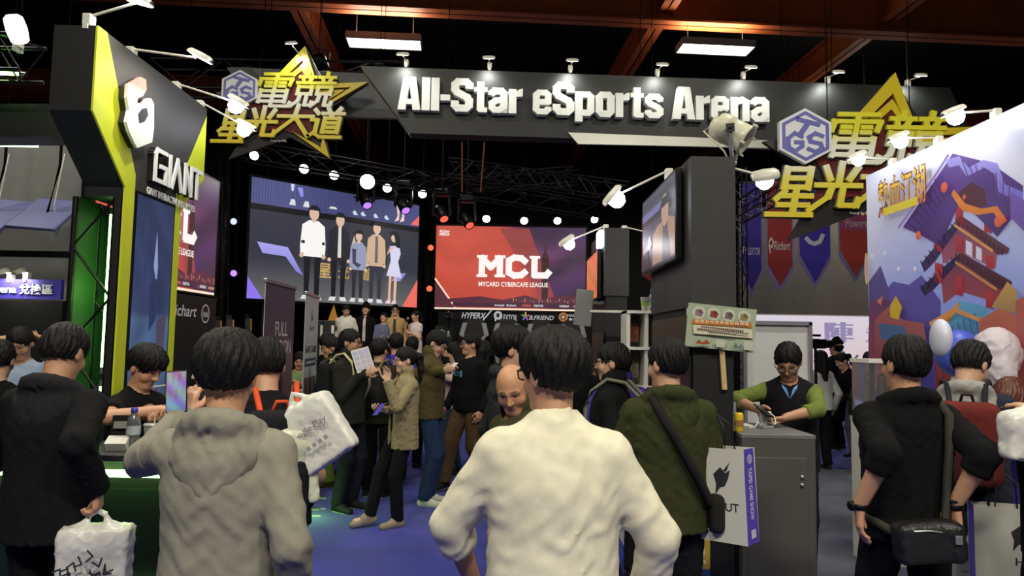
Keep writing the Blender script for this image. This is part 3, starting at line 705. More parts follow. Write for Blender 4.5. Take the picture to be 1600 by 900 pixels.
for ch, px0, px1, yt0, yb0 in (('G', 233, 251, 172, 214), ('I', 256, 259, 183, 222), ('A', 260, 275, 190, 229), ('N', 280, 290, 198, 240), ('T', 292, 305, 212, 248)):
    a = onx(px0, (yt0+yb0)/2, GX); c = onx(px1, (yt0+yb0)/2, GX)
    zt, zb = 2.872, 2.672
    lt_ = part(stroke_letter(strokes[ch], a.y, c.y, zb, zt, .030 if ch != 'G' else .028, GX+.052, .012, WL), 'letter', WL, tw)
    stroke_letter(strokes[ch], a.y, c.y, zb, zt, .027 if ch != 'G' else .025, GX+.008, .042, WL).build('letter_return', BLACK, lt_)
a = onx(226, 232, GX); c = onx(301, 271, GX)
t_ = text_at('lettering', 'GIANT INTERACTIVE (HK) LIMITED', (GX+.03, (a.y+c.y)/2, 2.585), (0, 1, 0), (0, 0, 1), .1, WL, tw, fit=(c.y-a.y, .062), extrude=.002, offset=.0018); t_.location = -Vector(tw.location)
# portrait screen in the stem
scr = Print((GX+.016, 4.45, .55), (0, 1, 0), (0, 0, 1), .49, 2.0)
def sea(a, b):
    n = .5+.5*math.sin(9*a+5*math.sin(7*b))*math.sin(13*b+3*a); base = (.05, .075, .20) if b > .62 else (.10, .17, .36)
    k = .42+.3*n; top = max(0, b-.7)*.5
    return tuple(c_*k*(1-top) for c_ in base)
scr.grid(sea, 12, 40)
scr.poly([(.3, .96), (.34, .75), (.28, .70), (.22, .9)], (.03, .04, .12)); scr.poly([(.55, .9), (.62, .78), (.6, .72), (.5, .78)], (.25, .3, .55)).poly([(.42, .72), (.6, .74), (.62, .6), (.46, .56)], (.02, .03, .09)).poly([(.66, .6), (.92, .62), (.88, .5), (.68, .5)], (.06, .05, .09))
scr.poly([(.2, .36), (.8, .37), (.72, .32), (.28, .315)], (.12, .03, .05)).rect(.25, .345, .75, .35, (.3, .08, .06)).disc(.5, .29, .04, (.05, .08, .25)).rect(.0, .375, 1, .379, (.5, .38, .25))
scr.poly([(.5, .27), (.95, .275), (.85, .25), (.55, .255)], (.3, .42, .65))
SCREEN = attr_mat('lit_led_screen', 1.0)
part(MB().box((GX+.006, 4.695, 1.55), (.012, .53, 2.04)), 'screen_frame', BLKMET, tw)
o = scr.build('screen', SCREEN, tw); o.location = -Vector(tw.location)
# arm lamps on top of the tower
TL = [('first white arm lamp on the booth tower, beside its near corner', (140, 22), (215, 3)), ('second white arm lamp on the booth tower, above the rainbow emblem', (206, 74), (312, 90)), ('third white arm lamp on the booth tower, reaching towards the left star sign', (276, 132), (372, 160)), ('fourth white arm lamp on the booth tower, nearest the lettering end', (313, 166), (384, 197))]
for lb, bpx, hpx in TL:
    p = onx(*bpx, GX-.06); p.z = Z1+.005; hd_ = at(*hpx, p.y)
    arm_lamp(p, hd_, (GX, p.y+.05, 2.7), lb, 'arm lamps on the booth tower', 20, big=1.1, cool='third' in lb or 'fourth' in lb)
# truss inside the stem with green tubes
TR = mat('dark_truss_tube', rgb(40, 42, 40), .35, .7)
truss('truss_tower', (GX-.175, 4.45, 0), (GX-.175, 4.45, 2.5), .25, TR, 'dark square truss column lit green inside the booth tower', 'truss', n=8, r=.017)
truss('truss_tower', (GX-.175, 4.86, 0), (GX-.175, 4.86, 2.5), .22, TR, 'dark truss column at the far side of the booth tower', 'truss', n=8, r=.015)
GTUBE = mat('green_neon_tube', (.5, 1, .35), .3, emit=9, ecol=(.45, 1, .28))
def tube_lamp(p, q, label, w, r=.014, group=None):
    o = empty('tube_lamp', p, 0, label, 'tube lamp', group); d = Vector(q)-Vector(p); n = d.normalized()
    MB().tube([n*.03, d-n*.03], r, 8).build('tube', GTUBE, o); MB().tube([(0, 0, 0), n*.04], r*1.25, 8).build('end_cap', ALU, o); MB().tube([d-n*.04, d], r*1.25, 8).build('end_cap', ALU, o)
    l = bpy.data.lights.new('tube_light', 'POINT'); l.energy = w; l.color = (.3, 1, .15); l.shadow_soft_size = .1; lo = bpy.data.objects.new('tube_light', l); C.objects.link(lo); lo.parent = o; lo.location = d*.5+V(.03, -.03, 0)
tube_lamp((GX-.17, 4.5, 1.4), (GX-.17, 4.5, 2.46), 'upper green glowing tube inside the dark truss column', 2.2, group='green tubes of the booth tower')
tube_lamp((GX-.17, 4.5, .3), (GX-.17, 4.5, 1.36), 'lower green glowing tube inside the dark truss column', 2.2, group='green tubes of the booth tower')
o = MB().box((GX-.30, 4.62, 1.25), (.02, .55, 2.5)).build('backing_panel', mat('green_board', rgb(24, 62, 26), .6)); tag(o, 'green board closing the back of the truss column', 'panel')
# horizontal truss, flood lamp and green strip behind the tower at the picture's left edge
truss('roof_truss', at(-140, 88, 5.0), at(52, 92, 5.0), .26, TR, 'dark roof truss at the far left edge, lit green', 'truss', n=5, r=.015, hang=True)
tube_lamp(at(-60, 112, 5.2), at(40, 116, 5.2), 'green tube lying along the roof truss at the left edge', 2)
arm_lamp(at(28, 76, 4.95), at(26, 46, 4.7), at(60, 70, 4.2), 'flat white flood lamp above the roof truss at the left edge', None, 9, big=1.3)
o = empty('green_strip_light', at(5, 226, 5.6), 0, 'short green strip light under the dark roof edge at far left', 'strip light')
MB().box((.1, 0, .02), (.36, .06, .03)).build('housing', BLKMET, o); MB().box((.1, 0, 0), (.34, .05, .02)).build('diffuser', GTUBE, o)
o = MB().prism([(p.x, p.z) for p in (at(-90, 172, 5.4), at(95, 172, 5.4), at(95, 222, 5.4), at(-90, 222, 5.4))], (0, 5.25, 0), (1, 0, 0), (0, 0, 1), (0, .25, 0)).build('roof_edge', BLACK); tag(o, 'black roof edge of the booth behind the lime tower', 'booth fascia')
# the redemption stand behind: grey wall, hanging screens seen from behind, violet sign
GREYW = mat('grey_partition', rgb(118, 118, 116), .8, noise=.06)
o = MB().box((at(30, 350, 7.2).x, 7.3, 2.55), (1.9, .08, 2.2)).build('partition_wall', GREYW); tag(o, 'plain grey partition wall behind the hanging screens at left', 'partition')
TVB = mat('violet_grey_screen_back', rgb(96, 100, 150), .35, noise=.15, nscale=2)
for i, (px0, px1, lb) in enumerate(((34, 112, 'tilted screen with a mount bracket, nearer the truss column'), (-60, 30, 'tilted screen cut off by the left picture edge'))):
    c = at((px0+px1)/2, 335, 6.6); r = empty('hanging_screen', c, 0, lb, 'screen', 'tilted screens hanging at the left')
    w_ = (px1-px0)/1100*6.6; R = RX(math.radians(38)) @ RY(math.radians(4))
    MB().box((0, 0, 0), (w_*.96, .62*.9, .035), R, .01).build('back_shell', TVB, r); MB().box(R @ V(0, -.02, -.03), (w_*.45, .22, .03), R).build('mount_plate', DARK, r)
    MB().tube([R @ V(0, -.02, -.02), (.03, .1, .5), (.03, .1, 1.0)], .014, 6).tube([(.03, .1, 1.0), (.03, .1, 9.497-c.z)], .004, 5).build('mount_pole', CABLE, r); MB().tube([R @ V(.12, -.1, -.03), (.2, -.1, -.16), (.1, 0, -.2), (.05, .02, .1), (.1, .05, .6)], .006, 5).build('cable', WHITEP, r)
o = MB().box((at(30, 396, 6.9).x, 6.9, at(50, 397, 6.9).z), (1.7, .06, .06)).build('cross_bar', BLACK); tag(o, 'black cross bar under the tilted hanging screens', 'bar')
VIO = mat('violet_sign_board', rgb(66, 58, 160), .5)
sg = empty('stand_sign', at(45, 452, 6.8), 0, 'violet sign board with white lettering at the far left', 'sign'); MB().box((-.15, 0, 0), (.95, .05, .19)).build('board', VIO, sg)
text_at('lettering', 'Arena 兌換區', (-.06, -.032, 0), (1, 0, 0), (0, 0, 1), .13, WL, sg, fit=(.62, .1), extrude=.004, offset=.0022)
for px, lb in ((17, 'small white spot lamp on the violet sign, left one'), (42, 'small white spot lamp on the violet sign, right one')):
    p = at(px, 437, 6.8); arm_lamp(p, p+V(0, -.12, .06), p+V(0, 0, -.2), lb, 'small lamps on the violet sign', 6, big=.9)
o = MB().box((at(0, 540, 7.0).x-.2, 7.0, .98), (1.9, .5, 1.96)).build('stand_cabinet', BLACK); tag(o, 'black cabinet under the violet sign at far left', 'cabinet')
# ---------------------------------------------------------------- green-lit reception counter
rc = empty('reception_counter', (-2.2, 3.66, 0), 0, 'dark reception counter with a green glowing strip under its top', 'counter')
MB().box((0, 0, 1.055), (1.16, .46, .035), bev=.006).build('countertop', DARK, rc)
GRN = mat('dark_green_board', rgb(12, 24, 15), .5, noise=.15)
MB().box((0, .04, .52), (1.12, .36, 1.03)).build('body', BLACK, rc); MB().box((0, -.155, .47), (1.10, .02, .86)).build('front_panel', GRN, rc)
MB().box((0, -.2, .98), (1.08, .035, .03)).build('light_strip', GTUBE, rc)
for k, xx in enumerate((-.35, .05, .42)): MB().box((xx, -.17, .22+.12*k), (.16, .012, .012)).build('light_slit', GTUBE, rc)
l = bpy.data.lights.new('strip_light', 'AREA'); l.shape = 'RECTANGLE'; l.size = 1.05; l.size_y = .05; l.energy = 1.2; l.color = (.3, 1, .15)
lo = bpy.data.objects.new('strip_light', l); C.objects.link(lo); lo.parent = rc; lo.location = (0, -.225, .96); lo.rotation_euler = (math.radians(-25), 0, 0)
# things on the counter
CT = 1.0725
def bottle(loc, label, capc, s=1.):
    r = empty('water_bottle', loc, 0, label, 'bottle'); gl = mat('clear_plastic', rgb(225, 232, 232), .08, trans=.85, spec=.5)
    MB().lathe([(0, 0), (.028, 0), (.032, .008), (.032, .05), (.029, .06), (.032, .07), (.032, .125), (.024, .155), (.013, .172), (.013, .185), (0, .185)], n=14).build('bottle_body', gl, r)
    MB().lathe([(.0145, .176), (.0155, .178), (.0155, .198), (0, .2)], n=14).build('bottle_cap', mat('cap_'+capc, hx(capc), .4), r); MB().lathe([(.0325, .072), (.0325, .115)], n=14).build('bottle_label', mat('pale_label', rgb(190, 200, 205), .5), r)
    r.scale = (s, s, s); return r
p = at(207, 698, 3.6); bottle((p.x, 3.6, CT), 'clear water bottle with a blue cap on the green-lit counter', '3c3cb4', 1.05)
r = empty('iced_coffee', (at(237, 692, 3.65).x, 3.65, CT), 0, 'clear cup of milky iced coffee with a straw on the counter', 'drink')
MB().lathe([(0, .0), (.031, .0), (.042, .115), (.040, .115), (.030, .004)], n=16).build('cup', mat('clear_cup', rgb(230, 230, 225), .08, trans=.8), r); MB().lathe([(0, .003), (.029, .003), (.037, .08), (0, .08)], n=16).build('coffee', mat('milk_coffee', rgb(165, 120, 80), .4), r)
MB().lathe([(.044, .114), (.045, .12), (.040, .126), (0, .127)], n=16).build('lid', mat('clear_lid', rgb(225, 225, 220), .15, trans=.5), r); MB().tube([(.0, 0, .05), (.015, .0, .19)], .004, 6).build('straw', mat('pale_straw', rgb(205, 200, 190), .5), r)
r = empty('display_stand', (at(184, 700, 3.56).x, 3.56, CT), .1, 'black card stand with a white sheet on the green-lit counter', 'card stand')
MB().box((0, .03, .085), (.10, .008, .17), RX(-.18)).build('card', BLACK, r); MB().box((0, .012, .125), (.062, .004, .035), RX(-.18)).build('pale_print', mat('grey_print', rgb(150, 150, 145), .6), r); MB().box((0, .0, .035), (.10, .06, .05), RX(.6)).build('sheet', PAPER, r)
# ---------------------------------------------------------------- side wall screen with the league picture
SX = -4.05
RED = (.60, .085, .055)
def league(P, wide=True):
    def bg(a, b):
        x = a-.62-.25*(.5-b); t = 1/(1+math.exp(-x*40)); n = .5+.5*math.sin(14*b+4*a+2*math.sin(11*a)); g = max(0, 1-abs(b-.62)*2.2)
        l_ = [.62, .085, .055]; r_ = [.06+.22*g*n*(1.15-a), .028+.05*g*n*(1.1-a), .065+.05*n]
        return tuple((p_*(1-t)+q_*t)*(.85+.2*n*g) for p_, q_ in zip(l_, r_))
    P.grid(bg, 48, 27); P.poly([(.42, .98), (.62, .98), (.80, .13), (.72, .13), (.52, .7)], (.30, .055, .055))
    P.poly([(0, .02), (0, .34), (.13, .02)], (.10, .03, .04)).line([(0, .36), (.135, .03)], .05, (1, .72, .55))
    P.rect(.0, .085, 1, .09, (.2, .04, .05)).rect(.12, .03, 1, .085, (.06, .02, .04)).rect(0, 0, 1, .02, (1, .78, .6))
    tw_ = (.05, .018, .02); P.poly([(.71, .12), (.705, .62), (.715, .68), (.722, .70), (.73, .82), (.738, .70), (.745, .68), (.755, .62), (.75, .12)], tw_)
    P.poly([(.0, .085), (.0, .11), (.3, .16), (.45, .12), (.6, .18), (.7, .13), (.85, .19), (1, .15), (1, .085)], (.10, .025, .045))
    for k in range(26): P.rect(.5+.019*k, .09+.03*((k*7) % 5)/5, .506+.019*k, .115+.04*((k*3) % 4)/4, (.55, .2, .12) if k % 3 else (.12, .04, .08))
    wl = (1, .93, .9); W_ = P.w*.042
    mx = lambda x, y: (.295+x*.46, .40+y*.24)
    for st_ in ([(.03, .08), (.03, .92), (.16, .45), (.29, .92), (.29, .08)], [(.66, .75), (.60, .92), (.50, .95), (.42, .8), (.42, .2), (.50, .05), (.60, .08), (.66, .25)], [(.79, .92), (.79, .08), (.96, .08), (1.0, .25)]): P.line([mx(*p_) for p_ in st_], W_, wl)

    for (xx, yy) in ((.295, .405), (.295, .635), (.414, .405), (.414, .635), (.645, .635)): P.rect(xx-.02, yy-.016, xx+.05, yy+.016, (1, .93, .9))
    P.text('MYCARD CYBERCAFE LEAGUE', .52, .305, .46, .055, (1, .9, .85), offset=.02)
    P.text('All-Star', .055, .93, .07, .035, (1, .95, .9), offset=.02).text('ARENA', .055, .893, .07, .035, (1, .95, .9), offset=.02)
    for x_, s_, c_ in ((.43, 'intel', (.9, .9, .95)), (.51, 'Richart', (.95, .9, .9)), (.61, 'HYPERX', (.9, .15, .12)), (.69, 'PLEXTOR', (.95, .95, .95)), (.86, 'B.FRIEND', (.9, .9, .9)), (.95, 'HUALIEN', (.95, .5, .3))): P.text(s_, x_, .056, .062, .024, c_, offset=.01)
    return P
ss = empty('side_screen', (SX, 8, 0), 0, 'red league screen seen edge-on past the lime tower', 'screen')
part(MB().box((SX-.06, 8.15, 2.97), (.1, 2.92, 1.62)), 'housing', BLKMET, ss)
o = league(Print((SX, 6.75, 2.2), (0, 1, 0), (0, 0, 1), 2.8, 1.55)).build('picture', SCREEN, ss); o.location = -Vector(ss.location)
lp = empty('logo_wall', (SX, 8, 0), 0, 'black sponsor panel with two white logos under the edge-on screen', 'panel')
part(MB().box((SX-.05, 8.2, 1.1), (.08, 2.95, 2.16)), 'board', BLACK, lp)
pr = Print((SX-.008, 6.75, 1.6), (0, 1, 0), (0, 0, 1), 2.8, .55); pr.text('Richart', .70, .65, .26, .26, (.8, .8, .8), shear=.15, offset=.015).disc(.925, .62, .045, (.8, .8, .8)).disc(.925, .62, .038, (.02, .02, .02)).text('intel', .925, .62, .055, .17, (.8, .8, .8), offset=.015)
o = pr.build('logo_print', PRINT, lp); o.location = -Vector(lp.location)
# ---------------------------------------------------------------- main hall sign
SL, SR = V(-1.80, 7.85, 0), V(5.25, 8.22, 0)
su = (SR-SL).normalized(); sn = V(su.y, -su.x, 0)          # towards the viewer
def onsign(px, py, off=0.):
    """point of the sign plane under a photo pixel"""
    r = CAM_R @ Vector(((px-800)/FPX, -(py-450)/FPX, -1)); o = V(0, 0, CAMZ); t = (SL+sn*off-o).dot(sn)/r.dot(sn); return o+r*t
ms = empty('hall_sign', (1.7, 8.03, 0), 0, 'long black overhead sign with raised white English lettering', 'sign')
def spoly(pix, t, off=0.):
    P = [onsign(*p, off) for p in pix]; return MB().prism([((p-SL).dot(su), p.z) for p in P], SL+sn*off, su, (0, 0, 1), sn*t)
SIGNB = mat('satin_black_sign', rgb(20, 22, 21), .5, noise=.06, nscale=2)
part(spoly([(563, 103), (1484, 137), (1530, 236), (640, 208)], -.22, 0), 'board', SIGNB, ms)
part(spoly([(887, 208), (1240, 222), (1240, 233), (903, 226)], .03, .004), 'silver_strip', mat('silver_strip', rgb(196, 196, 186), .35, .35), ms)
# heavy condensed letters, one part each: flat pieces and bent strokes in units of the capital height
SIGNW = mat('white_sign_letter', rgb(240, 240, 234), .45)
AR = [('p', [(0, 0), (.21, 0), (.305, .78), (.305, 1), (.14, 1)]), ('p', [(.61, 0), (.40, 0), (.305, .78), (.305, 1), (.47, 1)]), ('p', [(.20, .17), (.41, .17), (.39, .33), (.22, .33)])]
GLY = {'A': (.61, AR), 'l': (.22, [('p', [(0, 0), (.22, 0), (.22, 1), (0, 1)])]), '-': (.26, [('p', [(0, .32), (.26, .32), (.26, .50), (0, .50)])]),
       'S': (.58, [('l', [(.48, .70), (.48, .82), (.40, .905), (.18, .905), (.10, .82), (.10, .67), (.16, .58), (.42, .43), (.48, .34), (.48, .18), (.40, .095), (.18, .095), (.10, .18), (.10, .32)], .195)]),
       't': (.36, [('p', [(.08, .93), (.28, .93), (.28, .76), (.36, .76), (.36, .62), (.28, .62), (.28, .15), (.36, .15), (.36, 0), (.14, 0), (.08, .06), (.08, .62), (0, .62), (0, .76), (.08, .76)])]),
       'a': (.52, [('l', [(.10, .54), (.10, .60), (.17, .66), (.35, .66), (.42, .59), (.42, .06)], .19), ('l', [(.40, .40), (.20, .36), (.10, .28), (.10, .15), (.17, .08), (.29, .08), (.40, .17)], .17)]),
       'r': (.38, [('p', [(0, 0), (.21, 0), (.21, .74), (0, .74)]), ('p', [(.20, .50), (.38, .53), (.38, .76), (.30, .74), (.20, .66)])]),
       'e': (.52, [('l', [(.14, .38), (.42, .38), (.42, .60), (.35, .66), (.17, .66), (.10, .59), (.10, .15), (.17, .08), (.35, .08), (.42, .15), (.42, .22)], .165)]),
       'p': (.53, [('p', [(0, -.18), (.21, -.18), (.21, .74), (0, .74)]), ('l', [(.17, .65), (.36, .65), (.43, .58), (.43, .16), (.36, .09), (.17, .09)], .175)]),
       'o': (.52, [('l', [(.10, .40), (.10, .58), (.17, .66), (.35, .66), (.42, .58), (.42, .16), (.35, .08), (.17, .08), (.10, .16), (.10, .42)], .185)]),
       's': (.52, [('l', [(.42, .52), (.42, .59), (.35, .66), (.17, .66), (.10, .59), (.10, .50), (.16, .43), (.36, .32), (.42, .25), (.42, .15), (.35, .08), (.17, .08), (.10, .15), (.10, .23)], .17)]),
       'n': (.53, [('p', [(0, 0), (.21, 0), (.21, .74), (0, .74)]), ('l', [(.18, .60), (.32, .655), (.43, .59), (.43, .06)], .185)])}
line_ = 'All-Star eSports Arena'; GAP, SPC = .03, .24
tot = sum(SPC if c_ == ' ' else GLY[c_][0]+GAP for c_ in line_)-GAP
pA, pB = onsign(622, 180), onsign(1197, 190); capH = onsign(660, 125).z-onsign(660, 176).z; zb = onsign(660, 176).z
kx = (pB-pA).dot(su)/tot; cx = 0.
for c_ in line_:
    if c_ == ' ': cx += SPC; continue
    w_, pcs = GLY[c_]; mb = MB(); j_ = 0
    def add_piece(pts):
        global j_
        mb.prism([((cx+p_[0])*kx, p_[1]*capH) for p_ in pts], V(pA.x, pA.y, zb)+sn*.004, su, (0, 0, 1), sn*(.085+.0012*j_)); j_ += 1
    for pc_ in pcs:
        if pc_[0] == 'p': add_piece(pc_[1])
        else:
            L_ = [Vector(p_) for p_ in pc_[1]]; wd = pc_[2]*1.08
            for k_, (a, b_) in enumerate(zip(L_[:-1], L_[1:])):
                d = (b_-a).normalized(); n = Vector((-d.y, d.x))*wd/2; e0 = d*(wd*.30 if k_ else (.06 if c_ in 'anp' and False else 0.)); e1 = d*(wd*.30 if k_ < len(L_)-2 else (.06 if c_ in 'an' else 0.))
                add_piece([tuple(a-n-e0), tuple(b_-n+e1), tuple(b_+n+e1), tuple(a+n-e0)])
    part(mb, 'letter', SIGNW, ms); cx += w_+GAP
names = ['All', 'the first hyphen', 'the small e', 'the word Sports', 'the last word', 'the silver strip end', 'the right star sign']
for i, (bx, by, nm) in enumerate(((635, 103, 'the first word'), (765, 108, 'the word after the hyphen'), (891, 112, 'the small e of the third word'), (1027, 118, 'the letter t of the third word'), (1161, 122, 'the last word'), (1293, 129, 'the blue hexagon'), (1418, 134, 'the gold star tip'))):
    p = onsign(bx, by, -.05); p.z = onsign(bx, by, -.05).z
    arm_lamp(p, p+V(0, -.27, .015), p+V(0, -.02, -.55), 'small white arm lamp on the hall sign above '+nm, 'arm lamps along the hall sign', 17, (.96, 1, .93), big=.95, axis_=(1, 0, 0))
for px in (700, 1000, 1300):
    p = onsign(px, 110, -.12); o = MB().tube([p, V(p.x, p.y, 9.497)], .005, 5).build('hanging_cable', CABLE); tag(o, {700: 'thin cable holding the hall sign, left one', 1000: 'thin cable holding the hall sign, middle one', 1300: 'thin cable holding the hall sign, right one'}[px], 'cable', 'cables of the hall sign')
# ---------------------------------------------------------------- gold star signs (outlines measured from the hexagon's centre, y up)
GOLD = bpy.data.materials.new('gold_gradient_letter'); GOLD.use_nodes = True; nt = GOLD.node_tree; b = nt.nodes['Principled BSDF']
tc = nt.nodes.new('ShaderNodeTexCoord'); sp = nt.nodes.new('ShaderNodeSeparateXYZ'); mr = nt.nodes.new('ShaderNodeMapRange'); cr = nt.nodes.new('ShaderNodeValToRGB')
nt.links.new(tc.outputs['Object'], sp.inputs[0]); nt.links.new(sp.outputs['Z'], mr.inputs['Value']); mr.inputs['From Min'].default_value = -92; mr.inputs['From Max'].default_value = 36
nt.links.new(mr.outputs[0], cr.inputs[0]); nt.links.new(cr.outputs[0], b.inputs['Base Color']); b.inputs['Roughness'].default_value = .38
e = cr.color_ramp.elements; e[0].color = (*rgb(214, 190, 40), 1); e[1].color = (*rgb(222, 214, 50), 1)
for p_, c_ in ((.35, rgb(225, 212, 80)), (.50, rgb(238, 236, 215)), (.62, rgb(238, 238, 225)), (.78, rgb(222, 214, 60))): q_ = e.new(p_); q_.color = (*c_, 1)
GOLDP = mat('gold_star_edge', rgb(205, 182, 40), .35, noise=.06); MAROON = mat('dark_maroon_star', rgb(96, 34, 34), .3, noise=.25, nscale=.12); STARB = mat('black_star_back', rgb(34, 28, 28), .4)
HEXW = mat('pale_hexagon', rgb(222, 222, 226), .4); HEXV = mat('violet_hexagon_print', rgb(104, 104, 176), .4)
GL = {'電': [[(.1, .96), (.92, .96)], [(0, .82), (1, .82)], [(.04, .82), (0, .64)], [(.98, .82), (.94, .64)], [(.5, .96), (.5, .56)], [(.2, .71), (.38, .71)], [(.2, .61), (.38, .61)], [(.62, .71), (.8, .71)], [(.62, .61), (.8, .61)],
             [(.1, .47), (.9, .47)], [(.1, .32), (.9, .32)], [(.1, .17), (.9, .17)], [(.1, .5), (.1, .14)], [(.9, .5), (.9, .14)], [(.5, .5), (.5, .03), (1.05, .03), (1.08, .14)]],
      '競': [s_ for k in (0, .52) for s_ in ([(.24+k, 1.02), (.24+k, .9)], [(.03+k, .89), (.46+k, .89)], [(.13+k, .86), (.17+k, .75)], [(.36+k, .86), (.32+k, .75)], [(k, .72), (.49+k, .72)], [(.06+k, .6), (.43+k, .6)], [(.06+k, .4), (.43+k, .4)], [(.07+k, .62), (.07+k, .38)], [(.42+k, .62), (.42+k, .38)], [(.16+k, .4), (.13+k, .2), (k-.02, .04)], [(.33+k, .4), (.33+k, .07), (.49+k, .07), (.5+k, .17)])],
      '星': [[(.2, .98), (.84, .98)], [(.2, .79), (.84, .79)], [(.2, .6), (.84, .6)], [(.22, 1.0), (.22, .58)], [(.82, 1.0), (.82, .58)], [(.26, .52), (.06, .34)], [(.18, .42), (.95, .42)], [(.15, .23), (.9, .23)], [(-.1, .03), (1.02, .03)], [(.54, .58), (.54, .03)]],
      '光': [[(.5, 1.05), (.5, .55)], [(.12, .95), (.28, .66)], [(.9, .95), (.74, .66)], [(-.04, .52), (1.04, .52)], [(.36, .52), (.30, .25), (-.12, -.08)], [(.62, .52), (.62, .05), (1.02, .05), (1.05, .2)]],
      '大': [[(-.02, .66), (1.05, .66)], [(.52, 1.05), (.48, .6), (-.1, 0)], [(.5, .64), (1.0, .0)]],
      '道': [[(.02, .98), (.16, .84)], [(-.04, .62), (.17, .62), (.17, .2), (-.02, .06)], [(.12, .16), (.36, .02), (1.08, .02)], [(.46, 1.04), (.54, .9)], [(.9, 1.04), (.8, .9)], [(.3, .85), (1.04, .85)], [(.66, .85), (.6, .7)], [(.4, .68), (.94, .68)], [(.4, .52), (.94, .52)], [(.4, .36), (.94, .36)], [(.4, .2), (.94, .2)], [(.42, .7), (.42, .18)], [(.92, .7), (.92, .18)]]}
def strokes_mb(pls, x0, y0, w, h, wd, dep, y, shear=.22, lean=0.):
    mb = MB()
    for pl in pls:
        P = [Vector((x0+p[0]*w+shear*(p[1]-.5)*h, y0+p[1]*h+lean*p[0]*w)) for p in pl]
        for a, b_ in zip(P[:-1], P[1:]):
            d = (b_-a).normalized(); k = wd*(1. if abs(d.x) > abs(d.y) else 1.25); n = Vector((-d.y, d.x))*k/2; e_ = d*wd*.42
            j = len(mb.f)/12*.035; mb.prism([tuple(a-n-e_), tuple(b_-n+e_), tuple(b_+n+e_), tuple(a+n-e_)], (0, y+j*.3, 0), (1, 0, 0), (0, 0, 1), (0, -dep-j, 0))
    return mb
def star_sign(c, s, label, dep=4.):
    r = empty('star_sign', c, 0, label, 'sign', 'gold star signs'); r.scale = (s, s, s)
    def pr(poly, y, d, nm, m): return MB().prism(poly, (0, y, 0), (1, 0, 0), (0, 0, 1), (0, -d, 0)).build(nm, m, r)
    pr([(100, 73), (128, 22), (202, 15), (128, -36), (146, -108), (80, -74), (-16, -112), (20, -48), (-42, -4), (60, 22)], 4, 5, 'star_back', STARB)
    pr([(98, 60), (118, 14), (180, 12), (112, -40), (118, -78), (62, -62), (8, -70), (26, -40), (0, -8), (62, 16)], -1, 2, 'star_field', MAROON)
    pr([(56, 22), (100, 73), (118, 22), (108, 22), (97, 50), (70, 22)], -2, 5, 'star_tip', GOLDP)
    pr([(72, 22), (97, 44), (112, 22), (104, 22), (96, 33), (84, 22)], -2, 3, 'star_chevron', GOLDP)
    pr([(112, 10), (203, 16), (138, -24), (140, -19), (176, 7), (112, 2)], -2, 5, 'star_ray', GOLDP); pr([(138, -16), (166, 3), (120, 0), (120, -4), (150, -2)], -2, 4, 'star_ray', GOLDP)
    pr([(84, -66), (146, -109), (134, -72), (131, -92), (126, -88)], -2, 5, 'star_ray', GOLDP)
    for ch, x0, w in (('電', 28, 52), ('競', 88, 60)):
        ch_ = strokes_mb(GL[ch], x0, -28, w, 56, 4.9, dep, -4).build('character', GOLD, r); strokes_mb(GL[ch], x0, -28, w, 56, 7.2, 1.2, -2).build('character_edge', STARB, ch_)
    for ch, x0, w, y0, h in (('星', -32, 42, -86, 52), ('光', 14, 44, -76, 46), ('大', 62, 52, -74, 48), ('道', 116, 46, -76, 46)):
        ch_ = strokes_mb(GL[ch], x0, y0, w, h, 5.6, dep, -4, .2).build('character', GOLD, r); strokes_mb(GL[ch], x0, y0, w, h, 8., 1.2, -2, .2).build('character_edge', STARB, ch_)
    hx6 = lambda R: [(R*math.cos(PI/2+k*PI/3)*1.04, R*math.sin(PI/2+k*PI/3)*.98) for k in range(6)]
    pr(hx6(31), -5, 6, 'hexagon', HEXW); outer = hx6(27.6); inn = hx6(24)
    mb = MB()
    for k in range(6): j = (k+1) % 6; mb.prism([outer[k], outer[j], inn[j], inn[k]], (0, -11, 0), (1, 0, 0), (0, 0, 1), (0, -.6, 0))
    mb.build('hexagon_outline', HEXV, r)
    strokes_mb([[(0, 1), (1, .62)], [(.52, .8), (.18, 0)]], -8, 4, 22, 14, 4.6, .6, -11, 0).build('hexagon_letter', HEXV, r)
    strokes_mb([[(.95, .8), (.5, 1), (.08, .7), (.08, .25), (.5, 0), (.95, .3), (.95, .5), (.55, .5)]], -20, -17, 17, 20, 4., .6, -11, 0).build('hexagon_letter', HEXV, r)
    strokes_mb([[(.95, .85), (.5, 1), (.1, .8), (.2, .55), (.8, .45), (.92, .2), (.5, 0), (.05, .15)]], 2, -17, 17, 20, 4., .6, -11, 0).build('hexagon_letter', HEXV, r)
    for xx in (30, 120): MB().tube([(xx, 3, 0), (xx, 3, (9.497-c[2])/s)], .6, 4).build('hanger', CABLE, r)
    t = text_at('lettering', 'Power by MCL', (63, -1.0, -81), (1, 0, 0), (0, 0, 1), 6, WL, r, fit=(25, 5), offset=.02); t.location = (0, -.4, 0)
    return r
star_sign(at(378, 142, 9.0), 9.0/FPX*1.0, 'smaller gold star sign on the left with Chinese characters and hexagon')
star_sign(at(1252, 217, 7.6), 7.6/FPX*1.47, 'larger gold star sign at right, partly behind the bright billboard')
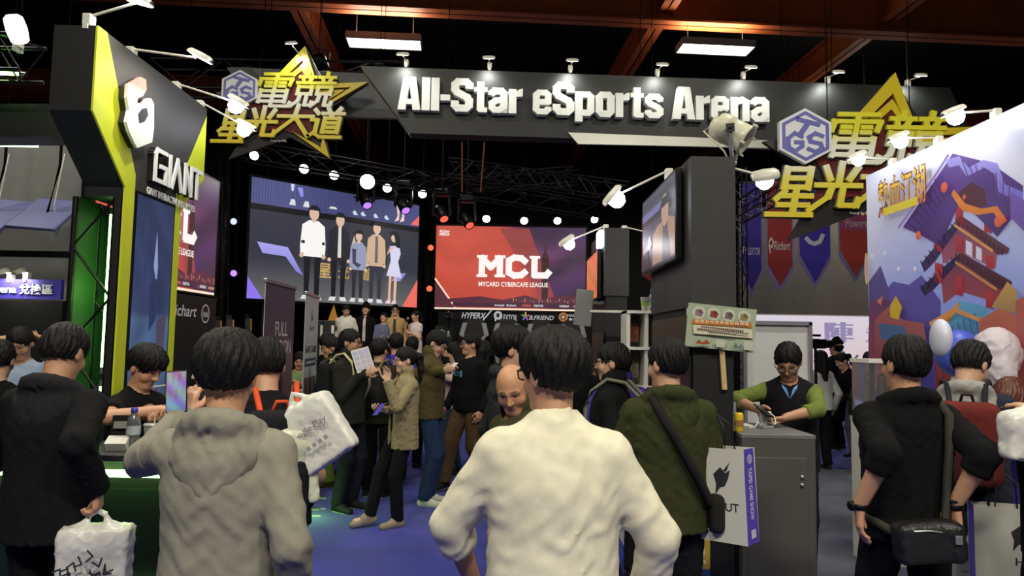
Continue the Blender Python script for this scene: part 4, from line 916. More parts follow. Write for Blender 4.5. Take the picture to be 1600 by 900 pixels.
# perforated board behind the left star
PERF = bpy.data.materials.new('perforated_grey_sheet'); PERF.use_nodes = True; nt = PERF.node_tree; b = nt.nodes['Principled BSDF']
tc = nt.nodes.new('ShaderNodeTexCoord'); mp = nt.nodes.new('ShaderNodeMapping'); mp.inputs['Scale'].default_value = (30, 30, 30); vo = nt.nodes.new('ShaderNodeTexVoronoi'); vo.inputs['Randomness'].default_value = 0; cr = nt.nodes.new('ShaderNodeValToRGB')
nt.links.new(tc.outputs['Object'], mp.inputs[0]); nt.links.new(mp.outputs[0], vo.inputs[0]); nt.links.new(vo.outputs[0], cr.inputs[0]); nt.links.new(cr.outputs[0], b.inputs['Base Color'])
cr.color_ramp.elements[0].position = .36; cr.color_ramp.elements[0].color = (*rgb(20, 20, 22), 1); cr.color_ramp.elements[1].position = .46; cr.color_ramp.elements[1].color = (*rgb(120, 120, 122), 1)
q = lambda px, py: (at(px, py, 9.3).x, at(px, py, 9.3).z)
o = MB().prism([q(392, 106), q(640, 118), q(640, 172), q(450, 166)], (0, 9.3, 0), (1, 0, 0), (0, 0, 1), (0, .05, 0)).build('perforated_panel', PERF); tag(o, 'grey perforated sheet behind the left star sign', 'panel')
o = MB().prism([q(355, 106), q(392, 106), q(450, 166), q(640, 172), q(640, 186), q(400, 178)], (0, 9.28, 0), (1, 0, 0), (0, 0, 1), (0, .09, 0)).build('sign_frame', DARK); tag(o, 'dark slanted frame around the perforated sheet', 'frame board'); o.name = 'slanted_board'
for px in (420, 600): MB().tube([at(px, 110, 9.33), V(at(px, 110, 9.33).x, 9.33, 9.497)], .005, 4).build('hanger', CABLE, o)
p = at(488, 116, 9.25); arm_lamp(p, p+V(-.12, -.55, .18), at(470, 165, 9.0), 'bright arm lamp at the tip of the left star sign', None, 16, (.95, .98, 1), big=1.0, axis_=(1, 0, 0))
TRB = mat('black_truss_tube', rgb(26, 25, 26), .4, .6)
truss('sign_truss', at(245, 122, 10.), at(640, 128, 10.), .42, TRB, 'dark truss running behind the left star sign', 'truss', n=7, r=.02, hang=True)
# ---------------------------------------------------------------- stage
STG = mat('stage_deck', rgb(34, 33, 36), .5, noise=.1)
st = empty('stage', (-2.5, 17.5, 0), 0, 'dark raised stage under the big screens', 'stage')
MB().box((0, .1, .66), (11.5, 8.2, .08)).build('deck', STG, st); MB().box((0, .15, .31), (11.3, 8.0, .62)).build('skirt', BLACK, st)
# big screens
def big_screen(a, b, z0, z1, label, draw):
    a = V(*a, 0); b_ = V(*b, 0); u = (b_-a); w = u.length; u.normalize(); n = V(u.y, -u.x, 0)
    r = empty('led_screen', (a+b_)/2+V(0, 0, z0), 0, label, 'screen'); c = (a+b_)/2
    mb = MB(); R = RZ(math.atan2(u.y, u.x)); mb.box(-n*.09+V(0, 0, (z1-z0)/2), (w+.12, .16, z1-z0+.12), R); mb.build('cabinet', BLKMET, r)
    for k in (-1, 1): MB().tube([u*(k*w*.4)-n*.2+V(0, 0, z1-z0), u*(k*w*.4)-n*.2+V(0, 0, 7.2-z0)], .012, 5).build('hanger', BLKMET, r); MB().tube([u*(k*w*.4)-n*.2+V(0, 0, 0), u*(k*w*.4)-n*.2+V(0, 0, .7-z0)], .05, 6).build('upright', BLKMET, r)
    P = Print(a+V(0, 0, z0)+n*.0, u, (0, 0, 1), w, z1-z0, .0012); draw(P); o = P.build('picture', SCREEN, r); o.location = -Vector(r.location)
    return r
def live(P):
    def bg(a, b):
        if b > .80-.14*a*.0-.02: 
            s = .5+.5*math.sin(a*420); k = .30+.35*s; v = math.sin(6*a+1)*.2+.8; return (.16*k*v, .18*k*v, .42*k*v+.03)
        g = max(0, 1-2.2*abs(a-.5)); d = max(0, .35-b)*.5; return (.035+d*.6, .036+d*.6, .055+d*.5)
    P.grid(bg, 140, 24); P.rect(0, .735, 1, .785, (.004, .004, .006))
    vi = (.23, .20, .62); P.poly([(.04, .47), (.20, .45), (.29, .22), (.25, .25), (.19, .37), (.07, .38)], vi, (.4, .38, .85)).poly([(.86, .32), (.92, .32), (.88, .24), (.82, .24)], (.3, .28, .7)).poly([(0, 0), (0, .18), (.08, 0)], (.28, .18, .85))
    rd = (.85, .16, .12); P.poly([(.90, 0), (1, .27), (1, 0)], rd).poly([(.94, .80), (1, .90), (1, .80)], rd)
    P.text('星', .405, .28, .08, .13, (.55, .36, .12), offset=.02).text('光', .52, .28, .07, .12, (.4, .26, .1), offset=.02).text('道', .655, .28, .06, .12, (.5, .33, .12), offset=.02)
    P.poly([(.555, .5), (.575, .62), (.60, .48)], (.6, .5, .35))
    sk = (.72, .48, .36); bk = (.012, .012, .016)
    def fig(x, hgt, wd, tcol, lcol, hair=bk, hat=False, split=None, foot=(.7, .7, .72), base=.02, arm=None):
        top = base+hgt; hh = hgt*.135; neck = top-hh; hip = base+hgt*.50
        for s in (-1, 1): P.poly([(x+s*wd*.08, hip+.02), (x+s*wd*.42, hip+.02), (x+s*wd*.36, base+.03), (x+s*wd*.14, base+.03)], lcol); P.poly([(x+s*wd*.10, base+.035), (x+s*wd*.42, base+.035), (x+s*wd*.52, base), (x+s*wd*.14, base)], foot)
        P.poly([(x-wd*.55, neck-.05), (x-wd*.22, neck-.005), (x+wd*.22, neck-.005), (x+wd*.55, neck-.05), (x+wd*.62, hip+.06), (x+wd*.6, hip-.01), (x+wd*.46, hip+.0), (x+wd*.45, hip-.03), (x-wd*.45, hip-.03), (x-wd*.46, hip), (x-wd*.6, hip-.01), (x-wd*.62, hip+.06)], tcol)
        if split: P.poly([(x-wd*.08, neck-.01), (x+wd*.08, neck-.01), (x+wd*.12, hip), (x-wd*.08, hip)], split)
        for s in (-1, 1): P.disc(x+s*wd*.54, hip-.025, wd*.10, sk)
        P.rect(x-wd*.1, neck-.02, x+wd*.1, neck+.03, sk); P.disc(x, neck+hh*.5, wd*.24, sk, hh*.52)
        P.poly([(x-wd*.28, neck+hh*.55), (x-wd*.30, top-.01), (x-wd*.1, top+.02), (x+wd*.15, top+.018), (x+wd*.31, top-.012), (x+wd*.27, neck+hh*.55), (x+wd*.2, neck+hh*.78), (x-wd*.2, neck+hh*.78)], hair)
        if arm: P.poly([(x-wd*.62, neck-.18), (x+wd*.62, neck-.18), (x+wd*.62, neck-.215), (x-wd*.62, neck-.215)], arm)
    fig(.335, .80, .115, (.95, .93, .90), bk, arm=None); P.rect(.268, .50, .288, .525, bk).rect(.385, .50, .40, .525, bk)
    fig(.485, .77, .105, (.022, .02, .026), bk, split=(.7, .68, .66)); fig(.60, .64, .085, (.30, .33, .48), (.03, .03, .04))
    P.poly([(.56, .50), (.585, .50), (.585, .38), (.62, .36), (.60, .33), (.565, .37)], (.05, .055, .10)); fig(.71, .74, .10, (.62, .43, .27), (.04, .04, .055), split=(.14, .13, .14))
    x = .825; P.poly([(x-.03, .56), (x+.035, .58), (x+.045, .5), (x+.03, .42), (x+.055, .27), (x-.045, .28), (x-.02, .43)], (.68, .66, .86)).poly([(x-.028, .28), (x-.012, .28), (x-.016, .06), (x-.032, .05)], sk).poly([(x+.005, .28), (x+.025, .28), (x+.02, .05), (x+.004, .05)], sk).disc(x, .64, .022, sk).poly([(x+.0, .72), (x-.02, .69), (x+.0, .66), (x+.012, .56), (x+.04, .55), (x+.035, .68)], bk).poly([(x-.03, .55), (x-.05, .47), (x+.0, .56)], sk).poly([(x-.04, .05), (x-.014, .06), (x-.016, .02), (x-.05, .02)], (.85, .6, .62)).poly([(x+.0, .05), (x+.022, .05), (x+.02, .02), (x-.012, .02)], (.85, .6, .62))
    for xx in (.20, .275): P.poly([(xx, .86), (xx+.02, .86), (xx+.025, .81), (xx-.01, .81)], (.7, .72, .8))
    P.poly([(.195, .99), (.215, .99), (.21, .93), (.2, .93)], (.6, .65, .9)).poly([(.23, .97), (.26, .97), (.265, .90), (.25, .89)], (.3, .28, .8)); P.poly([(.42, .85), (.45, .85), (.46, .83), (.41, .83)], (.7, .7, .75)).poly([(.83, .98), (.855, .98), (.85, .82), (.82, .80), (.84, .86)], (.85, .62, .6)).poly([(.865, .98), (.885, .98), (.885, .82), (.855, .80), (.87, .86)], (.85, .62, .6))
    for xx in (.55, .60, .68, .75): P.poly([(xx, .83), (xx+.015, .85), (xx+.035, .81), (xx+.01, .805)], (.6, .65, .8))
a1, b1 = at(388, 400, 16.0), at(653, 400, 19.2)
big_screen((a1.x, 16.0), (b1.x, 19.2), 2.52, 5.33, 'left large screen showing five people standing on stage', live)
a2 = at(681, 400, 21.0); big_screen((a2.x, 21.0), (a2.x+4.5, 21.0), 2.57, 5.08, 'right large screen with the red league picture', lambda P: league(P))
# sponsor fascia below the right screen
sf = empty('sponsor_fascia', (0, 20.6, .7), 0, 'dark sponsor strip with a row of white logos below the right screen', 'sponsor strip'); x0 = at(700, 505, 20.6).x; MB().box((x0+2.3, .05, .9), (5.2, .08, 1.75)).build('board', mat('blue_black_board', rgb(22, 23, 34), .5), sf)
pr = Print((x0, 20.6, .7), (1, 0, 0), (0, 0, 1), 4.5, 1.72); wh = (.75, .75, .76)
def lx(px): return (at(px, 500, 20.6).x-x0)/4.5
def lz(py): return (at(800, py, 20.6).z-.7)/1.72
yy = lz(494)
pr.text('HYPERX', lx(740), yy, .16, .10, wh, offset=.02, shear=.3).line([(lx(755), yy-.07), (lx(762), yy+.02), (lx(768), yy+.10)], .04, wh)
pr.disc(lx(778), yy+.01, .028, wh).disc(lx(778), yy+.01, .014, (.02, .02, .03)).rect(lx(773), yy-.09, lx(775.5), yy+.02, wh).text('PLEXTOR', lx(794), yy-.03, .115, .11, wh, offset=.015)
for k, c in enumerate(((.8, .2, .1), (.9, .7, .1), (.2, .6, .2), (.2, .3, .8), (.5, .2, .6))):
    t = 2*PI*k/5+.3; pr.line([(lx(821), yy), (lx(821)+.024*math.cos(t), yy+.065*math.sin(t))], .045, c)
pr.text('B.FRIEND', lx(846), yy-.02, .16, .075, wh, offset=.015, shear=.25)
pr.disc(lx(880), yy, .030, (.7, .25, .08)).disc(lx(880), yy, .018, (.02, .02, .03)).disc(lx(880), yy, .012, (.8, .5, .3)).text('HUALIEN', lx(897), yy+.03, .085, .045, wh, offset=.015).rect(lx(889), yy-.055, lx(894), yy-.02, wh).rect(lx(896), yy-.055, lx(901), yy-.02, wh).rect(lx(902.5), yy-.055, lx(905), yy-.02, wh)
o = pr.build('logo_print', attr_mat('softly_lit_print', .55), sf); o.location = -Vector(sf.location)
# black drape behind, with small wash lamps
for x_, y_, w_, l_ in ((-6.9, 15.4, 1.2, 'black stage drape left of the large screens'), (-2.45, 21.3, 1.6, 'black stage drape between the two large screens')):
    m = MB(); n = 24; vs = []; fs = []
    for k in range(n+1):
        xx = x_-w_/2+w_*k/n; yy_ = y_+.03*math.sin(k*1.9); vs += [(xx, yy_, .7), (xx, yy_, 6.2)]
    for k in range(n): fs.append((2*k, 2*k+2, 2*k+3, 2*k+1))
    o = m.add(vs, fs, True).build('stage_drape', BLACK); s_ = o.modifiers.new('thickness', 'SOLIDIFY'); s_.thickness = .01; tag(o, l_, 'curtain')
# rig: trusses and lamps
for i, (pa, pb, dd, lb) in enumerate((((380, 236), (930, 330), (12.5, 15.5), 'dark rig truss sloping over the left big screen'), ((700, 262), (980, 300), (13.5, 13.5), 'dark rig truss above the red screen'), ((560, 300), (900, 275), (16.5, 14.), 'dark rig truss crossing behind the moving lamps'))):
    truss('rig_truss', at(*pa, dd[0]), at(*pb, dd[1]), .32, TRB, lb, 'truss', 'rig trusses over the stage', n=14, r=.018, hang=True)
for px, lb in ((722, 'left thin red hanging pole under the hall sign'), (757, 'right thin red hanging pole under the hall sign')):
    o = MB().tube([at(px, 222, 13.), at(px-6 if px > 730 else px, 300, 13.)], .014, 6).build('hanging_pole', mat('rust_pole', rgb(110, 60, 44), .5)); tag(o, lb, 'pole')
def can(p, d, label, group, r=.085, col=(1, .95, .85), st=14., yoke=True, nm='par_lamp', w=0.):
    p = Vector(p); o = empty(nm, p, 0, label, 'stage lamp', group); d = Vector(d).normalized()
    cn = MB().lathe([(0, -.20), (r*.6, -.19), (r*.8, -.15), (r, 0), (r*.93, .005), (r*.93, -.01)], (0, 0, 0), d, 14).build('can', BLKMET, o)
    MB().lathe([(0, .004), (r*.6, .002), (r*.94, -.006)], (0, 0, 0), d, 14).build('lens', mat('lamp_lens_%d_%d' % (int(col[0]*99+col[2]*977+col[1]*31), int(st*10)), col, .3, emit=st, ecol=col), cn)
    x, y, z = frame_of(d)
    if yoke: MB().tube([x*r*1.1-z*.08, x*r*1.15-z*.08+V(0, 0, .14), V(0, 0, .2)-z*.08, -x*r*1.15-z*.08+V(0, 0, .14), -x*r*1.1-z*.08], .009, 5).tube([V(0, 0, .2)-z*.08, V((-z*.08).x, (-z*.08).y, 9.497-p.z)], .006, 5).build('yoke', BLKMET, o)
    return o
PL = [(397, 243, 12.), (475, 264, 13.), (522, 274, 13.4), (605, 294, 14.), (660, 303, 14.5), (760, 342, 16.), (819, 345, 16.2), (871, 345, 16.4), (929, 343, 16.6)]
wordn = ['first', 'second', 'third', 'fourth', 'fifth', 'sixth', 'seventh', 'eighth', 'ninth']
for i, (px, py, d) in enumerate(PL): can(at(px, py, d), (.05, -.9, -.45), 'round white rig lamp, %s of the row from the left star sign' % wordn[i], 'white rig lamps over the stage', .095 if i else .085, st=10.)
can(at(574, 284, 13.2), (.05, -1, -.25), 'brightest white rig lamp beside the purple moving head', None, .15, (1, .95, .9), 30.)
for i, (px, py, col, lb) in enumerate(((571, 312, (.35, .15, .9), 'purple moving head lamp under the brightest rig lamp'), (630, 320, (.35, .15, .9), 'purple moving head lamp at the top right of the live screen'), (690, 333, (.8, .08, .05), 'red moving head lamp above the left edge of the red screen'), (729, 343, (.8, .08, .05), 'red moving head lamp above the league lettering'))):
    c = at(px, py, 14.); r = empty('moving_head', c, 0, lb, 'stage lamp', 'moving head lamps'); d = V(.35 if i % 2 == 0 else .4, -.6, -.75).normalized()
    MB().lathe([(0, -.2), (.09, -.18), (.12, -.05), (.12, .1), (.1, .2), (.085, .2)], (0, 0, 0), d, 14).build('head', BLKMET, r); MB().lathe([(0, .195), (.06, .193), (.088, .186)], (0, 0, 0), d, 14).build('lens', mat('purple_lens' if col[2] > .5 else 'red_lens', col, .3, emit=1.8, ecol=col), r)
    MB().box((0, .02, .42), (.3, .26, .14), bev=.03).build('base', BLKMET, r); MB().box((-.16, 0, .18), (.05, .12, .46), bev=.02).box((.16, 0, .18), (.05, .12, .46), bev=.02).build('yoke', BLKMET, r); MB().tube([(0, 0, .48), (0, 0, 9.497-c.z)], .012, 6).build('clamp', BLKMET, r)
for px, py, d, col, lb in ((365, 346, 15., (.45, .5, 1.), 'small pale blue lamp left of the live screen'), (365, 427, 15., (.4, .2, 1.), 'small violet lamp left of the live screen'), (673, 387, 20., (.9, .12, .06), 'upper small red lamp between the large screens'), (671, 451, 20., (.9, .12, .06), 'lower small red lamp between the large screens')):
    can(at(px, py, d), (.1, -1, -.1), lb, 'small coloured lamps beside the large screens', .075 if d < 16 else .09, col, 1.6)
truss('lamp_tower', at(340, 520, 15.)+V(0, 0, -1.0), at(340, 285, 15.), .35, TRB, 'dark lamp tower left of the live screen', 'truss', n=10, r=.02)
# gaming desks: computers and chairs on stage
GCH = mat('black_vinyl', rgb(24, 24, 26), .4); YEL = mat('amber_piping', rgb(226, 160, 40), .5)
def gaming_chair(p, rz, label, acc, group, z=0.):
    r = empty('gaming_chair', p, rz, label, 'chair', group)
    o_ = [(-.24, .45), (-.26, .75), (-.22, 1.0), (-.30, 1.06), (-.24, 1.3), (-.12, 1.38), (.12, 1.38), (.24, 1.3), (.30, 1.06), (.22, 1.0), (.26, .75), (.24, .45)]
    MB().prism(o_, (0, .06, 0), (1, 0, 0), (0, 0, 1), (0, .09, 0)).build('backrest', GCH, r)
    for s in (-1, 1): MB().prism([(s*.20, .5), (s*.25, .76), (s*.21, 1.0), (s*.29, 1.06), (s*.23, 1.29), (s*.14, 1.30), (s*.2, 1.06), (s*.13, .98), (s*.17, .75), (s*.14, .5)], (0, .05, 0), (1, 0, 0), (0, 0, 1), (0, -.02, 0)).build('side_stripe', acc, r); MB().box((s*.31, -.15, .68), (.07, .28, .03), bev=.01).build('armrest', GCH, r)
    MB().box((0, -.16, .47), (.5, .5, .1), bev=.03).build('seat', GCH, r); MB().tube([(0, -.12, .1), (0, -.12, .43)], .03, 8).build('gas_post', BLKMET, r)
    m = MB()
    for k in range(5): t = 2*PI*k/5; m.tube([(0, -.12, .12), (.3*math.cos(t), -.12+.3*math.sin(t), .06)], .02, 6).tube([(.3*math.cos(t), -.12+.3*math.sin(t), .06), (.3*math.cos(t), -.12+.3*math.sin(t), 0)], .018, 6)
    m.build('star_base', BLKMET, r)
    return r
for i, (px, d) in enumerate(((291, 10.0), (327, 10.9), (345, 12.5), (364, 11.7), (391, 13.9))):
    p = at(px, 540, d); gaming_chair((p.x, d, .62 if d < 13 else .7), PI/2+.5, 'black gaming chair with amber stripes, %s from the lime tower' % ['nearest', 'second', 'third', 'fourth', 'fifth'][i], YEL, 'gaming chairs on the side platform')
o = MB().box((-4.85, 11.35, .31), (1.3, 3.6, .62)).build('side_platform', STG); tag(o, 'dark low platform carrying the amber gaming chairs', 'platform')
dk = empty('gaming_desk', (.2, 14.6, .7), 0, 'long dark gaming desk on the stage below the red screen', 'desk'); MB().box((.2, 0, .74), (4.4, .7, .05)).build('desktop', BLACK, dk); MB().box((.2, .2, .36), (4.3, .05, .72)).build('modesty_panel', BLACK, dk)
for k in (-1.95, .2, 2.35): MB().box((k, 0, .36), (.05, .6, .72)).build('leg', BLACK, dk)
for i, px in enumerate((697, 755, 812, 862)):
    p = at(px, 530, 14.5); r = empty('desktop_computer', (p.x, 14.55, 1.465), 0, 'black computer case with a glass side, %s on the stage desk' % ['leftmost', 'second', 'third', 'rightmost'][i], 'computer', 'computers on the stage desk')
    MB().box((0, 0, .24), (.46, .22, .48), bev=.012).build('case', BLKMET, r); MB().box((0, -.115, .24), (.40, .01, .42)).build('glass_panel', mat('smoked_glass', rgb(40, 42, 46), .1), r)
    MB().lathe([(.05, 0), (.065, .004), (.065, .012), (.05, .012)], (-.08, -.12, .33), (0, -1, 0), 14).build('fan_ring', mat('silver_ring', rgb(170, 172, 176), .3, .6), r)
for i, px in enumerate((740, 792, 844, 894)):
    p = at(px, 540, 13.8); gaming_chair((p.x, 13.85, .7), 0, 'gaming chair with pale stripes at the stage desk, %s' % ['leftmost', 'second', 'third', 'rightmost'][i], mat('pale_vinyl', rgb(190, 190, 188), .4), 'gaming chairs at the stage desk')
# camera tripod by the desk
p = at(713, 540, 13.9); r = empty('camera_tripod', (p.x-.15, 13.75, .7), 0, 'video camera on a tall tripod in front of the red screen', 'tripod')
for k in range(3): t = 2*PI*k/3+.5; MB().tube([(0, 0, 1.15), (.34*math.cos(t), .34*math.sin(t)*.6, 0)], .016, 6).build('leg', ALU, r)
MB().tube([(0, 0, .9), (0, 0, 1.35)], .02, 6).build('column', BLKMET, r); MB().box((0, 0, 1.42), (.12, .3, .13), bev=.015).build('camera_body', BLKMET, r); MB().lathe([(.05, 0), (.055, .02), (.055, .12), (.045, .12), (0, .1)], (0, -.15, 1.42), (0, -1, 0), 12).build('lens', BLKMET, r); MB().box((0, .0, 1.5), (.03, .18, .03)).build('top_handle', mat('red_handle', rgb(190, 60, 40), .5), r)
# trophy star and white-black boxes left on stage
tp_ = at(519, 500, 15.6); r = empty('star_prop', (tp_.x, 15.7, .7), .2, 'yellow triangular star prop standing on stage beside the white hoodie', 'stage prop')
MB().prism([(-.55, 0), (0, 1.7), (.5, 0), (.36, 0), (.0, 1.25), (-.40, 0)], (0, 0, 0), (1, 0, 0), (0, 0, 1), (0, .08, 0)).build('outline', YEL, r); MB().prism([(-.3, 0), (0, 1.0), (.28, 0)], (0, .02, 0), (1, 0, 0), (0, 0, 1), (0, .05, 0)).build('filling', mat('pale_violet_fill', rgb(190, 170, 190), .5), r)
for i, px in enumerate((497, 514)):
    p = at(px, 520, 14.2); r = empty('loudspeaker', (p.x, 14.2, .7), .15, 'black loudspeaker with a white edge on the stage front, %s' % ['left', 'right'][i], 'loudspeaker'); MB().box((0, 0, .65), (.22, .3, 1.3), bev=.015).build('cabinet', BLACK, r); MB().box((.085, -.155, .7), (.05, .012, 1.0)).build('white_edge', WHITEP, r); MB().lathe([(0, -.01), (.03, .0), (.075, .012), (.08, .014)], (-.02, -.15, .9), (0, -1, 0), 14).build('cone', BLKMET, r)
l = bpy.data.lights.new('added_stage_light', 'SPOT'); l.energy = 700; l.color = (1, .9, .75); l.spot_size = .5; l.spot_blend = .6; l.shadow_soft_size = .15  # added spot that brightens the people on stage; its can is unseen
lo = bpy.data.objects.new('added_stage_light', l); C.objects.link(lo); lo.location = at(574, 284, 13.2)+V(-.1, -.3, .1); lo.location.y = 10.2; lo.location.z = 5.6; can(lo.location+V(0, -.05, .05), Vector((-2.9, 15., 1.9))-lo.location, 'black stage lamp hidden behind the left star sign', None, .12, (1, .92, .8), 6.); lo.rotation_euler = (Vector((-2.9, 15., 1.9))-lo.location).to_track_quat('-Z', 'Y').to_euler()
# ---------------------------------------------------------------- screen pillars
def tv(root_loc, y0, y1, z0, z1, x, label, draw):
    """flat television on a pillar face looking towards -x"""
    r = empty('television', root_loc, 0, label, 'television'); rel = lambda p: Vector(p)-Vector(root_loc)
    MB().box(rel((x+.025, (y0+y1)/2, (z0+z1)/2)), (.04, y1-y0, z1-z0), bev=.008).build('bezel', BLKMET, r)
    MB().box(rel((x+.065, (y0+y1)/2, (z0+z1)/2-.05)), (.05, .5, .3)).build('wall_bracket', BLKMET, r)
    P = Print((x+.004, y1-.02, z0+.025), (0, -1, 0), (0, 0, 1), y1-y0-.04, z1-z0-.045); draw(P); o = P.build('picture', attr_mat('television_picture', .9), r); o.location = -Vector(root_loc)
    return r
def tvlive(P):
    P.grid(lambda a, b: (.045+.03*b, .05+.03*b, .075+.05*b), 6, 6); P.rect(0, .62, 1, .70, (.02, .02, .03)).rect(0, .70, .8, .80, (.16, .16, .34)).rect(.0, .86, 1, .93, (.05, .05, .07))
    tan = (.36, .23, .15); P.poly([(.36, .02), (.38, .42), (.50, .50), (.62, .52), (.86, .52), (1, .46), (1, .02)], tan).poly([(.66, .02), (.68, .5), (.80, .5), (.9, .02)], (.07, .065, .07)).poly([(.66, .50), (.66, .62), (.82, .64), (.84, .50)], (.42, .26, .18)).disc(.74, .64, .10, (.46, .29, .2)).poly([(.60, .70), (.66, .80), (.84, .82), (.92, .70), (.86, .62), (.84, .70), (.68, .69)], (.012, .012, .014))
    P.poly([(.42, .40), (.52, .47), (.58, .52), (.56, .44)], (.5, .34, .23)).poly([(.02, .3), (.36, .36), (.36, .30), (.05, .22)], (.3, .2, .16)).disc(.27, .35, .05, (.6, .45, .5)).poly([(0, 0), (0, .2), (.2, .26), (.3, 0)], (.02, .02, .03))
def pillar(x0, x1, y0, y1, zt, zm, label):
    r = empty('screen_pillar', ((x0+x1)/2, (y0+y1)/2, 0), 0, label, 'pillar', 'screen pillars'); dx, dy = x1-x0, y1-y0
    MB().box((0, 0, zm/2), (dx-.03, dy-.03, zm)).build('lower_body', BLACK, r); MB().box((0, 0, (zt+zm)/2), (dx, dy, zt-zm)).build('upper_body', DKGREY, r)
    return r
PX0, PX1 = 1.06, 1.325
p1 = pillar(PX0, PX1, 4.15, 5.35, 2.775, 1.87, 'nearer dark pillar with a television, beside the grey counter')
tv((1.06, 4.86, 2.4), 4.30, 5.42, 2.17, 2.745, 1.0, 'nearer television on the pillar showing a man in a tan jacket', tvlive)
# dark poster with pale strokes on the pillar's aisle side
def darkposter(P):
    P.grid(lambda a, b: (.035+.03*math.sin(7*a+3*b)**2, .02+.012*math.sin(5*b)**2, .017), 10, 16)
    for (x_, y_, a_, L_) in ((.55, .55, 2.0, .5), (.6, .5, 1.75, .45), (.5, .6, 2.3, .5), (.65, .62, 1.5, .34), (.45, .45, 2.6, .4), (.7, .4, 1.2, .3)):
        q_ = [(x_+L_*t*math.cos(a_+.6*t)*.8, y_+L_*t*math.sin(a_+.6*t)*.55) for t in [k/6 for k in range(7)]]; P.line(q_, .018, (.42, .28, .15))
    P.disc(.35, .30, .16, (.35, .17, .09), .16).disc(.30, .33, .08, (.5, .3, .18), .07).poly([(.3, .2), (.55, .24), (.45, .1), (.2, .12)], (.28, .1, .05))
pt = empty('pillar_poster', (PX0, 4.6, 1.2), 0, 'dark brown poster with pale strokes on the nearer pillar', 'poster'); MB().box((.004, .14, .02), (.008, 1.1, 1.2)).build('sheet', BLACK, pt); P = Print((PX0-.002, 5.29, .62), (0, -1, 0), (0, 0, 1), 1.1, 1.2); darkposter(P); o = P.build('poster_print', PRINT, pt); o.location = -Vector(pt.location)
o = MB().box((PX0+.006, 4.22, 1.83), (.006, .11, .16)).build('notice_sheet', PAPER); tag(o, 'small white notice sheet stuck on the nearer pillar', 'notice')
p2 = pillar(at(945, 400, 6.5).x, at(983, 400, 6.5).x, 6.5, 7.6, at(960, 356, 6.5).z, at(960, 462, 6.5).z, 'farther dark pillar with a red television')
def tvred(P): P.grid(lambda a, b: (.62+.1*math.sin(6*b+3*a), .10+.09*math.sin(5*a+7*b)**2, .03), 10, 12)
x2 = at(945, 400, 6.5).x-.06; tv((x2+.06, 7.0, 2.3), 6.60, 7.55, at(937, 468, 6.6).z, at(937, 388, 6.6).z, x2, 'farther television on the pillar glowing plain red', tvred)
q_ = empty('pillar_poster', (x2+.06, 6.9, 1.2), 0, 'dark brown poster on the farther pillar', 'poster'); MB().box((.004, .1, -.1), (.008, .9, 1.3)).build('sheet', BLACK, q_); P = Print((x2+.058, 7.45, .45), (0, -1, 0), (0, 0, 1), .9, 1.3); darkposter(P); o = P.build('poster_print', PRINT, q_); o.location = -Vector(q_.location)
o = MB().box((x2-.12, 6.62, at(905, 480, 6.56).z), (.16, .03, .34), RY(.08)).box((x2+.0, 6.66, at(905, 480, 6.56).z+.05), (.16, .03, .03)).build('info_board', mat('grey_board', rgb(120, 122, 118), .6)); tag(o, 'small grey board under the farther red television', 'board')
# lamps of the pillars
b_ = V(PX0-.0, 4.75, 2.775); arm_lamp(b_, at(958, 307, 4.75), V(PX0, 4.8, 2.35), 'bright cool arm lamp left of the nearer television', 'cool arm lamps on the pillars', 11, (.85, .88, 1), True, 1.15)
b_ = V(PX1+.02, 4.4, 2.72); arm_lamp(b_, at(1195, 275, 4.4), V(PX1+.5, 5.2, 1.9), 'bright cool arm lamp right of the nearer pillar', 'cool arm lamps on the pillars', 11, (.85, .88, 1), True, 1.15)
b_ = V(x2+.1, 6.75, at(960, 356, 6.5).z); arm_lamp(b_, at(886, 377, 6.75), V(x2+.06, 6.9, 2.2), 'bright cool arm lamp left of the farther red television', 'cool arm lamps on the pillars', 11, (.85, .88, 1), True, 1.15)
b_ = V(at(983, 400, 6.5).x+.0, 6.8, at(960, 356, 6.5).z); arm_lamp(b_, at(1018, 364, 6.8), V(1.9, 7.4, 1.5), 'arm lamp of the farther pillar, half behind the nearer television', 'cool arm lamps on the pillars', 10, (.85, .88, 1), True, 1.)
o = MB().box((x2+.03, 6.62, at(945, 374, 6.6).z), (.05, .2, .16), bev=.01).build('white_box_lamp', mat('lit_white_box', (.9, .92, 1), .4, emit=3, ecol=(.85, .9, 1))); tag(o, 'small glowing white box lamp on top of the red television', 'lamp')
# white stage spotlight on the nearer pillar
c = V(at(1150, 215, 4.25).x, 4.3, 0); c.z = at(1150, 208, 4.3).z; sp_ = empty('spotlight', c, 0, 'large white metal spotlight standing on the nearer pillar', 'spotlight'); d = V(.72, -.35, -.52).normalized()
CRM = mat('cream_enamel', rgb(206, 204, 180), .38)
MB().lathe([(0, -.15), (.045, -.148), (.075, -.13), (.09, -.09), (.092, -.03), (.088, -.028), (.088, .08), (.095, .085), (.095, .10), (.083, .10), (.08, .03)], (0, 0, 0), d, 20).build('barrel', CRM, sp_)
x, y, z = frame_of(d)
for k in range(6): MB().box(z*(-.118)+(x*math.cos(k*.42+.4)+y*math.sin(k*.42+.4))*.083, (.006, .03, .008), Matrix((x, y, z)).transposed()).build('vent_slot', BLACK, sp_)
MB().lathe([(0, .02), (.04, .022), (.08, .028)], (0, 0, 0), d, 18).build('lens', mat('spot_lens', rgb(220, 220, 200), .1), sp_)
for k in range(4): t = k*PI/2+.4; MB().box(z*.105+(x*math.cos(t)+y*math.sin(t))*.098, (.03, .012, .03), Matrix((x, y, z)).transposed()).build('lens_clip', CRM, sp_)
zb_ = 2.775-c.z; sd = V(d.y, -d.x, 0).normalized()
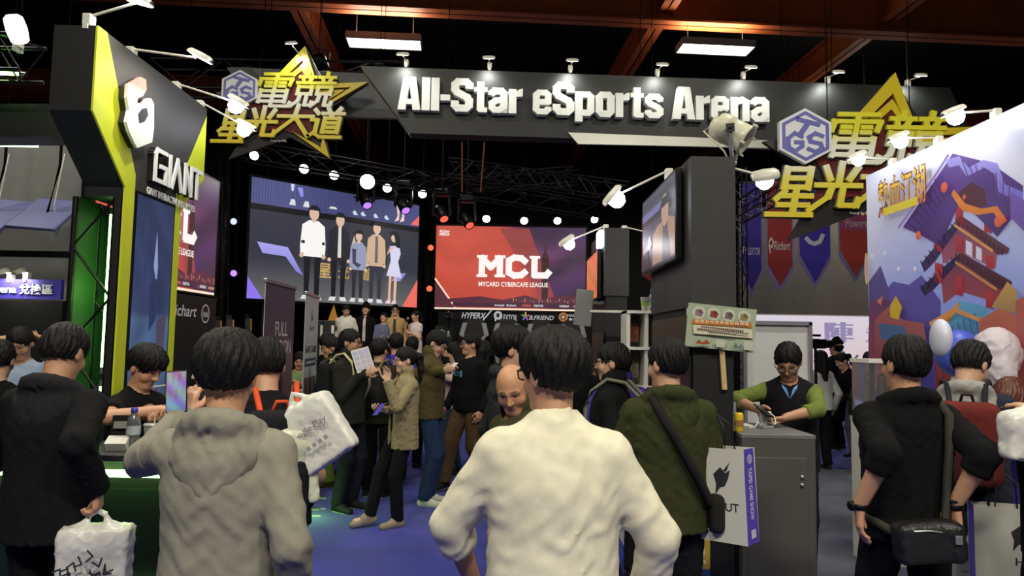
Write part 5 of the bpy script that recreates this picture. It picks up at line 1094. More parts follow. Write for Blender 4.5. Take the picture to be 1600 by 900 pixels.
for s in (1, -1): MB().tube([sd*(s*.105), sd*(s*.108)+V(0, 0, zb_*.6), sd*(s*.05)+V(0, 0, zb_+.012)], .012, 6).build('yoke', ALU, sp_)
MB().tube([sd*.05+V(0, 0, zb_+.012), -sd*.05+V(0, 0, zb_+.012)], .014, 6).build('yoke_foot', ALU, sp_)
MB().lathe([(0, .0), (.014, 0), (.016, .025), (0, .028)], sd*.108, sd, 6).box(sd*.125, (.05, .012, .05), RZ(math.atan2(sd.y, sd.x)+PI/2)).build('knob', BLACK, sp_)
MB().tube([z*(-.14), z*(-.16)+V(-.05, 0, -.06), (-.06, 0, zb_*.6), (-.02, .02, zb_+.01)], .006, 6).build('cable', CRM, sp_)
# placard on a wooden stick against the pillar
pc = empty('placard', (at(1127, 512, 4.115).x, 4.115, at(1127, 512, 4.115).z), 0, 'pale green printed placard on a wooden stick in front of the pillar', 'placard'); Rr = RY(math.radians(5.))
MB().box((0, .012, 0), (.40, .008, .255), Rr).build('board', mat('pale_green_card', rgb(168, 178, 150), .6), pc)
MB().box(Rr @ V(.0, .026, -.0)+V(.012, 0, -.15), (.028, .016, .42), RY(math.radians(-3.5))).build('stick', mat('pine_stick', rgb(205, 175, 120), .6, noise=.15, nscale=20), pc)
uu = Rr @ V(1, 0, 0); vv = Rr @ V(0, 0, 1); P = Print(uu*-.2+vv*-.1275+V(0, .006, 0), uu, vv, .40, .255)
P.grid(lambda a, b: tuple(c_*(.9+.2*math.sin(40*(a+b*.6))**2) for c_ in rgb(170, 182, 156)), 24, 12)
for x_, c_ in ((.16, rgb(150, 120, 130)), (.38, rgb(150, 70, 60)), (.60, rgb(120, 110, 100)), (.82, rgb(150, 140, 90))): P.disc(x_, .80, .095, rgb(205, 208, 190)).poly([(x_-.06, .72), (x_-.05, .86), (x_+.02, .88), (x_+.07, .80), (x_+.04, .70)], c_).disc(x_+.02, .82, .03, tuple(.5*v for v in c_))
P.poly([(.06, .52), (.08, .63), (.93, .68), (.95, .57)], rgb(205, 120, 50))
for k in range(11): P.rect(.115+.072*k, .565+.004*k, .165+.072*k, .625+.004*k, rgb(235, 215, 180)).rect(.13+.072*k, .585+.004*k, .15+.072*k, .605+.004*k, rgb(190, 100, 50))
P.poly([(.10, .30), (.08, .50), (.94, .53), (.96, .33)], rgb(222, 214, 190))
for y_, n_, x_ in ((.475, 20, .2), (.42, 24, .14), (.365, 13, .3)):
    for k in range(n_): P.rect(x_+.031*k, y_-.017, x_+.022+.031*k, y_+.017, rgb(120, 66, 52) if y_ > .46 else rgb(80, 74, 66))
P.poly([(.12, .08), (.16, .18), (.22, .12), (.28, .19), (.34, .10), (.24, .07)], rgb(160, 84, 50)).poly([(.66, .06), (.70, .20), (.74, .10), (.80, .20), (.78, .07)], rgb(112, 122, 130))
P.rect(.42, .05, .55, .23, rgb(200, 200, 186)).rect(.82, .05, .96, .26, rgb(200, 200, 186))
P.build('printed_face', PRINT, pc)
# ---------------------------------------------------------------- grey counter at the right
CX0, CX1, CY0, CY1, CZ = 1.335, 1.763, 4.1, 4.72, 1.14
gc = empty('service_counter', ((CX0+CX1)/2, (CY0+CY1)/2, 0), 0, 'dark grey service counter with a locked cabinet door', 'counter'); w_, d_ = CX1-CX0, CY1-CY0
GLAM = mat('grey_laminate', rgb(84, 82, 78), .45, noise=.05, nscale=6)
MB().box((0, 0, CZ/2-.012), (w_-.006, d_-.006, CZ-.024)).build('body', GLAM, gc); MB().box((0, 0, CZ-.012), (w_, d_, .024), bev=.003).build('countertop', mat('grey_top', rgb(112, 112, 112), .4, noise=.05), gc)
dr = MB().box((-.01, -d_/2-.002, .52), (w_*.80, .012, .98), bev=.002).build('door', GLAM, gc)
for zz in (.86, .905): MB().lathe([(0, .016), (.009, .015), (.011, 0)], (w_*.40-.045, -d_/2-.008, zz), (0, -1, 0), 12).build('lock', mat('brass_lock', rgb(190, 180, 150), .3, .8), dr)
# on the counter
r = empty('phone_stand', (at(1196, 668, 4.4).x, 4.42, CZ), .4, 'clear phone holder with a tilted phone and coiled white cable', 'phone stand')
MB().box((0, 0, .008), (.085, .08, .016), bev=.004).box((0, .01, .05), (.05, .02, .08), bev=.004).build('holder', mat('clear_acrylic', rgb(225, 228, 230), .1, trans=.6), r); MB().box((0, .005, .105), (.07, .13, .009), RX(.5) @ RY(.25), .003).build('phone', BLKMET, r)
MB().tube([(.03, 0, .1), (.07, -.01, .07), (.075, -.02, .03), (.05, -.03, .02), (.035, -.02, .06), (.05, .0, .1)], .005, 6).tube([(-.03, 0, .02), (-.06, -.01, .04), (-.07, .0, .006), (-.1, .02, .005)], .005, 6).build('coiled_cable', WHITEP, r)
r = empty('drink_can', (at(1156, 690, 4.18).x+.002, 4.2, CZ), 0, 'yellow drink can at the left end of the grey counter', 'can'); MB().lathe([(0, 0), (.022, 0), (.026, .006), (.026, .10), (.021, .112), (0, .112)], n=16).build('can_body', mat('yellow_can', rgb(214, 178, 40), .35), r); MB().lathe([(.0262, .03), (.0262, .07)], n=16).build('can_label', mat('can_brown', rgb(150, 110, 60), .5), r)
o = MB().box((at(1165, 662, 4.5).x, 4.55, CZ+.004), (.09, .12, .006)).build('paper_slip', PAPER); tag(o, 'white paper slip lying on the grey counter', 'paper')
r = empty('snack_bowl', (1.42, 4.64, CZ), 0, 'small glass jar with yellow snacks at the back of the grey counter', 'jar'); MB().lathe([(0, 0), (.05, 0), (.055, .01), (.055, .14), (.05, .14), (.05, .01)], n=16).build('jar', mat('jar_glass', rgb(220, 225, 225), .1, trans=.7), r); MB().lathe([(0, .006), (.048, .006), (.05, .06), (.03, .08), (0, .085)], n=14).build('snacks', mat('snack_yellow', rgb(190, 165, 70), .7, bump=1., bscale=60), r)
o = empty('number_card', (at(1091, 875, 4.14).x, 4.15, at(1091, 875, 4.14).z), 0, 'yellow card with a number on the foot of the nearer pillar', 'card'); MB().box((.02, .004, -.03), (.10, .012, .28)).build('card', mat('amber_card', rgb(196, 158, 60), .5), o)
P = Print((-.03, -.003, -.17), (1, 0, 0), (0, 0, 1), .10, .28, .0004); P.rect(0, 0, 1, .42, rgb(60, 84, 150)).text('2', .5, .70, .5, .34, rgb(232, 226, 200), offset=.03); P.build('card_print', PRINT, o)
# white partition board behind the counter man
r = empty('white_partition', (at(1216, 560, 6.4).x, 6.45, 0), 0, 'plain white partition board behind the man at the counter', 'partition'); w_ = (1268-1166)/1100*6.4; zt = at(1216, 503, 6.4).z
MB().box((0, 0, zt/2), (w_, .05, zt)).build('board', mat('white_board', rgb(205, 205, 200), .35, noise=.03), r); MB().box((0, -.03, zt-.01), (w_+.03, .05, .035)).build('top_rail', ALU, r)
for s in (-1, 1): MB().box((s*w_/2, -.03, zt/2), (.03, .05, zt)).build('side_rail', ALU, r)
# white display shelf with cup and bottle
xs = at(1003, 520, 5.9); r = empty('display_shelf', (xs.x, 5.95, 0), 0, 'white open display shelf with merchandise pictures, behind the purple jacket', 'shelf'); zt = at(1003, 486, 5.9).z; w_ = .26
for s in (-1, 0.15, 1): MB().box((s*w_/2, 0, zt/2), (.03, .3, zt)).build('upright', WHITEP, r)
for zz in (zt, zt-.30, zt-.62, zt-.95, .4): MB().box((0, 0, zz-.012), (w_+.03, .32, .024)).build('board', WHITEP, r)
MB().box((0, .15, zt/2), (w_, .012, zt)).build('back', mat('shelf_back', rgb(180, 178, 172), .5), r)
for i, (zz, c_) in enumerate(((zt-.18, rgb(140, 70, 50)), (zt-.48, rgb(120, 110, 100)), (zt-.80, rgb(160, 60, 50)))):
    o = MB().box((xs.x-.05, 5.98, zz), (.07, .03, .15)).build('merchandise_card', mat('card_%d' % i, c_, .5, noise=.5, nscale=30)); tag(o, 'small printed merchandise card on the %s shelf board' % ['upper', 'middle', 'lower'][i], 'card')
bottle((at(1019, 480, 5.95).x, 5.95, zt), 'clear bottle with a pale blue cap on the white display shelf', '8c9ad2', .95)
r = empty('paper_cup', (at(1011, 482, 5.88).x-.015, 5.86, zt), 0, 'white paper cup with green print beside the bottle on the shelf', 'cup'); MB().lathe([(0, 0), (.032, 0), (.045, .11), (.048, .112), (.043, .112), (.03, .01)], n=16).build('cup', WHITEP, r); MB().lathe([(.0385, .04), (.0425, .075)], n=16).build('print_band', mat('green_print', rgb(150, 180, 90), .5), r)
o = MB().box((at(965, 486, 6.1).x, 6.1, at(965, 487, 6.1).z), (.52, .06, .02)).build('white_ledge', WHITEP); o.location = (.02, 0, 0); tag(o, 'thin white ledge running from the display shelf to the pillar', 'ledge')
# ---------------------------------------------------------------- far right: pennants and exhibition wall
o = MB().box((9.5, 17.0, 3.6), (8.0, .12, 2.8)).build('upper_wall', mat('dim_grey_wall', rgb(104, 100, 96), .8, noise=.08)); tag(o, kind='structure'); o.name = 'wall_far_upper'
o = MB().box((9.5, 16.9, 1.15), (8.0, .12, 2.3)).build('wall_far_lower', mat('violet_lit_white_wall', rgb(190, 178, 196), .6, noise=.1)); o['kind'] = 'structure'  # white wall with violet reflections put into its colour
ex = empty('exhibit_backdrop', (6.8, 16.2, 0), 0, 'bright pink and white exhibit backdrop with grey Chinese characters', 'backdrop'); zt = at(1300, 494, 16.2).z; x0 = at(1180, 500, 16.2).x; w_ = at(1420, 500, 16.2).x-x0
MB().box((x0+w_/2-6.8, .06, zt/2), (w_+.1, .1, zt+.06)).build('frame', WHITEP, ex)
P = Print((x0, 16.2, 0), (1, 0, 0), (0, 0, 1), w_, zt); P.grid(lambda a, b: tuple((1-t)*p_+t*q_ for p_, q_, t in ((.82, .80, b), (.50, .74, b), (.46, .84, b))) if True else 0, 10, 10)
[P.text('陣', .545+dx, .845, .17, .20, (.33, .28, .5)).text('先', .80+dx, .85, .15, .20, (.4, .34, .55)) for dx in (-.01, -.005, 0, .005, .01)]
for k in range(26):
    a_ = random.random(); P.disc(.42+.55*a_, .08+.5*random.random(), .012+.02*random.random(), (random.uniform(.35, .8), random.uniform(.2, .4), random.uniform(.2, .35)), None, 8)
for (x_, c_) in ((.56, (.12, .1, .12)), (.72, (.3, .17, .15)), (.88, (.22, .14, .2))): P.poly([(x_-.07, .0), (x_-.05, .35), (x_-.02, .52), (x_+.0, .62), (x_+.03, .55), (x_+.06, .34), (x_+.08, 0)], c_).disc(x_, .63, .022, c_).line([(x_-.09, .3), (x_+.1, .62)], .05, c_)
o = P.build('backdrop_print', attr_mat('backlit_print', .85), ex); o.location = -Vector(ex.location)
PEN = [((1157, 1192), (429, 462), rgb(70, 58, 170), 'PLEXTOR', 'violet hanging pennant nearest the pillar'), ((1198, 1240), (422, 456), rgb(170, 60, 60), 'Richart', 'red hanging pennant with white script, second from the pillar'), ((1248, 1299), (407, 450), rgb(76, 62, 190), ')', 'violet hanging pennant behind the star point'), ((1311, 1362), (400, 441), rgb(196, 74, 66), 'HYPERX', 'red hanging pennant beside the bright billboard')]
for (xa, xb), (ya, yt), col, tx, lb in PEN:
    c = at((xa+xb)/2, ya, 15.); r = empty('hanging_pennant', c, 0, lb, 'pennant', 'hanging pennants on the far right'); w_ = at(xb, ya, 15.).x-at(xa, ya, 15.).x; h_ = 2.0; tip = at((xa+xb)/2, yt, 15.).z-c.z
    MB().prism([(-w_/2, h_), (-w_/2, 0), (0, tip), (w_/2, 0), (w_/2, h_)], (0, .015, 0), (1, 0, 0), (0, 0, 1), (0, .01, 0)).build('border', mat('lilac_border', rgb(150, 136, 196), .6), r)
    MB().prism([(-w_/2+.03, h_), (-w_/2+.03, .12), (0, tip+.13), (w_/2-.03, .12), (w_/2-.03, h_)], (0, .012, 0), (1, 0, 0), (0, 0, 1), (0, -.008, 0)).build('cloth', mat('pennant_%d' % int(col[0]*999), col, .7), r)
    MB().tube([(-w_/2, .012, h_), (w_/2, .012, h_)], .025, 8).build('rod', ALU, r)
    for s in (-1, 1): MB().tube([(s*w_*.4, .012, h_), (s*w_*.4, .012, 9.497-c.z)], .006, 4).build('cord', CABLE, r)
    P = Print((c.x-w_/2, 15.0, c.z), (1, 0, 0), (0, 0, 1), w_, 1.2)
    if tx == 'PLEXTOR': P.text(tx, .58, .42, .62, .13, (.75, .75, .85), offset=.01).disc(.18, .46, .10, (.75, .75, .85)).disc(.18, .46, .05, col).rect(.08, .32, .15, .46, (.75, .75, .85))
    elif tx == 'Richart': P.text(tx, .58, .44, .62, .16, (.85, .8, .8), offset=.008, shear=.3).line([(.1, .5), (.18, .58), (.26, .5), (.2, .4), (.1, .46), (.14, .3)], .03, (.85, .8, .8))
    elif tx == ')': P.line([(.25, .40), (.35, .33), (.5, .30), (.65, .34), (.75, .46)], .09, (.85, .83, .92))
    else: P.rect(.05, .46, .95, .74, rgb(186, 92, 140)).text('Powered', .62, .60, .80, .16, (.75, .72, .75)).text('HYPER', .4, .88, .6, .14, (.9, .88, .88), offset=.02, shear=.3).line([(.6, .8), (.8, .86), (1., 1.0)], .06, (.9, .88, .88))
    o = P.build('pennant_print', PRINT, r); o.location = -Vector(c)
l_ = [('right rig truss behind the counter lamp', at(1150, 335, 13.), at(1235, 285, 11.))]
truss('rig_truss', l_[0][1], l_[0][2], .3, TRB, 'dark rig truss seen between the pillar and the star sign', 'truss', 'rig trusses over the stage', n=10, r=.018, hang=True)
truss('pennant_tower', V(at(1152, 470, 14.).x, 14., 0), V(at(1152, 470, 14.).x, 14., 5.2), .3, TRB, 'slim dark truss column beside the first violet pennant', 'truss', n=14, r=.018)
o = MB().prism([(at(1003, 340, 12).x, at(1003, 340, 12).z), (at(1035, 340, 12).x, at(1035, 340, 12).z), (at(1035, 452, 12).x, at(1035, 452, 12).z), (at(1003, 430, 12).x, at(1003, 430, 12).z)], (0, 12, 0), (1, 0, 0), (0, 0, 1), (0, .03, 0)).build('red_banner', mat('red_banner_cloth', rgb(178, 58, 56), .7)); tag(o, 'red hanging banner peeking out behind the nearer television', 'banner')
MB().tube([(at(1018, 340, 12).x, 12.015, at(1018, 340, 12).z), (at(1018, 340, 12).x, 12.015, 9.497)], .006, 4).build('cord', CABLE, o)
# ---------------------------------------------------------------- bright game billboard
BX = 3.2; BY0, BY1, BH = 3.2, 6.30, 3.2
bb = empty('billboard', (BX, 4.7, 0), 0, 'tall bright billboard with a painted purple and red pagoda', 'billboard')
part(MB().box((BX+.06, (BY0+BY1)/2, BH/2), (.1, BY1-BY0, BH)), 'panel', WHITEP, bb)
P = Print((BX, BY1, 0), (0, -1, 0), (0, 0, 1), BY1-BY0, BH, .0003)
def bsky(a, b):
    n = .5+.5*math.sin(8*a+6*b+3*math.sin(5*b+2*a)); k = max(0, min(1, (b-.6)/.38)); w = min(1, .08+.75*k+.35*n*n)  # lamp glare is put into the sky print, whiter towards the top
    return (.17*(1-w)+.80*w, .25*(1-w)+.80*w, .70*(1-w)+.92*w)
P.grid(bsky, 30, 32)
def bp(px, py): q_ = onx(px, py, BX); return ((BY1-q_.y)/(BY1-BY0), q_.z/BH)
def bpoly(pts, c1, c2=None): P.poly([bp(*p) for p in pts], rgb(*c1), rgb(*c2) if c2 else None)
bpoly([(1357, 520), (1372, 470), (1395, 440), (1420, 445), (1440, 430), (1470, 470), (1470, 640), (1357, 640)], (58, 52, 120), (90, 82, 160))                     # far hills
bpoly([(1358, 440), (1376, 415), (1390, 455), (1385, 470), (1400, 600), (1358, 610)], (60, 50, 90), (84, 78, 140)); bpoly([(1358, 470), (1390, 468), (1392, 600), (1358, 610)], (150, 70, 60), (96, 60, 100))
# pagoda: storeys from bottom to top
bpoly([(1462, 500), (1500, 480), (1600, 520), (1600, 640), (1462, 640)], (120, 44, 50), (150, 66, 60))
bpoly([(1470, 520), (1500, 470), (1545, 480), (1540, 520), (1480, 545)], (60, 110, 160), (96, 160, 196)); bpoly([(1470, 500), (1498, 472), (1500, 478), (1476, 512)], (200, 140, 70))
bpoly([(1470, 430), (1505, 395), (1575, 440), (1565, 475), (1500, 455), (1475, 475)], (150, 70, 70), (110, 60, 96)); bpoly([(1438, 450), (1500, 395), (1505, 402), (1460, 452), (1445, 462)], (52, 40, 76)); bpoly([(1500, 393), (1582, 440), (1580, 450), (1562, 452), (1500, 408)], (76, 44, 62), (96, 56, 70))
bpoly([(1470, 372), (1505, 345), (1560, 385), (1556, 420), (1505, 395), (1474, 412)], (164, 84, 88), (120, 68, 110)); bpoly([(1440, 412), (1502, 335), (1506, 345), (1462, 408), (1445, 425)], (60, 46, 90)); bpoly([(1500, 335), (1578, 388), (1576, 396), (1560, 398), (1502, 352)], (90, 52, 70), (110, 62, 80))
bpoly([(1510, 375), (1520, 380), (1520, 402), (1510, 396)], (214, 210, 235)); bpoly([(1526, 384), (1535, 389), (1535, 408), (1526, 404)], (214, 210, 235)); 
for (x_, y0_, y1_) in ((1467, 358, 392), (1500, 322, 350), (1545, 340, 362), (1468, 410, 440), (1500, 368, 392), (1548, 398, 418), (1500, 430, 460), (1548, 455, 480)): bpoly([(x_-6, y0_), (x_+6, y0_+3), (x_+6, y1_+3), (x_-6, y1_)], (150, 44, 60), (176, 60, 70))
bpoly([(1412, 355), (1470, 270), (1490, 240), (1550, 255), (1600, 290), (1600, 318), (1560, 370), (1520, 330), (1500, 318), (1470, 385), (1445, 370)], (70, 48, 110), (104, 72, 150)); bpoly([(1484, 262), (1500, 258), (1512, 276), (1540, 262), (1556, 272), (1562, 300), (1600, 318), (1600, 300), (1572, 288), (1560, 255), (1538, 250), (1515, 262), (1500, 244), (1480, 250)], (120, 110, 200), (170, 160, 236))
bpoly([(1500, 300), (1520, 285), (1540, 296), (1544, 320), (1524, 328), (1504, 318)], (84, 44, 60)); bpoly([(1492, 296), (1510, 318), (1535, 326), (1560, 322), (1576, 345), (1568, 350), (1554, 332), (1530, 336), (1504, 328), (1488, 304)], (214, 120, 50), (224, 140, 60))
def bline(pts, wd, c): P.line([bp(*p) for p in pts], wd, rgb(*c))
for k in range(9): bline([(1440+7*k, 408-8.2*k), (1446+7*k, 420-8.2*k)], .012, (40, 30, 64)); bline([(1440+7*k, 446-6.2*k), (1446+7*k, 458-6.2*k)], .012, (40, 30, 64))
for k in range(11): bline([(1503+7*k, 338+4.9*k), (1501+7*k, 349+4.9*k)], .012, (60, 34, 50)); bline([(1503+7*k, 396+4.2*k), (1501+7*k, 407+4.2*k)], .012, (56, 32, 46))
for k in range(8): bline([(1424+6*k, 350-10*k), (1446+5*k, 366-8*k)], .01, (58, 40, 96)); bline([(1508+11*k, 250+4*k), (1520+9*k, 282+5*k)], .01, (84, 58, 130))
for k in range(7): bline([(1476+9*k, 520-5*k), (1482+9*k, 540-3*k)], .012, (44, 84, 130))
for k in range(12): bline([(1466+11*k, 560+2*k), (1472+11*k, 600+2*k)], .014, (96, 36, 44)); bline([(1363+8*k, 540+3*(k % 3)), (1367+8*k, 590)], .012, (110, 60, 80) if k % 2 else (70, 60, 120))
bline([(1500, 352), (1560, 392)], .02, (206, 150, 90)); bline([(1502, 410), (1566, 452)], .02, (190, 130, 80)); bline([(1412, 356), (1470, 274), (1490, 243)], .025, (150, 120, 190)); bline([(1462, 506), (1500, 484), (1600, 524)], .03, (204, 140, 80))
for (x_, y_, r_) in ((1484, 293, 9), (1570, 346, 9), (1443, 368, 8), (1516, 308, 4)): q_ = bp(x_, y_); P.disc(q_[0], q_[1], r_/1100*4.8/(BY1-BY0), rgb(214, 84, 60), None, 14, rgb(230, 110, 70))
for (x_, y_) in ((1370, 400), (1390, 395), (1412, 420), (1438, 420)): q_ = bp(x_, y_); P.disc(q_[0], q_[1], 4/1100*5/(BY1-BY0), rgb(232, 228, 240), None, 10)
bpoly([(1375, 500), (1395, 480), (1420, 500), (1452, 505), (1460, 560), (1375, 580)], (110, 56, 70), (150, 84, 80)); bpoly([(1398, 480), (1408, 462), (1418, 480), (1412, 500), (1400, 496)], (190, 160, 50)); bpoly([(1378, 470), (1388, 462), (1384, 478)], (190, 110, 80)); bpoly([(1380, 505), (1420, 510), (1440, 540), (1385, 530)], (60, 90, 130)); bpoly([(1540, 500), (1575, 480), (1600, 495), (1600, 600), (1540, 600)], (140, 60, 56), (176, 100, 80)); bpoly([(1560, 480), (1585, 440), (1600, 455), (1600, 490)], (150, 120, 90), (190, 150, 80))
bpoly([(1598, 470), (1680, 430), (1780, 480), (1890, 450), (1890, 700), (1598, 640)], (126, 50, 54), (170, 96, 84)); bpoly([(1590, 300), (1640, 330), (1690, 400), (1660, 410), (1590, 340)], (92, 64, 140), (120, 92, 180)); bpoly([(1660, 440), (1720, 380), (1800, 420), (1880, 400), (1880, 440), (1790, 470)], (60, 48, 96), (90, 70, 130)); bpoly([(1700, 520), (1740, 500), (1780, 520), (1780, 640), (1700, 620)], (84, 150, 180), (110, 170, 200))
q_ = bp(1362, 420); P.disc(q_[0], q_[1], .012, rgb(200, 190, 90), .045).disc(q_[0], q_[1], .009, rgb(206, 150, 170), .038)
q_ = bp(1416, 300); P.text('熱血江湖', q_[0], q_[1], .23, .105, rgb(120, 60, 20), offset=.045).text('熱血江湖', q_[0], q_[1], .22, .095, rgb(206, 120, 30), rgb(236, 206, 80), offset=.008)
q_ = bp(1415, 323); P.rect(q_[0]-.08, q_[1]-.010, q_[0]+.08, q_[1]+.010, rgb(220, 200, 60))
BILL = attr_mat('emissive_billboard_film', .22); nt = BILL.node_tree; nt.links.new(nt.nodes['Attribute'].outputs['Color'], nt.nodes['Principled BSDF'].inputs['Base Color'])  # film emits a little of its own printed colour
o = P.build('billboard_print', BILL, bb); o.location = -Vector(bb.location)
for lb, bx_, hx_ in (('right arm lamp on the billboard, nearest the picture edge', (1556, 182), (1490, 176)), ('middle arm lamp on the bright billboard', (1466, 216), (1404, 215)), ('left arm lamp on the bright billboard', (1394, 246), (1339, 244))):
    p = onx(*bx_, BX+.05); p.z = BH+.002; h_ = at(*hx_, p.y); arm_lamp(p, h_, V(BX, p.y, 2.7), lb, 'arm lamps on the bright billboard', 15, (.92, .94, 1), True, 1.1)
# props in front of the billboard
r = empty('sculpted_head', (at(1557, 560, 4.4).x, 4.4, 0), 0, 'large white sculpted prop in front of the billboard', 'sculpture')
F = Field.box((-.3, -.3, .9), (.3, .3, 1.9), .014); F.ell((0, 0, 1.62), (.13, .14, .17)); F.ell((-.03, -.08, 1.5), (.08, .09, .12), None, .03); F.cone((0, .02, 1.4), (0, .03, 1.1), .08, .12, .05); F.ell((.05, .08, 1.5), (.12, .1, .2), None, .05); F.folds(.012, 46, 4, 1.1); F.cut((0, 0, 1.0), (0, 0, -1)); me, _ = F.mesh('sculpted_bust'); link('bust', me, mat('white_plaster', rgb(206, 196, 204), .6), r)
MB().box((0, .03, .5), (.42, .42, 1.0), bev=.02).build('plinth', WHITEP, r)
r = empty('blue_prop', (at(1488, 520, 4.75).x, 4.75, 0), 0, 'rounded blue and white prop behind the man with the red backpack', 'display prop')
F = Field.box((-.3, -.3, 1.2), (.3, .3, 2.0), .014); F.ell((.04, 0, 1.62), (.15, .14, .16)); F.cut((0, 0, 1.3), (0, 0, -1)); me, _ = F.mesh('blue_dome'); link('blue_dome', me, mat('blue_vinyl', rgb(74, 96, 210), .4), r)
F = Field.box((-.4, -.3, 1.4), (.3, .3, 2.0), .014); F.ell((-.09, -.02, 1.72), (.06, .09, .13)); me, _ = F.mesh('white_lobe'); link('white_lobe', me, mat('pale_vinyl_white', rgb(214, 216, 232), .4), r)
MB().tube([(.04, 0, 0), (.04, 0, 1.5)], [.12, .05], 12).build('stand', WHITEP, r)
r = empty('glass_display', (at(1372, 590, 5.6).x, 5.6, 0), 0, 'small glass display case with golden figures behind the man in black', 'display case'); MB().box((0, 0, .55), (.3, .3, 1.1)).build('plinth', WHITEP, r); MB().box((0, 0, 1.32), (.28, .28, .42)).build('glass_box', mat('case_glass', rgb(225, 230, 232), .05, trans=.9), r)
F = Field.box((-.13, -.13, 1.08), (.13, .13, 1.5), .012); F.cone((0, 0, 1.1), (0, 0, 1.35), .07, .04, .02); F.ell((0, 0, 1.4), (.04, .04, .05)); F.cone((-.02, 0, 1.3), (-.1, -.02, 1.2), .02, .015, .01); F.cone((.02, 0, 1.3), (.09, -.03, 1.38), .02, .015, .01); me, _ = F.mesh('figure'); link('figure', me, mat('old_gold', rgb(150, 120, 90), .4, .5), r)
MB().box((0, 0, 1.545), (.3, .3, .03)).build('lid', WHITEP, r)
# ---------------------------------------------------------------- the visitors
BLK, NAVY, GREYC, OLIVE = rgb(17, 17, 19), rgb(32, 34, 46), rgb(140, 136, 122), rgb(64, 68, 38)
def pp(label, px, ytop, d, rz, z0=0., hs=1.0, LW=None, RW=None, hgt=None, **k):
    """person whose head top is seen at (px,ytop), d metres down the hall; LW / RW = world points for the wrists"""
    p = at(px, ytop, d); H = hgt or (p.z-z0)/1.732*1.72*hs; S = H/1.72
    def loc(w): return tuple(RZ(-rz) @ (Vector(w)-V(p.x, d, z0))/S)
    if LW is not None: k['lw'] = loc(LW)
    if RW is not None: k['rw'] = loc(RW)
    return person(label, p.x, d, rz, H, z0=z0, **k)
def tp(kind, name, col, **k): return dict(kind=kind, name=name, col=col, **k)
SK1, SK2, SK3 = rgb(206, 162, 134), rgb(190, 142, 112), rgb(218, 176, 150)
PH = {}
# --- foreground
PH['white'] = pp('man in a cream white sweatshirt walking away, nearest the camera', 868, 512, 2.1, PI-.12, g=1.06, q=2, top=tp('tee', 'cream_sweatshirt', rgb(218, 212, 188), t=.034, sleeve={1: .68, -1: .9}, hem=.80, amp=.0052, freq=30, neckz=.03), legs=dict(name='dark_denim', col=rgb(26, 28, 36)), hair='puffy', seed=11, skin=SK2,
                 twist=.06, head=(.05, .62, 0), glasses=True, lw=(.26, -.16, .90), rw=(-.28, -.14, .88), le=(1, .35, .1), re=(-1, .45, .1), lf=(.1, -.18, .08), rf=(-.1, .16, .1), lean=.03)
PH['grey'] = pp('man in a light grey hoodie seen from behind, holding up a phone', 360, 515, 2.15, PI, g=.98, q=2, top=tp('hoodie', 'grey_marl', rgb(134, 131, 118), t=.028, hood=True, hem=.80, amp=.006, freq=34), legs=dict(name='dark_denim', col=rgb(26, 28, 36)), hair='puffy', seed=21, skin=SK2,
                LW=at(285, 652, 2.55), le=(1, .3, -.9), lhd=(-.1, -.3, 1), lth=(-1, 0, .2), lcurl=.9, head=(.12, .15, 0))
PH['bag'] = pp('man in a black hoodie at the left edge, looking down', 95, 498, 3.1, PI-.05, g=1.06, q=2, top=tp('hoodie', 'black_fleece', rgb(20, 20, 22), t=.03, hood=True, hoodname='charcoal_fleece', hoodcol=rgb(34, 34, 36), hem=.78, amp=.006), legs=dict(name='black_jeans', col=rgb(18, 18, 20)), hair='short', seed=31, skin=SK2,
               RW=at(152, 762, 3.0), re=(-.3, .9, 0), rhd=(0, -.15, -1), rcurl=1.2, lw=(.2, -.28, 1.1), head=(.42, 0, 0))
PH['black'] = pp('man in a black sweatshirt with a sling bag, walking away at right', 1411, 519, 3.12, PI, g=1.06, q=2, top=tp('hoodie', 'black_jersey', rgb(16, 16, 18), t=.026, sleeve=.66, hood=True, hem=.84, amp=.005), legs=dict(name='black_jeans', col=rgb(18, 18, 20)), hair='short', seed=41, skin=SK2,
                 LW=at(1343, 790, 2.95), RW=at(1491, 790, 2.95), le=(.12, 1, 0), re=(-.12, 1, 0), lhd=(.0, -.1, -1), rhd=(0, -.1, -1), lcurl=.45, rcurl=.6, lf=(.1, -.22, .08), rf=(-.1, .14, .1), head=(.0, .12, 0))
PH['olive'] = pp('man in an olive green hoodie seen from behind, beside the placard', 1044, 524, 3.4, PI, g=1.08, q=2, top=tp('hoodie', 'olive_fleece', rgb(54, 58, 33), t=.026, hood=True, hem=.80, amp=.006), legs=dict(name='dark_trousers', col=rgb(24, 25, 28)), hair='short', seed=51, skin=SK1,
                 head=(.08, .5, 0), RW=at(1086, 692, 3.62), re=(-.3, .6, -1), rhd=(.1, -1, -.2), rcurl=1.2, lw=(.16, -.28, 1.05))
PH['red'] = pp('man in a dark jacket with a red backpack, looking down at right', 1506, 524, 3.8, PI-.55, g=1.02, q=2, top=tp('jacket', 'navy_shell', rgb(40, 44, 56), t=.032, hem=.82, hood=True, hoodname='grey_hood', hoodcol=rgb(150, 148, 144), amp=.006), legs=dict(name='grey_chinos', col=rgb(116, 116, 116), t=.03), hair='short', seed=61, skin=SK1,
               head=(.5, -.5, 0), RW=at(1560, 655, 4.1), LW=at(1500, 650, 4.1), re=(-.9, .6, -.3), shoes=(rgb(28, 28, 30), rgb(60, 60, 60)))
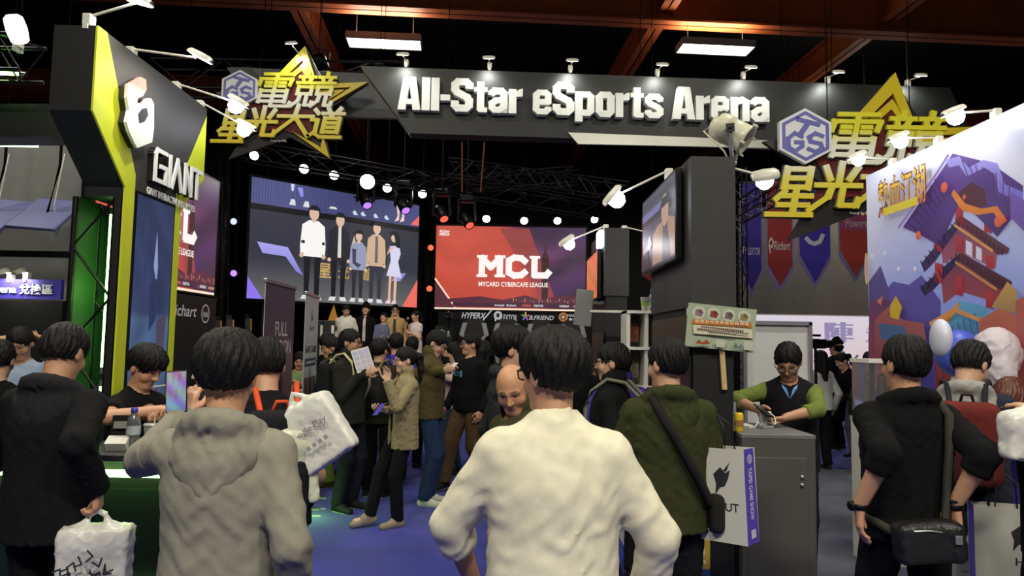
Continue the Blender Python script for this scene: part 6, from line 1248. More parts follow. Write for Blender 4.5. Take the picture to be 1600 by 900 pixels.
PH['staff'] = pp('staff man in a black t-shirt behind the green-lit counter, in profile', 214, 534, 4.05, PI/2-.25, g=1.05, q=2, top=tp('tee', 'black_cotton', rgb(16, 16, 18), t=.018, sleeve=.36), hair='puffy', seed=71, skin=SK2, head=(.42, .0, 0), LW=at(240, 655, 3.75), RW=at(250, 640, 3.8), lean=.06, lcurl=.7)
PH['counter'] = pp('man with glasses in a black vest and green shirt at the grey counter', 1232, 527, 4.92, -.35, g=1.06, q=2, top=tp('vest', 'black_vest', rgb(26, 25, 30), t=.026, sleeve=0, hem=.82, under=('moss_shirt', rgb(112, 126, 62), .70), vneck=True), hair='short', seed=81, skin=SK2,
                   lean=.12, head=(.5, -.12, 0), glasses=True, LW=at(1228, 652, 4.5), RW=at(1186, 640, 4.6), le=(1, .4, .1), re=(-1, .5, .1), lhd=(-.75, -.4, -.45), rhd=(.2, -.8, -.3), lcurl=.5)
# --- middle left
PH['girl'] = pp('young woman with brown hair half hidden behind the grey hoodie man', 330, 548, 4.95, -PI/2+.45, q=1, female=True, hair='long', hairm=HAIRB, top=tp('tee', 'dark_top', rgb(34, 32, 34)), seed=91, skin=SK3, head=(.35, .0, 0), lw=(.1, -.3, 1.1), rw=(-.1, -.3, 1.1))
PH['strap'] = pp('person in a black t-shirt with orange bag straps behind the grey hoodie man', 428, 556, 3.05, PI+.5, q=2, hgt=1.68, g=1.02, top=tp('tee', 'charcoal_tee', rgb(24, 24, 26), t=.02, sleeve=.42), seed=101, skin=SK2, lean=.36, hair='short', RW=at(425, 690, 3.2), re=(-1, .35, -.5), lw=(.12, -.3, 1.05))
pp('dark haired visitor in black at the far left edge', 0, 528, 4.3, PI+.3, q=1, top=tp('tee', 'black_cotton', BLK), seed=111, head=(.2, 0, 0))
pp('man in a pale blue t-shirt with both hands behind his head', 38, 506, 5.6, .2, q=1, top=tp('tee', 'pale_blue_tee', rgb(150, 165, 190), sleeve=.36), seed=121, skin=SK2, head=(.5, 0, 0), lw=(.12, .1, 1.62), rw=(-.12, .1, 1.62), le=(1, -.2, .25), re=(-1, -.2, .25), lhd=(-1, .3, .2), rhd=(1, .3, .2))
# --- the crowd in the aisle
PH['khaki'] = pp('man in a black jacket and pale green trousers beside the white banner', 519, 524, 8.0, -PI/2+.35, q=1, top=tp('jacket', 'black_shell', rgb(20, 21, 22), t=.028, collar=True, hem=.85), legs=dict(name='lime_khaki', col=rgb(128, 136, 70), t=.03), seed=131, glasses=True, head=(.15, .0, 0), lw=(.15, -.3, 1.1), rw=(-.1, -.3, 1.15), skin=SK2, shoes=(rgb(70, 50, 36), rgb(150, 120, 60)))  # green lamp light is put into the khaki trouser colour
PH['leaf'] = pp('man with glasses and black backpack holding a printed leaflet', 549, 512, 6.9, PI/2-.45, q=1, top=tp('jacket', 'dark_olive_shell', rgb(40, 40, 34), t=.026, collar=True, hem=.82), seed=141, glasses=True, head=(.02, .35, 0), RW=at(560, 588, 6.75), LW=at(572, 584, 6.7), skin=SK2, legs=dict(name='dark_denim', col=rgb(30, 32, 42)))
pp('girl in a green-lit top between the two roll-up banners', 468, 548, 9.0, .3, q=1, female=True, hair='long', top=tp('tee', 'pale_green_top', rgb(140, 160, 110), sleeve=.36), seed=151, lw=(.1, -.25, 1.15), rw=(-.1, -.25, 1.15), head=(.3, 0, 0))
PH['dk1'] = pp('visitor in a dark jacket with a grey backpack, facing the stage', 594, 527, 7.5, PI-.25, q=1, top=tp('jacket', 'dark_brown_shell', rgb(44, 40, 34), t=.028, hem=.8), seed=161, legs=dict(name='black_jeans', col=rgb(18, 18, 20)))
PH['pur'] = pp('visitor in a violet jacket facing the stage', 620, 518, 8.3, PI+.15, q=0, top=tp('jacket', 'violet_shell', rgb(72, 52, 168), t=.03, hem=.82), seed=171)
pp('dark haired visitor left of the glasses man, looking down', 512, 518, 8.6, PI-.6, q=0, top=tp('tee', 'black_cotton', BLK), seed=181, head=(.2, 0, 0))
pp('visitor in black standing behind the violet jacket', 645, 524, 9.2, PI, q=0, top=tp('tee', 'black_cotton', BLK), seed=191)
PH['woman'] = pp('woman in a beige field jacket walking with a hand on her cheek', 634, 540, 6.4, -PI/2+.55, q=2, female=True, hair='ponytail', top=tp('jacket', 'beige_canvas', rgb(146, 134, 100), t=.026, collar=True, open=.03, hem=.74, flare=.012, amp=.006), inner=('black_cotton', BLK), legs=dict(name='black_jeans', col=rgb(20, 20, 22), t=.012), seed=201, glasses=True, skin=SK3,
                 LW=at(606, 597, 6.12), le=(.2, .2, -1), lhd=(-.1, -.05, 1), lth=(-.6, -.6, 0), lcurl=.5, RW=at(602, 640, 6.3), head=(.12, -.15, 0), lf=(.06, -.06, .08), rf=(-.06, -.30, .10), shoes=(rgb(150, 138, 116), rgb(170, 160, 140)))
PH['brown'] = pp('man in an olive brown jacket and jeans looking at his phone', 675, 512, 7.2, PI/2-.1, q=1, top=tp('jacket', 'olive_brown_shell', rgb(82, 72, 44), t=.03, hem=.84, collar=True), legs=dict(name='blue_jeans', col=rgb(40, 54, 84), t=.022), seed=211, glasses=True, head=(.5, 0, 0), LW=at(692, 578, 7.0), RW=at(693, 576, 7.2), skin=SK1, shoes=(rgb(196, 194, 180), rgb(214, 212, 200)))
PH['opp'] = pp('man facing the olive brown jacket, head bent over a phone', 702, 524, 9.7, -PI/2-.2, q=1, top=tp('tee', 'black_cotton', BLK), seed=221, head=(.5, 0, 0), LW=at(688, 578, 9.6), RW=at(688, 578, 9.8))
pp('woman with a pale pink sleeve beside the man in the black logo sweatshirt', 713, 533, 8.8, -PI/2-.3, q=1, female=True, hair='long', top=tp('tee', 'pale_pink_top', rgb(196, 168, 160), t=.02), seed=231, head=(.3, 0, 0), LW=at(694, 590, 8.6), legs=dict(name='teal_jeans', col=rgb(46, 66, 80)))
PH['tnf'] = pp('heavy man with glasses in a black sweatshirt with blue chest print', 735, 518, 7.95, -.75, q=2, g=1.14, top=tp('tee', 'black_logo_sweat', rgb(15, 15, 17), t=.022, hem=.86), legs=dict(name='brown_chinos', col=rgb(84, 66, 44), t=.026), seed=241, glasses=True, head=(.0, -.55, 0), skin=SK2, lf=(.12, .14, .1), rf=(-.1, -.26, .08), rw=(-.26, -.1, .88), fine=False)
pp('dark haired visitor behind the black logo sweatshirt', 757, 530, 8.6, PI-.4, q=0, hair='long', female=True, top=tp('tee', 'black_cotton', BLK), seed=251)
PH['prof'] = pp('man with glasses in a dark hooded jacket, in profile facing right', 802, 509, 4.25, PI/2+.25, q=2, top=tp('jacket', 'charcoal_shell', rgb(46, 46, 46), t=.03, hood=True, hem=.8), seed=261, glasses=True, head=(.05, -.15, 0), skin=SK1, hair='puffy', fine=False)
PH['bald'] = pp('bald man looking down beside the cream white sweatshirt', 824, 573, 3.35, -1.0, q=2, hgt=1.57, top=tp('jacket', 'olive_jacket', rgb(66, 64, 42), t=.028, collar=True, hem=.82), seed=271, hair='bald', skin=rgb(196, 144, 108), lean=.14, head=(.42, .75, 0), fine=False)
PH['left'] = pp('man with glasses in a black jacket facing left, a strap on his shoulder', 957, 532, 4.4, -PI/2-.35, q=2, top=tp('jacket', 'black_shell', rgb(20, 21, 22), t=.03, hem=.82, collar=True), seed=281, glasses=True, head=(.08, -.0, 0), skin=SK1, hair='short', fine=False)
pp('visitor in a purple down jacket behind the man facing left', 970, 543, 5.1, PI-.3, q=1, top=tp('jacket', 'purple_down', rgb(70, 52, 150), t=.045, hem=.82, collar=True, amp=.010, freq=60), seed=291)
pp('visitor in black between the profile man and the pillar, facing the stage', 905, 532, 6.2, PI, q=1, top=tp('tee', 'black_cotton', BLK), seed=295)
# --- right
pp('girl with long hair and a white top seen from behind', 1281, 546, 9.6, PI+.2, q=1, female=True, hair='long', top=tp('tee', 'white_top', rgb(206, 204, 206), t=.02), legs=dict(name='black_jeans', col=rgb(20, 20, 22)), seed=301)
PH['coat'] = pp('person in a long black coat and knit cap beside the exhibit', 1305, 529, 11.5, PI+.5, q=1, hair='beanie', top=tp('coat', 'black_wool', rgb(18, 17, 19), t=.035, hem=.45, flare=.03), seed=311)
pp('visitor in jeans bending forward at the exhibit', 1338, 546, 10.6, -PI/2+.2, q=1, hgt=1.62, hair='ponytail', female=True, top=tp('tee', 'black_cotton', BLK), legs=dict(name='slate_jeans', col=rgb(84, 88, 110), t=.024), seed=321, lean=.45, lw=(.1, -.4, .9), rw=(-.1, -.4, .9))
pp('visitor in a dark green jacket right of the bending visitor', 1358, 548, 9.0, PI-.2, q=1, hair='long', female=True, top=tp('jacket', 'dark_olive_shell', rgb(40, 40, 34)), seed=331)
PH['puff'] = pp('woman with auburn hair in a violet puffer jacket', 1576, 585, 4.25, PI-.9, q=2, female=True, hair='long', hairm=HAIRR, top=tp('jacket', 'violet_puffer', rgb(58, 46, 116), t=.05, hem=.72, collar=True, amp=.011, freq=66), seed=341, head=(.2, 0, 0), fine=False)
PH['edge'] = pp('visitor in black cut off by the right picture edge', 1652, 556, 2.9, -PI/2, q=1, top=tp('jacket', 'black_shell', rgb(20, 21, 22), t=.03), seed=351, LW=at(1622, 640, 2.85), RW=at(1630, 650, 2.9))
# --- five people on the stage
SG = 'five people on the stage'
PH['s1'] = pp('young man in a white hoodie with a black armband on the stage', 541, 474, 14.9, -.1, .7, q=1, group=SG, top=tp('hoodie', 'white_fleece', rgb(226, 222, 212), t=.03, hood=True, hem=.8), seed=401, head=(.4, .4, 0), fine=False)
PH['s2'] = pp('man in a black jacket and patterned beanie on the stage', 572, 473, 15.0, 0, .7, q=1, group=SG, top=tp('jacket', 'black_wool', rgb(24, 22, 26), t=.026, open=.03, hem=.78, collar=True), inner=('off_white', rgb(200, 196, 186)), hair='beanie', seed=411, fine=False)
pp('shorter boy in a grey and navy raglan shirt on the stage', 600, 487, 15.0, .35, .7, q=1, group=SG, top=tp('tee', 'grey_navy_raglan', rgb(104, 112, 136), t=.018), seed=421, head=(-.1, -.5, 0), lw=(.05, -.25, 1.1), rw=(-.1, -.28, 1.12), fine=False)
pp('man in a tan jacket and glasses on the stage', 618, 475, 15.1, .1, .7, q=1, group=SG, top=tp('jacket', 'tan_canvas', rgb(186, 156, 110), t=.03, open=.03, hem=.78, collar=True), inner=('grey_cotton', rgb(70, 68, 66)), glasses=True, seed=431, fine=False)
PH['s5'] = pp('woman in a pale dress holding a microphone on the stage', 650, 484, 15.0, -.6, .7, q=1, female=True, group=SG, hair='ponytail', top=tp('dress', 'pale_lilac', rgb(214, 198, 200), t=.014, sleeve=.25, hem=.62, flare=.05), legs=dict(kind='none'), seed=441, head=(.05, -.3, 0), rw=(-.03, -.24, 1.32), lw=(.05, -.22, 1.18), shoes=(rgb(206, 170, 166), rgb(206, 170, 166)), fine=False)
Rc = RX(.12); q_ = lambda x_, y_, z_: V(0, 0, .95)+Rc @ (V(x_, y_, z_)-V(0, 0, .95)); cl_ = MB()
for s in (1, -1): cl_.add([q_(s*.002, -.135, 1.335), q_(s*.045, -.115, 1.40), q_(s*.052, -.085, 1.425), q_(s*.02, -.118, 1.40), q_(s*.002, -.128, 1.33), q_(s*.045, -.108, 1.395), q_(s*.052, -.078, 1.42), q_(s*.02, -.110, 1.395)], [(0, 1, 2, 3), (7, 6, 5, 4), (0, 4, 5, 1), (1, 5, 6, 2), (2, 6, 7, 3), (3, 7, 4, 0)])
cl_.build('shirt_collar', cloth('sky_blue_collar', rgb(120, 160, 225)), PH['counter']['root'])
# ---------------------------------------------------------------- what they carry
def on(P, name, label, cat, group=None):
    o = empty(name, (0, 0, 0), 0, label, cat, group); o.matrix_world = P['M']; return o
def backpack(P, label, col, strapc, scol2=None, h=1.):
    r = on(P, 'backpack', label, 'backpack', 'backpacks worn by visitors'); g = P['g']; t = P['t']; y0 = .112*g+t+.085
    F = Field.box((-.24, y0-.14, .82), (.24, y0+.2, 1.52), .012); F.rbox((0, y0, 1.18), (.145, .085, .21*h), None, .06); F.rbox((0, y0+.075, 1.10), (.11, .05, .11), None, .04, .02); F.folds(.004, 40, 3); me, _ = F.mesh('pack'); pb_ = link('pack_body', me, cloth('pack_%d' % int(sum(col)*1e4), col), r)
    F = Field.box((-.2, y0-.1, .95), (.2, y0+.22, 1.4), .012); F.rbox((0, y0+.085, 1.08), (.10, .05, .10), None, .03); me, _ = F.mesh('pocket'); link('front_pocket', me, cloth('pocket_%d' % int(sum(scol2 or col)*1e4), scol2 or col), pb_)
    for s in (1, -1):
        pts = [(s*.075, y0-.03, 1.37), (s*.085, .07*g+t, 1.455+t*.4), (s*.105, -.01, 1.468+t*.6), (s*.115, -.09*g-t*.6, 1.40+t*.3), (s*.115, -.118*g-t, 1.30), (s*.13, -.112*g-t, 1.18), (s*.165*g+t*.4, -.05, 1.05), (s*.14, y0-.06, 1.0)]
        m = MB(); m.tube([Vector(p) for p in pts], .0135, 6); m.build('shoulder_strap', cloth('strap_%d' % int(sum(strapc)*1e4), strapc), r)
    MB().tube([(-.03, y0-.02, 1.385), (-.02, y0, 1.425), (.02, y0, 1.425), (.03, y0-.02, 1.385)], .008, 6).build('grab_loop', cloth('strap_%d' % int(sum(strapc)*1e4), strapc), r)
    return r
backpack(PH['red'], 'red backpack with black straps worn by the looking-down man', rgb(100, 40, 37), rgb(34, 34, 36), rgb(64, 28, 28))
backpack(PH['leaf'], 'black backpack with a pale strap on the leaflet man', rgb(30, 30, 32), rgb(196, 184, 140))
backpack(PH['khaki'], 'black backpack of the man in pale green trousers', rgb(28, 29, 32), rgb(70, 72, 66))
backpack(PH['dk1'], 'dark backpack with a yellow trim facing the stage', rgb(44, 44, 40), rgb(110, 104, 50))
backpack(PH['pur'], 'violet backpack over the violet jacket', rgb(66, 44, 160), rgb(40, 36, 70))
backpack(PH['left'], 'dark backpack with khaki straps on the man facing left', rgb(36, 37, 36), rgb(112, 112, 92))
# bag with orange straps of the half hidden person
r = backpack(PH['strap'], 'black backpack with orange straps behind the grey hoodie man', rgb(26, 26, 30), rgb(206, 78, 42))
def phone(loc, R, label, glow=None):
    o = empty('smartphone', loc, 0, label, 'phone', 'phones in hands'); o.rotation_euler = R.to_euler()
    MB().box((0, 0, 0), (.072, .008, .15), bev=.004).build('phone_body', BLKMET, o)
    P = Print((-.033, -.0045, -.07), (1, 0, 0), (0, 0, 1), .066, .14, .0002); P.grid(glow or (lambda a, b: (.5, .5, .55)), 6, 10); P.build('display', attr_mat('phone_display', .8), o)
    return o
w = at(276, 612, 2.52)
phone(w, RZ(.12) @ RX(-.15) @ RY(-.08), 'phone held up by the man in the grey hoodie', lambda a, b: (.18+.5*(math.sin(9*a+4*b)**2)*b, .14+.35*math.sin(5*b+3*a)**2, .38+.25*math.sin(7*b)**2))
w = PH['woman']['wr'][-1]+PH['woman']['hd'][-1]*.08; phone(w+V(0, -.03, 0), RZ(1.0) @ RX(.7), 'violet phone in the lowered hand of the walking woman', lambda a, b: (.12, .08, .4))
w = (PH['brown']['wr'][1]+PH['brown']['wr'][-1])/2+V(.09, -.02, .02); phone(w, RZ(-.9) @ RX(-.9), 'white-lit phone of the man in the olive brown jacket', lambda a, b: (.8, .8, .78))
w = PH['opp']['wr'][1]+V(-.1, 0, .02); phone(w, RZ(.9) @ RX(-.9), 'phone of the man facing the olive brown jacket', lambda a, b: (.2, .35, .8))
# printed leaflet
w = PH['leaf']['wr'][-1]+PH['leaf']['hd'][-1]*.1+V(-.02, -.03, .08); o = empty('leaflet', w, 0, 'white printed leaflet held by the glasses man', 'leaflet'); R = RZ(.25) @ RX(-.35) @ RY(-.3); o.rotation_euler = R.to_euler(); MB().box((0, 0, 0), (.17, .002, .23)).build('sheet', PAPER, o)
P = Print((-.085, -.0015, -.115), (1, 0, 0), (0, 0, 1), .17, .23, .0002); P.rect(.02, .02, .98, .98, (.5, .5, .5))
for i in range(3):
    for j in range(4): P.rect(.07+.31*i, .06+.23*j, .31+.31*i, .23+.23*j, (.32+.05*i, .34, .42+.04*j))
P.build('leaflet_print', PRINT, o)
# plastic carrier bags
BAGW = mat('white_carrier_film', rgb(214, 212, 204), .32, noise=.05, nscale=12, bump=.5, bscale=18)
def soft_bag(name, c, R, w, d, h, label, seed, m, parts=(), amp=.006, cat='bag', grp=None, top=True, hl=.12):
    o = empty(name, c, 0, label, cat, grp); o.rotation_euler = R.to_euler()
    F = Field.box((-w, -d-.05, -h-.06), (w, d+.05, .06), .011); F.rbox((0, 0, -h*.56), (w*.5, d*.42, h*.42), None, .012); F.cone((-w*.22, 0, -h*.28), (w*.22, 0, -h*.28), d*.42, d*.42, .06)
    for s in (1, -1): F.cone((s*w*.34, 0, -h*.26), (s*w*.10, 0, -.005), .012, .010, .03)
    F.folds(amp, 58, seed, 1.2); me, _ = F.mesh('bag_body'); bd_ = link('bag_body', me, m, o)
    MB().tube([(-w*.12, 0, -.01), (0, 0, hl*.4), (w*.12, 0, -.01)], .012, 6).build('handle', m, bd_)
    return o
w = PH['bag']['wr'][-1]+PH['bag']['hd'][-1]*.095
b_ = soft_bag('carrier_bag', w+V(.0, .0, -.01), RZ(.2), .27, .13, .42, 'white plastic carrier bag with black print held by the man at left', 5, BAGW, hl=.02)
INKM = mat('black_bag_print', rgb(30, 30, 30), .4, noise=.8, nscale=18)
P = Print((-.10, -.083, -.37), (1, 0, 0), (0, 0, 1), .18, .22, .0006)
rs = random.Random(4)
for k in range(26):
    x_, y_ = rs.random(), rs.random(); a_ = rs.random()*6; P.line([(x_, y_), (x_+.16*math.cos(a_), y_+.16*math.sin(a_)), (x_+.2*math.cos(a_+.9), y_+.2*math.sin(a_+.9))], .007, (.03, .03, .03))
P.build('bag_print', PRINT, b_)
w = at(462, 622, 2.85); b_ = soft_bag('carrier_bag', w, RZ(-.15) @ RY(-.62), .24, .10, .30, 'tilted white carrier bag with grey lettering beside the white banner', 8, BAGW, grp='white carrier bags', amp=.006, hl=.05)
P = Print((-.10, -.066, -.25), (1, 0, 0), (0, 0, 1), .2, .17, .0012); P.text('Google Play', .5, .62, .9, .2, (.12, .12, .12)).rect(.3, .2, .38, .3, (.3, .3, .3)).rect(.44, .2, .52, .3, (.3, .3, .3)).rect(.58, .2, .66, .3, (.3, .3, .3)).rect(.72, .2, .8, .3, (.3, .3, .3)); o = P.build('bag_print', PRINT, b_)
w = at(456, 655, 2.82); soft_bag('carrier_bag', w, RZ(.4) @ RY(-.1), .17, .10, .34, 'plain white carrier bag hanging below the tilted one', 9, mat('cream_carrier_film', rgb(200, 204, 180), .35, bump=.4, bscale=16), grp='white carrier bags', hl=.03)
w = at(1602, 640, 2.78); soft_bag('carrier_bag', w, RZ(.1) @ RY(.1),   .16, .10, .20, 'pale carrier bag at the right picture edge', 12, BAGW, hl=.04)
# paper show bags
def paper_bag(c, rz, w, d, h, label, front, print_side=True, tilt=0.):
    o = empty('paper_bag', c, 0, label, 'bag', 'paper show bags'); o.rotation_euler = (RZ(rz) @ RY(tilt)).to_euler()
    WP = mat('white_bag_paper', rgb(206, 204, 192), .55, bump=.2, bscale=12); VP = mat('violet_bag_paper', rgb(86, 68, 178), .5)
    t = .003
    MB().prism([(-w/2, -h), (w/2, -h), (w/2, 0), (-w/2, 0)], (0, -d/2, 0), (1, 0, 0), (0, 0, 1), (0, t, 0)).build('front_sheet', WP, o); MB().prism([(-w/2, -h), (w/2, -h), (w/2, 0), (-w/2, 0)], (0, d/2, 0), (1, 0, 0), (0, 0, 1), (0, -t, 0)).build('back_sheet', WP, o)
    for s in (1, -1): MB().prism([(-d/2, -h), (d/2, -h), (d/2*.75, 0), (-d/2*.75, 0)], (s*w/2, 0, 0), (0, 1, 0), (0, 0, 1), (-s*t, 0, 0)).build('side_gusset', VP, o)
    MB().box((0, 0, -h+.003), (w-.004, d-.004, .006)).build('bottom', WP, o)
    for s in (1, -1): MB().tube([(-w*.2, s*d*.42, -.02), (-w*.17, s*d*.3, .10), (0, 0, .15), (w*.17, s*d*.3, .10), (w*.2, s*d*.42, -.02)], .004, 6).build('handle', BLACK, o)
    P = Print((w/2+.0006, -d/2, -h), (0, 1, 0), (0, 0, 1), d, h, .0004); wc = (.72, .7, .8)
    me = text_mesh('TAIPEI GAME SHOW', 1., offset=.015); co = np.zeros(len(me.vertices)*3); me.vertices.foreach_get('co', co); co = co.reshape(-1, 3); lo_ = co.min(0); hi_ = co.max(0); n = len(P.V)
    for q_ in co: P.V.append(P.pt(.5+((q_[1]-lo_[1])/(hi_[1]-lo_[1])-.5)*.30, .80-(q_[0]-lo_[0])/(hi_[0]-lo_[0])*.55)); P.K.append(wc)
    for f in me.polygons: P.F.append(tuple(i+n for i in f.vertices))
    bpy.data.meshes.remove(me); P.l += 1
    P.poly([(.5+.2*math.cos(PI/6+k*PI/3)*1.1, .89+.055*math.sin(PI/6+k*PI/3)) for k in range(6)], wc).poly([(.5+.15*math.cos(PI/6+k*PI/3)*1.1, .89+.042*math.sin(PI/6+k*PI/3)) for k in range(6)], (.12, .07, .42)).text('S', .5, .89, .18, .05, wc, offset=.02)
    P.rect(.3, .06, .7, .15, (.6, .59, .66)); P.build('side_print', PRINT, o)
    P = Print((-w/2, -d/2-.0006, -h), (1, 0, 0), (0, 0, 1), w, h, .0004); ink = (.03, .03, .035)
    P.text('HUT', .72, .38, .34, .09, ink, offset=.015).poly([(.5, .72), (.62, .80), (.7, .74), (.78, .78), (.74, .68), (.68, .60), (.6, .58), (.52, .50), (.54, .62)], ink).poly([(.66, .76), (.78, .86), (.72, .76)], ink).rect(.2, .1, .5, .11, ink); P.build('front_print', PRINT, o)
    return o
w = PH['olive']['wr'][-1]+PH['olive']['hd'][-1]*.09
paper_bag((at(1122, 700, 3.36).x, 3.36, at(1122, 698, 3.36).z), -.75, .30, .12, .42, 'white and violet paper show bag held by the olive hoodie man', 0, tilt=-.05)
paper_bag((at(1572, 790, 3.5).x, 3.5, at(1572, 790, 3.5).z), -.35, .30, .12, .40, 'white and violet paper show bag at the lower right corner', 0)
paper_bag((at(1538, 800, 3.75).x, 3.85, at(1538, 795, 3.75).z), -.2, .28, .11, .38, 'second paper show bag behind the lower right one', 0)
# sling bag of the man in black
P_ = PH['black']; r = on(P_, 'sling_bag', 'black leather sling bag on the back of the man in black', 'bag'); yb = .112*1.08+.04
F = Field.box((-.25, yb-.1, .7), (.28, yb+.2, 1.05), .010); F.rbox((.04, yb+.035, .875), (.125, .05, .085), [list(q_) for q_ in RY(.10)], .035); F.rbox((-.07, yb+.045, .88), (.035, .055, .08), [list(q_) for q_ in RY(.10)], .03, .02); F.folds(.003, 40, 2); me, _ = F.mesh('bag_body'); LEA = mat('black_leather', rgb(26, 25, 26), .42, bump=.4, bscale=90); link('bag_body', me, LEA, r)
MB().tube([(.0, yb+.088, .925), (.05, yb+.09, .93), (.11, yb+.082, .925)], .004, 5).build('zip', ALU, r); MB().box((-.055, yb+.105, .90), (.03, .01, .035), bev=.003).build('buckle', ALU, r)
MB().tube([(-.05, yb+.03, .945), (-.075, yb+.005, 1.1), (-.095, .112*1.08+.035, 1.25), (-.11, .10*1.08+.03, 1.38), (-.115, .02, 1.462), (-.10, -.10, 1.40), (-.02, -.15, 1.22), (.12, -.13, 1.02), (.19, .0, .93), (.15, yb+.01, .90)], .019, 6).build('strap', cloth('webbing', rgb(58, 56, 50)), r)
for s, lb in ((1, 'black wristwatch on the left wrist of the man in black'), (-1, 'dark bead bracelet on the right wrist of the man in black')):
    w = P_['wr'][s]; d = P_['hd'][s]; o = empty('wristwatch' if s > 0 else 'bracelet', w, 0, lb, 'watch' if s > 0 else 'bracelet'); MB().lathe([(.030, -.012), (.034, -.010), (.034, .010), (.030, .012)], (0, 0, 0), d, 16).build('band', BLKMET, o)
    if s > 0: MB().lathe([(.02, 0), (.02, .009), (0, .01)], V(-.032, -.004, 0), (-1, -.3, 0), 14).build('dial', BLKMET, o)
    else:
        MB().lathe([(.031, .018), (.034, .02), (.034, .03), (.031, .032)], (0, 0, 0), d*-1, 16).build('second_band', BLACK, o)
# cross strap of the olive hoodie man
P_ = PH['olive']; r = on(P_, 'cross_strap_bag', 'dark flat sling with a wide strap across the olive hoodie', 'bag'); yb = .112*1.08+.05
MB().tube([(.10, .03, 1.462), (.085, .10*1.08+.03, 1.40), (.0, yb, 1.25), (-.10, yb, 1.08), (-.17, yb-.05, .95)], .022, 6).build('strap', cloth('dark_webbing', rgb(36, 34, 32)), r)
F = Field.box((-.4, -.15, .72), (-.05, .25, 1.05), .012); F.rbox((-.205, .05, .90), (.035, .10, .09), None, .03); me, _ = F.mesh('pouch'); link('pouch', me, cloth('dark_webbing', rgb(36, 34, 32)), r)
# chest print of the heavy man
P_ = PH['tnf']; g = 1.14; t = .022
yf = -(.105*g+t)-.004; Pm = Print((-.09, 0, 0), (1, 0, 0), (0, 0, 1), .16, .08, .0006)
Pm.o = V(-.10, yf-.012, 1.225); Pm.disc(.82, .55, .14, (.10, .25, .42), .5); Pm.text('NORTH', .34, .70, .58, .26, (.09, .24, .40), offset=.02).text('FACE', .38, .34, .5, .26, (.09, .24, .40), offset=.02); o = Pm.build('chest_print', PRINT, P_['root'])
# armband of the white hoodie, microphone, video camera
P_ = PH['s1']; w = (P_['sh'][-1]+P_['el'][-1])/2; 
r = empty('armband', w, 0, 'black armband on the white hoodie on stage', 'armband'); MB().lathe([(.078, -.04), (.084, -.038), (.084, .038), (.078, .04)], (0, 0, 0), P_['el'][-1]-P_['sh'][-1], 14).build('band', BLACK, r)
P_ = PH['s5']; w = P_['wr'][-1]+P_['hd'][-1]*.08; r = empty('microphone', w, 0, 'microphone in the hand of the woman on stage', 'microphone'); MB().tube([(0, 0, -.1), (0, 0, .08)], .014, 8).build('grip', BLKMET, r); MB().lathe([(0, .0), (.025, .02), (.028, .045), (.018, .07), (0, .075)], (0, 0, .075), (0, 0, 1), 12).build('grille', ALU, r)
w = at(1274, 537, 9.4); r = empty('video_camera', w, .3, 'black video camera held up in front of the exhibit', 'camera'); MB().box((0, 0, 0), (.26, .14, .13), bev=.02).build('camera_body', BLKMET, r); MB().box((-.02, 0, .11), (.2, .03, .03)).build('top_handle', BLKMET, r); MB().lathe([(.045, 0), (.055, .03), (.055, .12), (.04, .12), (0, .11)], (.13, 0, 0), (1, 0, 0), 12).build('lens', BLKMET, r); MB().tube([(0, 0, -.06), (0, 0, -w.z)], .02, 6).build('support_pole', BLKMET, r)
# ---------------------------------------------------------------- roll-up banners
def rollup(a, b, h, label, draw, col):
    a = V(a[0], a[1], 0); b_ = V(b[0], b[1], 0); u = b_-a; w = u.length; u.normalize(); n = V(u.y, -u.x, 0); R = RZ(math.atan2(u.y, u.x)); c = (a+b_)/2
    o = empty('rollup_banner', c, 0, label, 'banner', 'roll-up banners'); MB().box((0, 0, .05), (w+.04, .16, .08), R, .015).build('base', ALU, o); MB().box((0, 0, h+.01), (w+.02, .03, .03), R, .005).build('top_rail', ALU, o)
    MB().tube([-n*.03+V(0, 0, .08), -n*.03+V(0, 0, h)], .012, 6).build('pole', ALU, o); MB().box((0, 0, h/2+.05), (w, .004, h-.1), R).build('sheet', mat('banner_back', rgb(190, 188, 184), .6), o)
    for s in (-1, 1): MB().box(u*(s*w*.3)+V(0, 0, .012), (.04, .36, .02), R).build('foot', ALU, o)
    P = Print(a+n*.003+V(0, 0, .1), u, (0, 0, 1), w, h-.1); draw(P); q_ = P.build('banner_print', PRINT, o); q_.location = -c
    return o
def moon(P):
    P.grid(lambda a, b: tuple(p_*(1-b)+q_*b for p_, q_ in zip(rgb(112, 64, 44), rgb(74, 66, 84))), 8, 20)
    P.text('FULL', .56, .83, .42, .055, (.62, .58, .56)).text('MOON', .62, .76, .56, .055, (.62, .58, .56))
    dk_ = rgb(36, 26, 26); P.poly([(.35, .1), (.38, .4), (.46, .55), (.55, .63), (.66, .60), (.72, .45), (.74, .2), (.7, .05)], dk_).disc(.57, .62, .09, dk_).poly([(.55, .5), (.66, .5), (.64, .3), (.58, .3)], rgb(110, 70, 50)).rect(0, 0, 1, .12, rgb(50, 34, 30)); P.poly([(.1, .1), (.25, .3), (.4, .2), (.6, .34), (.9, .12)], rgb(96, 44, 26))
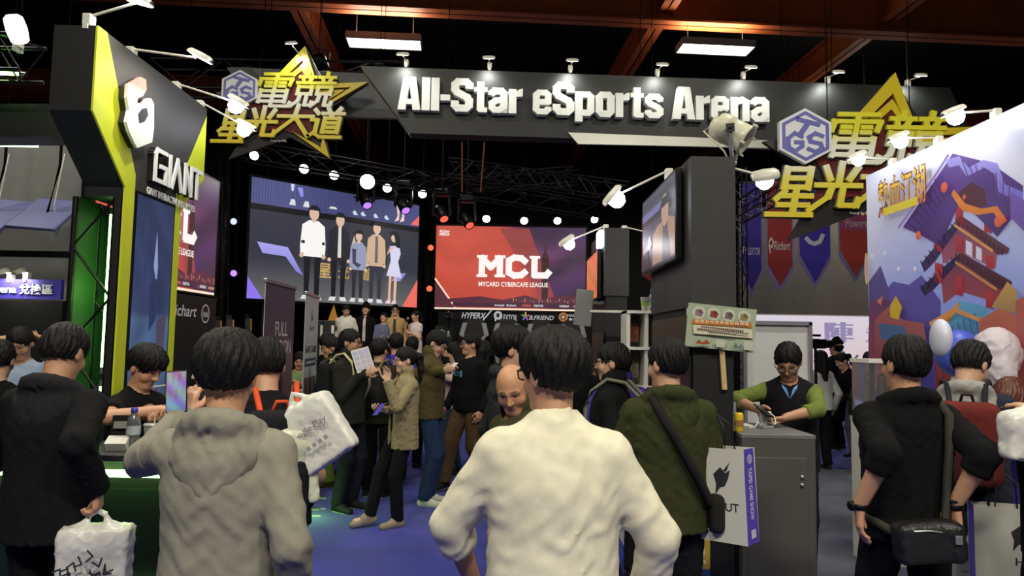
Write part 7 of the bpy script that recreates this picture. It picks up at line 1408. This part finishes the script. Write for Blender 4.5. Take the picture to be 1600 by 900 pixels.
def games(P):
    P.grid(lambda a, b: rgb(184, 186, 188), 2, 2); dk_ = (.05, .05, .06)
    P.disc(.5, .90, .07, dk_).disc(.52, .91, .035, rgb(184, 186, 188)).text('GIANT', .5, .835, .4, .02, dk_).text('GIANT GAMES', .5, .73, .86, .035, dk_, offset=.02).rect(.08, .645, .92, .685, (.05, .07, .12)).rect(.15, .66, .85, .67, (.5, .5, .55))
    for k in range(3): P.rect(.08+.3*k, .47, .33+.3*k, .59, rgb(120-20*k, 84, 60)).poly([(.12+.3*k, .47), (.2+.3*k, .57), (.3+.3*k, .47)], rgb(60, 44, 40))
    P.rect(.08, .44, .92, .45, (.2, .2, .22)).rect(.08, .36, .92, .40, (.06, .08, .16))
    for k in range(3): P.rect(.1, .12+.09*k, .42, .19+.09*k, (.45, .1, .12) if k % 2 else (.08, .09, .15)).rect(.5, .12+.09*k, .9, .19+.09*k, (.1, .12, .2))
a_, b_ = at(415, 440, 5.0), at(461, 452, 5.72); rollup((a_.x, 5.0), (b_.x, 5.72), (a_.z+b_.z)/2, 'dark brown roll-up banner with pale serif lettering', moon, None)
a_, b_ = at(478, 460, 6.7), at(498, 466, 7.5); rollup((a_.x, 6.7), (b_.x, 7.5), (a_.z+b_.z)/2, 'white roll-up banner with small pictures', games, None)
# small green floor lamp near the banner
o = empty('floor_lamp', (at(484, 790, 6.75).x+.0, 6.45, .006), 0, 'small green lamp on the carpet at the foot of the white banner', 'lamp'); MB().box((0, 0, .03), (.14, .07, .06), bev=.008).build('housing', BLKMET, o); MB().box((.0, 0, .064), (.12, .05, .008)).build('lens', GTUBE, o)
l = bpy.data.lights.new('floor_lamp_light', 'POINT'); l.energy = 6; l.color = (.3, 1, .1); l.shadow_soft_size = .05; lo = bpy.data.objects.new('floor_lamp_light', l); C.objects.link(lo); lo.parent = o; lo.location = (.05, .05, .12)
for i, (px, py) in enumerate(((498, 790), (489, 801))):
    p = at(px, py, 1.65*FPX/(py-528)); o = MB().box((p.x, p.y, .0075), (.14, .012, .003)).build('floor_tape', WHITEP); tag(o, ['white floor tape mark beside the white banner, farther one', 'white floor tape mark beside the white banner, nearer one'][i], 'tape')
